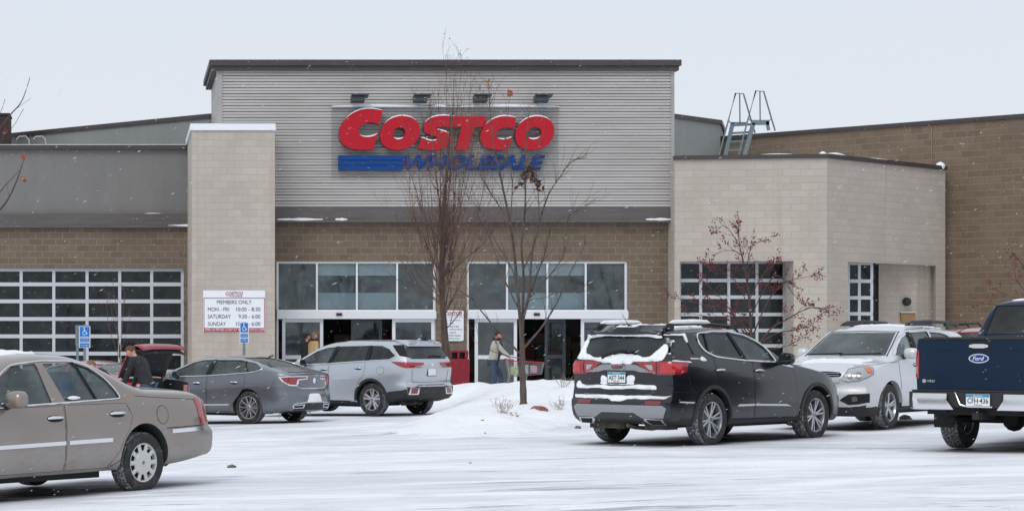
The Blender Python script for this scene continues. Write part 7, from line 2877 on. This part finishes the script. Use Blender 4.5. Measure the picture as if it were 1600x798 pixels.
LO = t5.location.copy()
leaf_part(t5, [P(35, 246, 30) - LO, P(36, 279, 30) - LO, P(8, 205, 30) - LO], 'dead_leaf', .045, rnd, 'leaves', 5, .03)
# sapling before the left bay
t6, tips, rnd = bare_tree('sapling', 'thin brown sapling with a few dry leaves before the left glazed bay', 57.5,
    [(188, 600), (188, 570), (187, 540)],
    [([(187, 560), (184, 510), (180, 470), (176, 440)], .012), ([(187, 555), (192, 500), (194, 460), (190, 445)], .010), ([(187, 560), (170, 510), (166, 470)], .009), ([(188, 550), (200, 510), (203, 480)], .008), ([(187, 540), (178, 500), (168, 455)], .008)],
    43, .02, ('bark_brown', 'twig'), dens=1.2, tw=(.2, .5), dy=.3, up=.3, kids=2, tdepth=1, tr=.005)
leaf_part(t6, [p for p, d in tips if rnd.random() < .5], 'dead_leaf_dark', .03, rnd, 'leaves', 1, .02)


# weeds, rock and small debris on the snow
def ground_hit(px, py):
    """where the ray through a photo point meets the ground"""
    Y = 20.0
    while Y < 66:
        if Z(py, Y) < ground_z(X(px, Y), Y) + .01:
            break
        Y += 0.05
    return Vector((X(px, Y), Y, ground_z(X(px, Y), Y)))


for k, (px, py, h, n, lab) in enumerate(((785, 646, .30, 26, 'pale dry weed tuft left of the young tree trunk'), (874, 640, .22, 18, 'pale dry weed tuft right of the reddish rock'), (880, 604, .30, 20, 'dry weed tuft near the crest of the snow mound'), (806, 650, .10, 8, 'tiny weed stubble at the foot of the young tree'))):
    c = ground_hit(px, py)
    rnd = random.Random(60 + k)
    r_ = empty('dry_weed', c, 0, lab, 'weed', 'dry weeds poking through the snow')
    mb = MB()
    tips = []
    for i in range(n):
        grow_twig(mb, Vector((rnd.uniform(-.06, .06), rnd.uniform(-.06, .06), -.03)), Vector((rnd.uniform(-.9, .9), rnd.uniform(-.5, .5), 1)), h * rnd.uniform(.5, 1), .004, 1, rnd, tips, .1, 2, .3)
    mb.build('stems', 'dry_weed', r_)
    leaf_part(r_, [p for p, d in tips], 'dry_weed', .018, rnd, 'seed_heads', 1, .015)


def lump(name, c, size, mat, label, cat, seed, group=None, par=None):
    bm = bmesh.new()
    bmesh.ops.create_icosphere(bm, subdivisions=3, radius=1)
    for v in bm.verts:
        k = 1 + .28 * noise.noise(v.co * 1.4 + Vector((seed, 0, 0))) + .12 * noise.noise(v.co * 3.5 + Vector((0, seed, 0)))
        v.co = Vector((v.co.x * size[0] * k, v.co.y * size[1] * k, v.co.z * size[2] * k))
    me = bpy.data.meshes.new(name)
    bm.to_mesh(me)
    bm.free()
    me.materials.append(MATS[mat])
    for p in me.polygons: p.use_smooth = True
    o = bpy.data.objects.new(name, me)
    o.location = c
    C.objects.link(o)
    return tag(o, label, cat, group)


c = ground_hit(843, 643)
lump('rock', c + Vector((0, .15, .02)), (.17, .14, .10), 'rock', 'reddish brown rock half buried in snow beside the young tree', 'rock', 2)
for k, (px, py, s_, lab) in enumerate(((362, 729, .045, 'small grey brown ice lump alone on the lot behind the beige saloon'), (754, 657, .030, 'dark clod on the snow below the young tree'), (903, 668, .05, 'dark clod at the edge of the bank beside the black SUV'), (1415, 654, .09, 'dirty snow clod behind the front wheel of the pale silver SUV'), (735, 722, .014, 'tiny dark crumb on the packed snow in the middle of the lot'), (758, 676, .016, 'small dark crumb low on the snow bank'))):
    lump('ice_clod', ground_hit(px, py) + Vector((0, 0, s_ * .2)), (s_ * 1.2, s_, s_ * .75), 'clod', lab, 'clod', 10 + k, 'clods lying on the snow')


# ------------------------------------------------------------------ people
def skin_mesh(verts, edges, radii, sub=2, root=0):
    me = bpy.data.meshes.new('k')
    me.from_pydata([tuple(v) for v in verts], edges, [])
    o = bpy.data.objects.new('k', me)
    C.objects.link(o)
    o.modifiers.new('s', 'SKIN')
    if not me.skin_vertices:
        return None
    for i, sv in enumerate(me.skin_vertices[0].data):
        r = radii[i]
        sv.radius = (r, r) if isinstance(r, (int, float)) else r
        sv.use_root = (i == root)
    m = o.modifiers.new('u', 'SUBSURF')
    m.levels = sub
    dg = bpy.context.evaluated_depsgraph_get()
    out = bpy.data.meshes.new_from_object(o.evaluated_get(dg))
    bpy.data.objects.remove(o)
    for p in out.polygons: p.use_smooth = True
    return out


def ik(a, t, l1, l2, pole):
    d = t - a
    D = min(d.length, (l1 + l2) * .999)
    u = d.normalized()
    x = (l1 * l1 - l2 * l2 + D * D) / (2 * D)
    h = math.sqrt(max(0, l1 * l1 - x * x))
    pn = (pole - u * pole.dot(u)).normalized()
    return a + u * x + pn * h, a + u * D


def person(loc, face, label, H=1.76, lean=8, head_pitch=10, hands=None, feet=None, top='jacket_black', legs='jeans', hair='hair_brown', hat=False, group=None, glasses=False, hem=.12, shirt=None, beard=None, scarf=False):
    k = H / 1.76
    root = empty('person', loc, R(face), label, 'person', group)
    a = R(lean)
    dr = Vector((math.sin(a), 0, math.cos(a)))
    Pv = Vector((-.02 - .10 * math.sin(a), 0, .95)) * k
    spine = Pv + dr * .22 * k
    chest = Pv + dr * .38 * k
    nb = Pv + dr * .53 * k
    hp_ = R(head_pitch + lean * .5)
    hd = Vector((math.sin(hp_), 0, math.cos(hp_)))
    neck = nb + (dr + hd).normalized() * .07 * k
    hands = hands or (Vector((.05, .26, .80)), Vector((.05, -.26, .80)))
    feet = feet or (Vector((.12, .10, .0)), Vector((-.12, -.10, .0)))
    V, E, Rr = [Pv, spine, chest, nb, neck, neck + hd * .05 * k], [(0, 1), (1, 2), (2, 3), (3, 4), (4, 5)], [.06, .06, .06, .05, .05, .05]
    JV, JE, JR = [Pv - (dr * .5 + Vector((0, 0, .5))) * hem, Pv, spine, chest, nb, neck - hd * .02], [(0, 1), (1, 2), (2, 3), (3, 4), (4, 5)], [(.19, .15), (.18, .14), (.17, .14), (.19, .15), (.125, .115), .088]
    TV, TE, TR = [Pv + Vector((0, 0, .04))], [], [(.15, .13)]
    handinfo = []
    for sg, ht, ft in ((1, hands[0], feet[0]), (-1, hands[1], feet[1])):
        sh = Pv + dr * .49 * k + Vector((0, sg * .175 * k, 0))
        el, wr = ik(sh, Vector(ht) * 1.0, .29 * k, .26 * k, Vector((-.5, sg * .35, -.6)))
        i = len(V)
        V += [sh, (sh + el) / 2, el, (el + wr) / 2, wr]
        Rr += [.05, .036, .034, .032, .027]
        E += [(2, i), (i, i + 1), (i + 1, i + 2), (i + 2, i + 3), (i + 3, i + 4)]
        j = len(JV)
        JV += [sh, (sh + el) / 2, el, (el + wr) / 2, wr - (wr - el).normalized() * .01]
        JR += [.088, .072, .064, .056, .046]
        JE += [(3, j), (j, j + 1), (j + 1, j + 2), (j + 2, j + 3), (j + 3, j + 4)]
        hip = Pv + Vector((0, sg * .095 * k, -.06 * k))
        kn, an = ik(hip, Vector(ft) + Vector((0, 0, .09)), .44 * k, .43 * k, Vector((1, sg * .05, 0)))
        i = len(V)
        V += [hip, (hip + kn) / 2, kn, (kn + an) / 2, an, an + Vector((.12, sg * .01, -.045))]
        Rr += [.07, .06, .045, .042, .036, .035]
        E += [(0, i)] + [(i + q, i + q + 1) for q in range(5)]
        t = len(TV)
        TV += [hip, (hip + kn) / 2, kn, (kn + an) / 2, an + Vector((0, 0, -.01))]
        TR += [.105, .092, .074, .070, .066]
        TE += [(0, t)] + [(t + q, t + q + 1) for q in range(4)]
        handinfo.append((sg, wr, (wr - el).normalized()))
        mb = MB()
        c = Vector(ft)
        v, f = [], []
        ws = [(-.08, .034, .09), (-.03, .040, .095), (.04, .043, .075), (.12, .046, .05), (.18, .030, .035)]
        for x, w_, h in ws:
            v += [c + Vector((x, -w_, .0)), c + Vector((x, w_, .0)), c + Vector((x, w_ * .8, h)), c + Vector((x, -w_ * .8, h))]
        for q in range(4):
            for r_ in range(4):
                f.append((q * 4 + r_, q * 4 + (r_ + 1) % 4, q * 4 + 4 + (r_ + 1) % 4, q * 4 + 4 + r_))
        f += [(0, 1, 2, 3), (16, 19, 18, 17)]
        mb.add(v, f)
        mb.build('shoe', 'shoe', root, True, 60)
    me = skin_mesh(V, E, Rr)
    bm = bmesh.new()
    bm.from_mesh(me)
    # head with face, ears and nose; hands with palm, four fingers and thumb
    hc = neck + hd * .118 * k
    X_ = Vector((hd.z, 0, -hd.x))
    Mh = Matrix((X_, Vector((0, 1, 0)), hd)).transposed().to_4x4()
    Mh.translation = hc
    r = bmesh.ops.create_uvsphere(bm, u_segments=20, v_segments=14, radius=1)
    for v in r['verts']:
        p = v.co.copy()
        x, y, z = p.x * .092, p.y * .072, p.z * .114
        if z < 0: 
            y *= 1 - .35 * (-p.z) ** 1.5
            x = x * (1 - .12 * (-p.z)) + .012 * (-p.z)
        if p.x > .6 and abs(p.y) < .25 and -.35 < p.z < .1: x += .022 * (1 - abs(p.y) / .25) * (1 - abs(p.z + .12) / .3)
        if p.x > .5 and .1 < abs(p.y) < .55 and 0 < p.z < .25: x -= .008
        v.co = Mh @ (Vector((x, y, z)) * k)
    for sg in (-1, 1):
        r = bmesh.ops.create_uvsphere(bm, u_segments=8, v_segments=6, radius=1)
        for v in r['verts']:
            v.co = Mh @ (Vector((-.005 + v.co.x * .018, sg * .076 + v.co.y * .010, -.01 + v.co.z * .030)) * k)
    tb = MB()
    for sg, wr, d in handinfo:
        s_ = d.cross(Vector((0, 0, 1)))
        s_ = s_.normalized() if s_.length > .1 else Vector((0, 1, 0))
        n_ = s_.cross(d)
        p0 = wr
        vv = []
        for t_, w_, h in ((0, .022, .016), (.04, .036, .014), (.085, .038, .012)):
            q = p0 + d * t_
            vv += [q + s_ * w_ + n_ * h, q - s_ * w_ + n_ * h, q - s_ * w_ - n_ * h, q + s_ * w_ - n_ * h]
        tb.add(vv, [(i * 4 + j, i * 4 + (j + 1) % 4, i * 4 + 4 + (j + 1) % 4, i * 4 + 4 + j) for i in range(2) for j in range(4)] + [(0, 3, 2, 1), (8, 9, 10, 11)])
        for q, ln in enumerate((.062, .072, .068, .052)):
            b0 = p0 + d * .08 + s_ * (.029 - q * .0193)
            tb.tube([b0, b0 + d * ln * .45 - n_ * .006, b0 + d * ln * .75 - n_ * .022, b0 + d * ln * .85 - n_ * .040], [.0095, .009, .008, .006], 6)
        b0 = p0 + d * .03 - s_ * .032 * (1 if sg > 0 else -1)
        tb.tube([b0, b0 + d * .03 - s_ * .018 * sg - n_ * .01, b0 + d * .055 - s_ * .018 * sg - n_ * .02], [.012, .010, .008], 6)
    m2 = bpy.data.meshes.new('h')
    m2.from_pydata([tuple(v) for v in tb.v], [], tb.f)
    bm.from_mesh(m2)
    bm.to_mesh(me)
    bm.free()
    for p in me.polygons: p.use_smooth = True
    me.materials.clear()
    me.materials.append(MATS['skin'])
    me.materials.append(MATS[top])
    wrs = [h_[1] for h_ in handinfo]
    for p in me.polygons:
        c = p.center
        p.material_index = 0 if ((c - hc).length < .17 * k or min((c - w_).length for w_ in wrs) < .20) and (c - nb).length > .05 else 1
    me.name = 'body'
    link(bpy.data.objects.new('body', me), root)
    for nm, a_, b_, c_, mt in (('jacket', JV, JE, JR, top), ('trousers', TV, TE, TR, legs)):
        m_ = skin_mesh(a_, b_, c_)
        for v in m_.vertices:
            if nm == 'jacket':
                v.co += Vector(v.normal) * .010 * noise.noise(v.co * 9)
        m_.materials.clear()
        m_.materials.append(MATS[mt])
        m_.name = nm
        link(bpy.data.objects.new(nm, m_), root)
    # hair cap
    bm = bmesh.new()
    r = bmesh.ops.create_uvsphere(bm, u_segments=22, v_segments=16, radius=1)
    dele = []
    for v in bm.verts:
        p = v.co.copy()
        if (p.z < (.30 if p.x > .25 else -.15) and p.x > -.25) or p.z < -.55:
            dele.append(v)
            continue
        q = Vector((p.x * .100 - .006, p.y * .081, p.z * .121 + .004)) * k
        q += q.normalized() * .006 * noise.noise(q * 40)
        v.co = Mh @ q
    bmesh.ops.delete(bm, geom=dele, context='VERTS')
    m_ = bpy.data.meshes.new('hair')
    bm.to_mesh(m_)
    bm.free()
    m_.materials.append(MATS[hair])
    for p in m_.polygons: p.use_smooth = True
    ho = link(bpy.data.objects.new('hair', m_), root)
    sm = ho.modifiers.new('s', 'SOLIDIFY')
    sm.thickness = .012
    mb = MB()
    for sg in (-1, 1):
        c = Mh @ (Vector((.086, sg * .030, .012)) * k)
        mb.tube([c - Vector((.006, 0, 0)), c + Vector((.004, 0, 0))], .009, 8)
    mb.build('eyes', 'seal', root)
    mb = MB()
    c0 = Mh @ (Vector((.090, -.022, -.052)) * k)
    c1 = Mh @ (Vector((.096, 0, -.052)) * k)
    c2 = Mh @ (Vector((.090, .022, -.052)) * k)
    mb.tube([c0, c1, c2], .005, 6)
    mb.build('mouth', 'lamp_dark_red', root)
    if shirt:
        mb = MB()
        pts_ = [Pv + dr * t_ * k + X_ * 0 + Vector((.125 + .02 * math.sin(t_ * 5), 0, 0)) for t_ in (-.02, .12, .25, .40, .50)]
        mb.tube(pts_, [.055, .055, .06, .06, .04], 8)
        mb.build('shirt', shirt, root, True)
    if scarf:
        mb = MB()
        c = neck
        mb.tube([c + Vector((.09 * math.cos(t_ * PI / 8), .09 * math.sin(t_ * PI / 8), .01 * math.sin(t_))) for t_ in range(16)], .035, 8, closed=True)
        mb.build('scarf', 'hair_dark', root, True)
    return root


gz = lambda x, y: ground_z(x, y)
# man bending over the open boot (faces left and away from the camera)
mx_, my_ = X(226, 41.7), 41.7
person((mx_, my_, gz(mx_, my_)), 150, 'person in a black jacket and jeans bending forward beside the open red boot', 1.80, 27, 34, (Vector((.42, .22, .80)), Vector((.40, -.14, .78))), (Vector((.10, .11, 0)), Vector((-.10, -.11, 0))), 'jacket_black', 'jeans', 'hair_brown')
mx_, my_ = X(171, 41.3), 41.3
person((mx_, my_, gz(mx_, my_)), 200, 'person with sandy hair stooping so low that only the hair shows over the beige saloon', 1.60, 42, 25, (Vector((.45, .18, .62)), Vector((.45, -.14, .60))), (Vector((.08, .11, 0)), Vector((-.16, -.11, 0))), 'trousers_dark', 'trousers_dark', 'hair_sandy')
# customer pushing a cart out of the right entrance
mx_, my_ = X(772, 60.5), 60.5
zg = gz(mx_, my_)
pc = person((mx_, my_, .03), -8, 'person in an open cream jacket and jeans pushing a shopping cart before the right entrance', 1.80, 10, 14, (Vector((.44, .20, 1.05)), Vector((.44, -.20, 1.05))), (Vector((.18, .10, 0)), Vector((-.20, -.10, 0))), 'jacket_cream', 'jeans', 'hair_dark', hem=.10, shirt='shirt_dark', scarf=True)
# shoppers inside the left doorway
mx_, my_ = X(489, 66.9), 66.9
person((mx_, my_, .03), 20, 'person in a tan coat and brown scarf walking past the left entrance door', 1.78, 6, 4, None, None, 'jacket_tan', 'trousers_dark', 'hair_sandy', scarf=True)
mx_, my_ = X(478, 67.3), 67.3
person((mx_, my_, .03), 20, 'person in black clothes just behind the shopper in the tan coat', 1.74, 6, 4, None, None, 'trousers_dark', 'trousers_dark', 'hair_dark')

# flat area under the cart and the shopper
# shopping cart
cz = .03
cr = empty('shopping_cart', (X(792, 60.3), 60.3, cz), R(-6), 'grey wire shopping cart with red handle and rim, pushed by the person in cream', 'shopping cart')


def lattice(mb, a, b, c, d, nu, nv, r=.004):
    """wire panel between corner points a-b (bottom) and d-c (top)"""
    a, b, c, d = map(Vector, (a, b, c, d))
    for i in range(nu + 1):
        t = i / nu
        mb.tube([a.lerp(b, t), d.lerp(c, t)], r, 4)
    for i in range(nv + 1):
        t = i / nv
        mb.tube([a.lerp(d, t), b.lerp(c, t)], r, 4)


mb = MB()
bl, bw, th_ = .92, .27, .98
A = [(0.08, -.24, .52), (.95, -.19, .60), (1.02, -.21, .92), (0.02, -.28, .98)]
Bp = [(x, -y, z) for x, y, z in A]
lattice(mb, A[0], A[1], A[2], A[3], 16, 7)
lattice(mb, Bp[0], Bp[1], Bp[2], Bp[3], 16, 7)
lattice(mb, A[0], Bp[0], Bp[1], A[1], 8, 12)
lattice(mb, A[1], Bp[1], Bp[2], A[2], 8, 7)
lattice(mb, A[0], Bp[0], Bp[3], A[3], 8, 7)
mb.build('basket', 'cart_metal', cr)
mb = MB()
mb.tube([A[3], A[2], Bp[2], Bp[3]], .014, 8)
mb.build('rim', 'cart_red', cr, True)
mb = MB()
mb.tube([(-.02, -.27, 1.02), (-.04, .27, 1.02)], .018, 10)
mb.build('handle', 'cart_red', cr, True)
for sg in (-1, 1):
    mb = MB()
    mb.tube([(-.03, sg * .27, 1.02), (.05, sg * .25, .52), (.03, sg * .25, .20), (.1, sg * .24, .16), (.88, sg * .18, .16), (.95, sg * .18, .20)], .012, 6)
    mb.tube([(.55, sg * .2, .55), (.40, sg * .22, .16)], .010, 6)
    mb.build('frame', 'cart_metal', cr, True)
    for x in (.06, .90):
        mb = MB()
        mb.lathe([(0, -.015), (.05, -.015), (.06, -.01), (.06, .01), (.05, .015), (0, .015)], 16, Matrix.Translation((x, sg * .21, .06)))
        mb.build('wheel', 'rubber', cr, True)
zb_ = cz
a = R(-6)
for (lx, ly, d_, h_, mt, nm, lab, cat) in ((.20, .0, (.22, .30), .24, 'carton_green', 'carton', 'green and white carton low in the rear of the shopping cart', 'carton'), (.48, .0, (.22, .28), .26, 'carton_blue', 'carton', 'pale blue carton in the middle of the shopping cart', 'carton'), (.74, .02, (.20, .26), .22, 'bag_pink', 'bag', 'pink and white bag at the front of the shopping cart', 'bag')):
    mb = MB()
    mb.box((0, 0, h_ / 2), (d_[0], d_[1], h_))
    o = bevel_all(mb.build(nm, mt, None, True), .02 if nm == 'carton' else .07)
    o.location = (cr.location.x + lx * math.cos(a) - ly * math.sin(a), cr.location.y + lx * math.sin(a) + ly * math.cos(a), cz + .555 + lx * .09)
    o.rotation_euler = (0, 0, a)
    tag(o, lab, cat)

# snow in the air: small clumped flakes
rnd = random.Random(99)
mb = MB()
for i in range(6500):
    y = 11 + 50 * rnd.random() ** .75
    x = rnd.uniform(X(-120, y), X(1720, y))
    z = rnd.uniform(0.1, Z(-30, y))
    r_ = rnd.uniform(.0017, .0036)
    q = Vector((x, y, z))
    d = Vector((.9, rnd.uniform(-.3, .3), .42)).normalized() * r_ * rnd.uniform(2.5, 7)
    u = Vector((-.42, 0, .9)).normalized() * r_ * .8
    w_ = Vector((0, r_ * .8, 0))
    mb.add([q - d, q + u, q + w_, q - u, q - w_, q + d], [(0, 1, 2), (0, 2, 3), (0, 3, 4), (0, 4, 1), (5, 2, 1), (5, 3, 2), (5, 4, 3), (5, 1, 4)])
o = mb.build('snowfall', 'flake', None, True, 180)
o['kind'] = 'stuff'
o['label'] = 'fine snowflakes falling through the air over the whole lot'
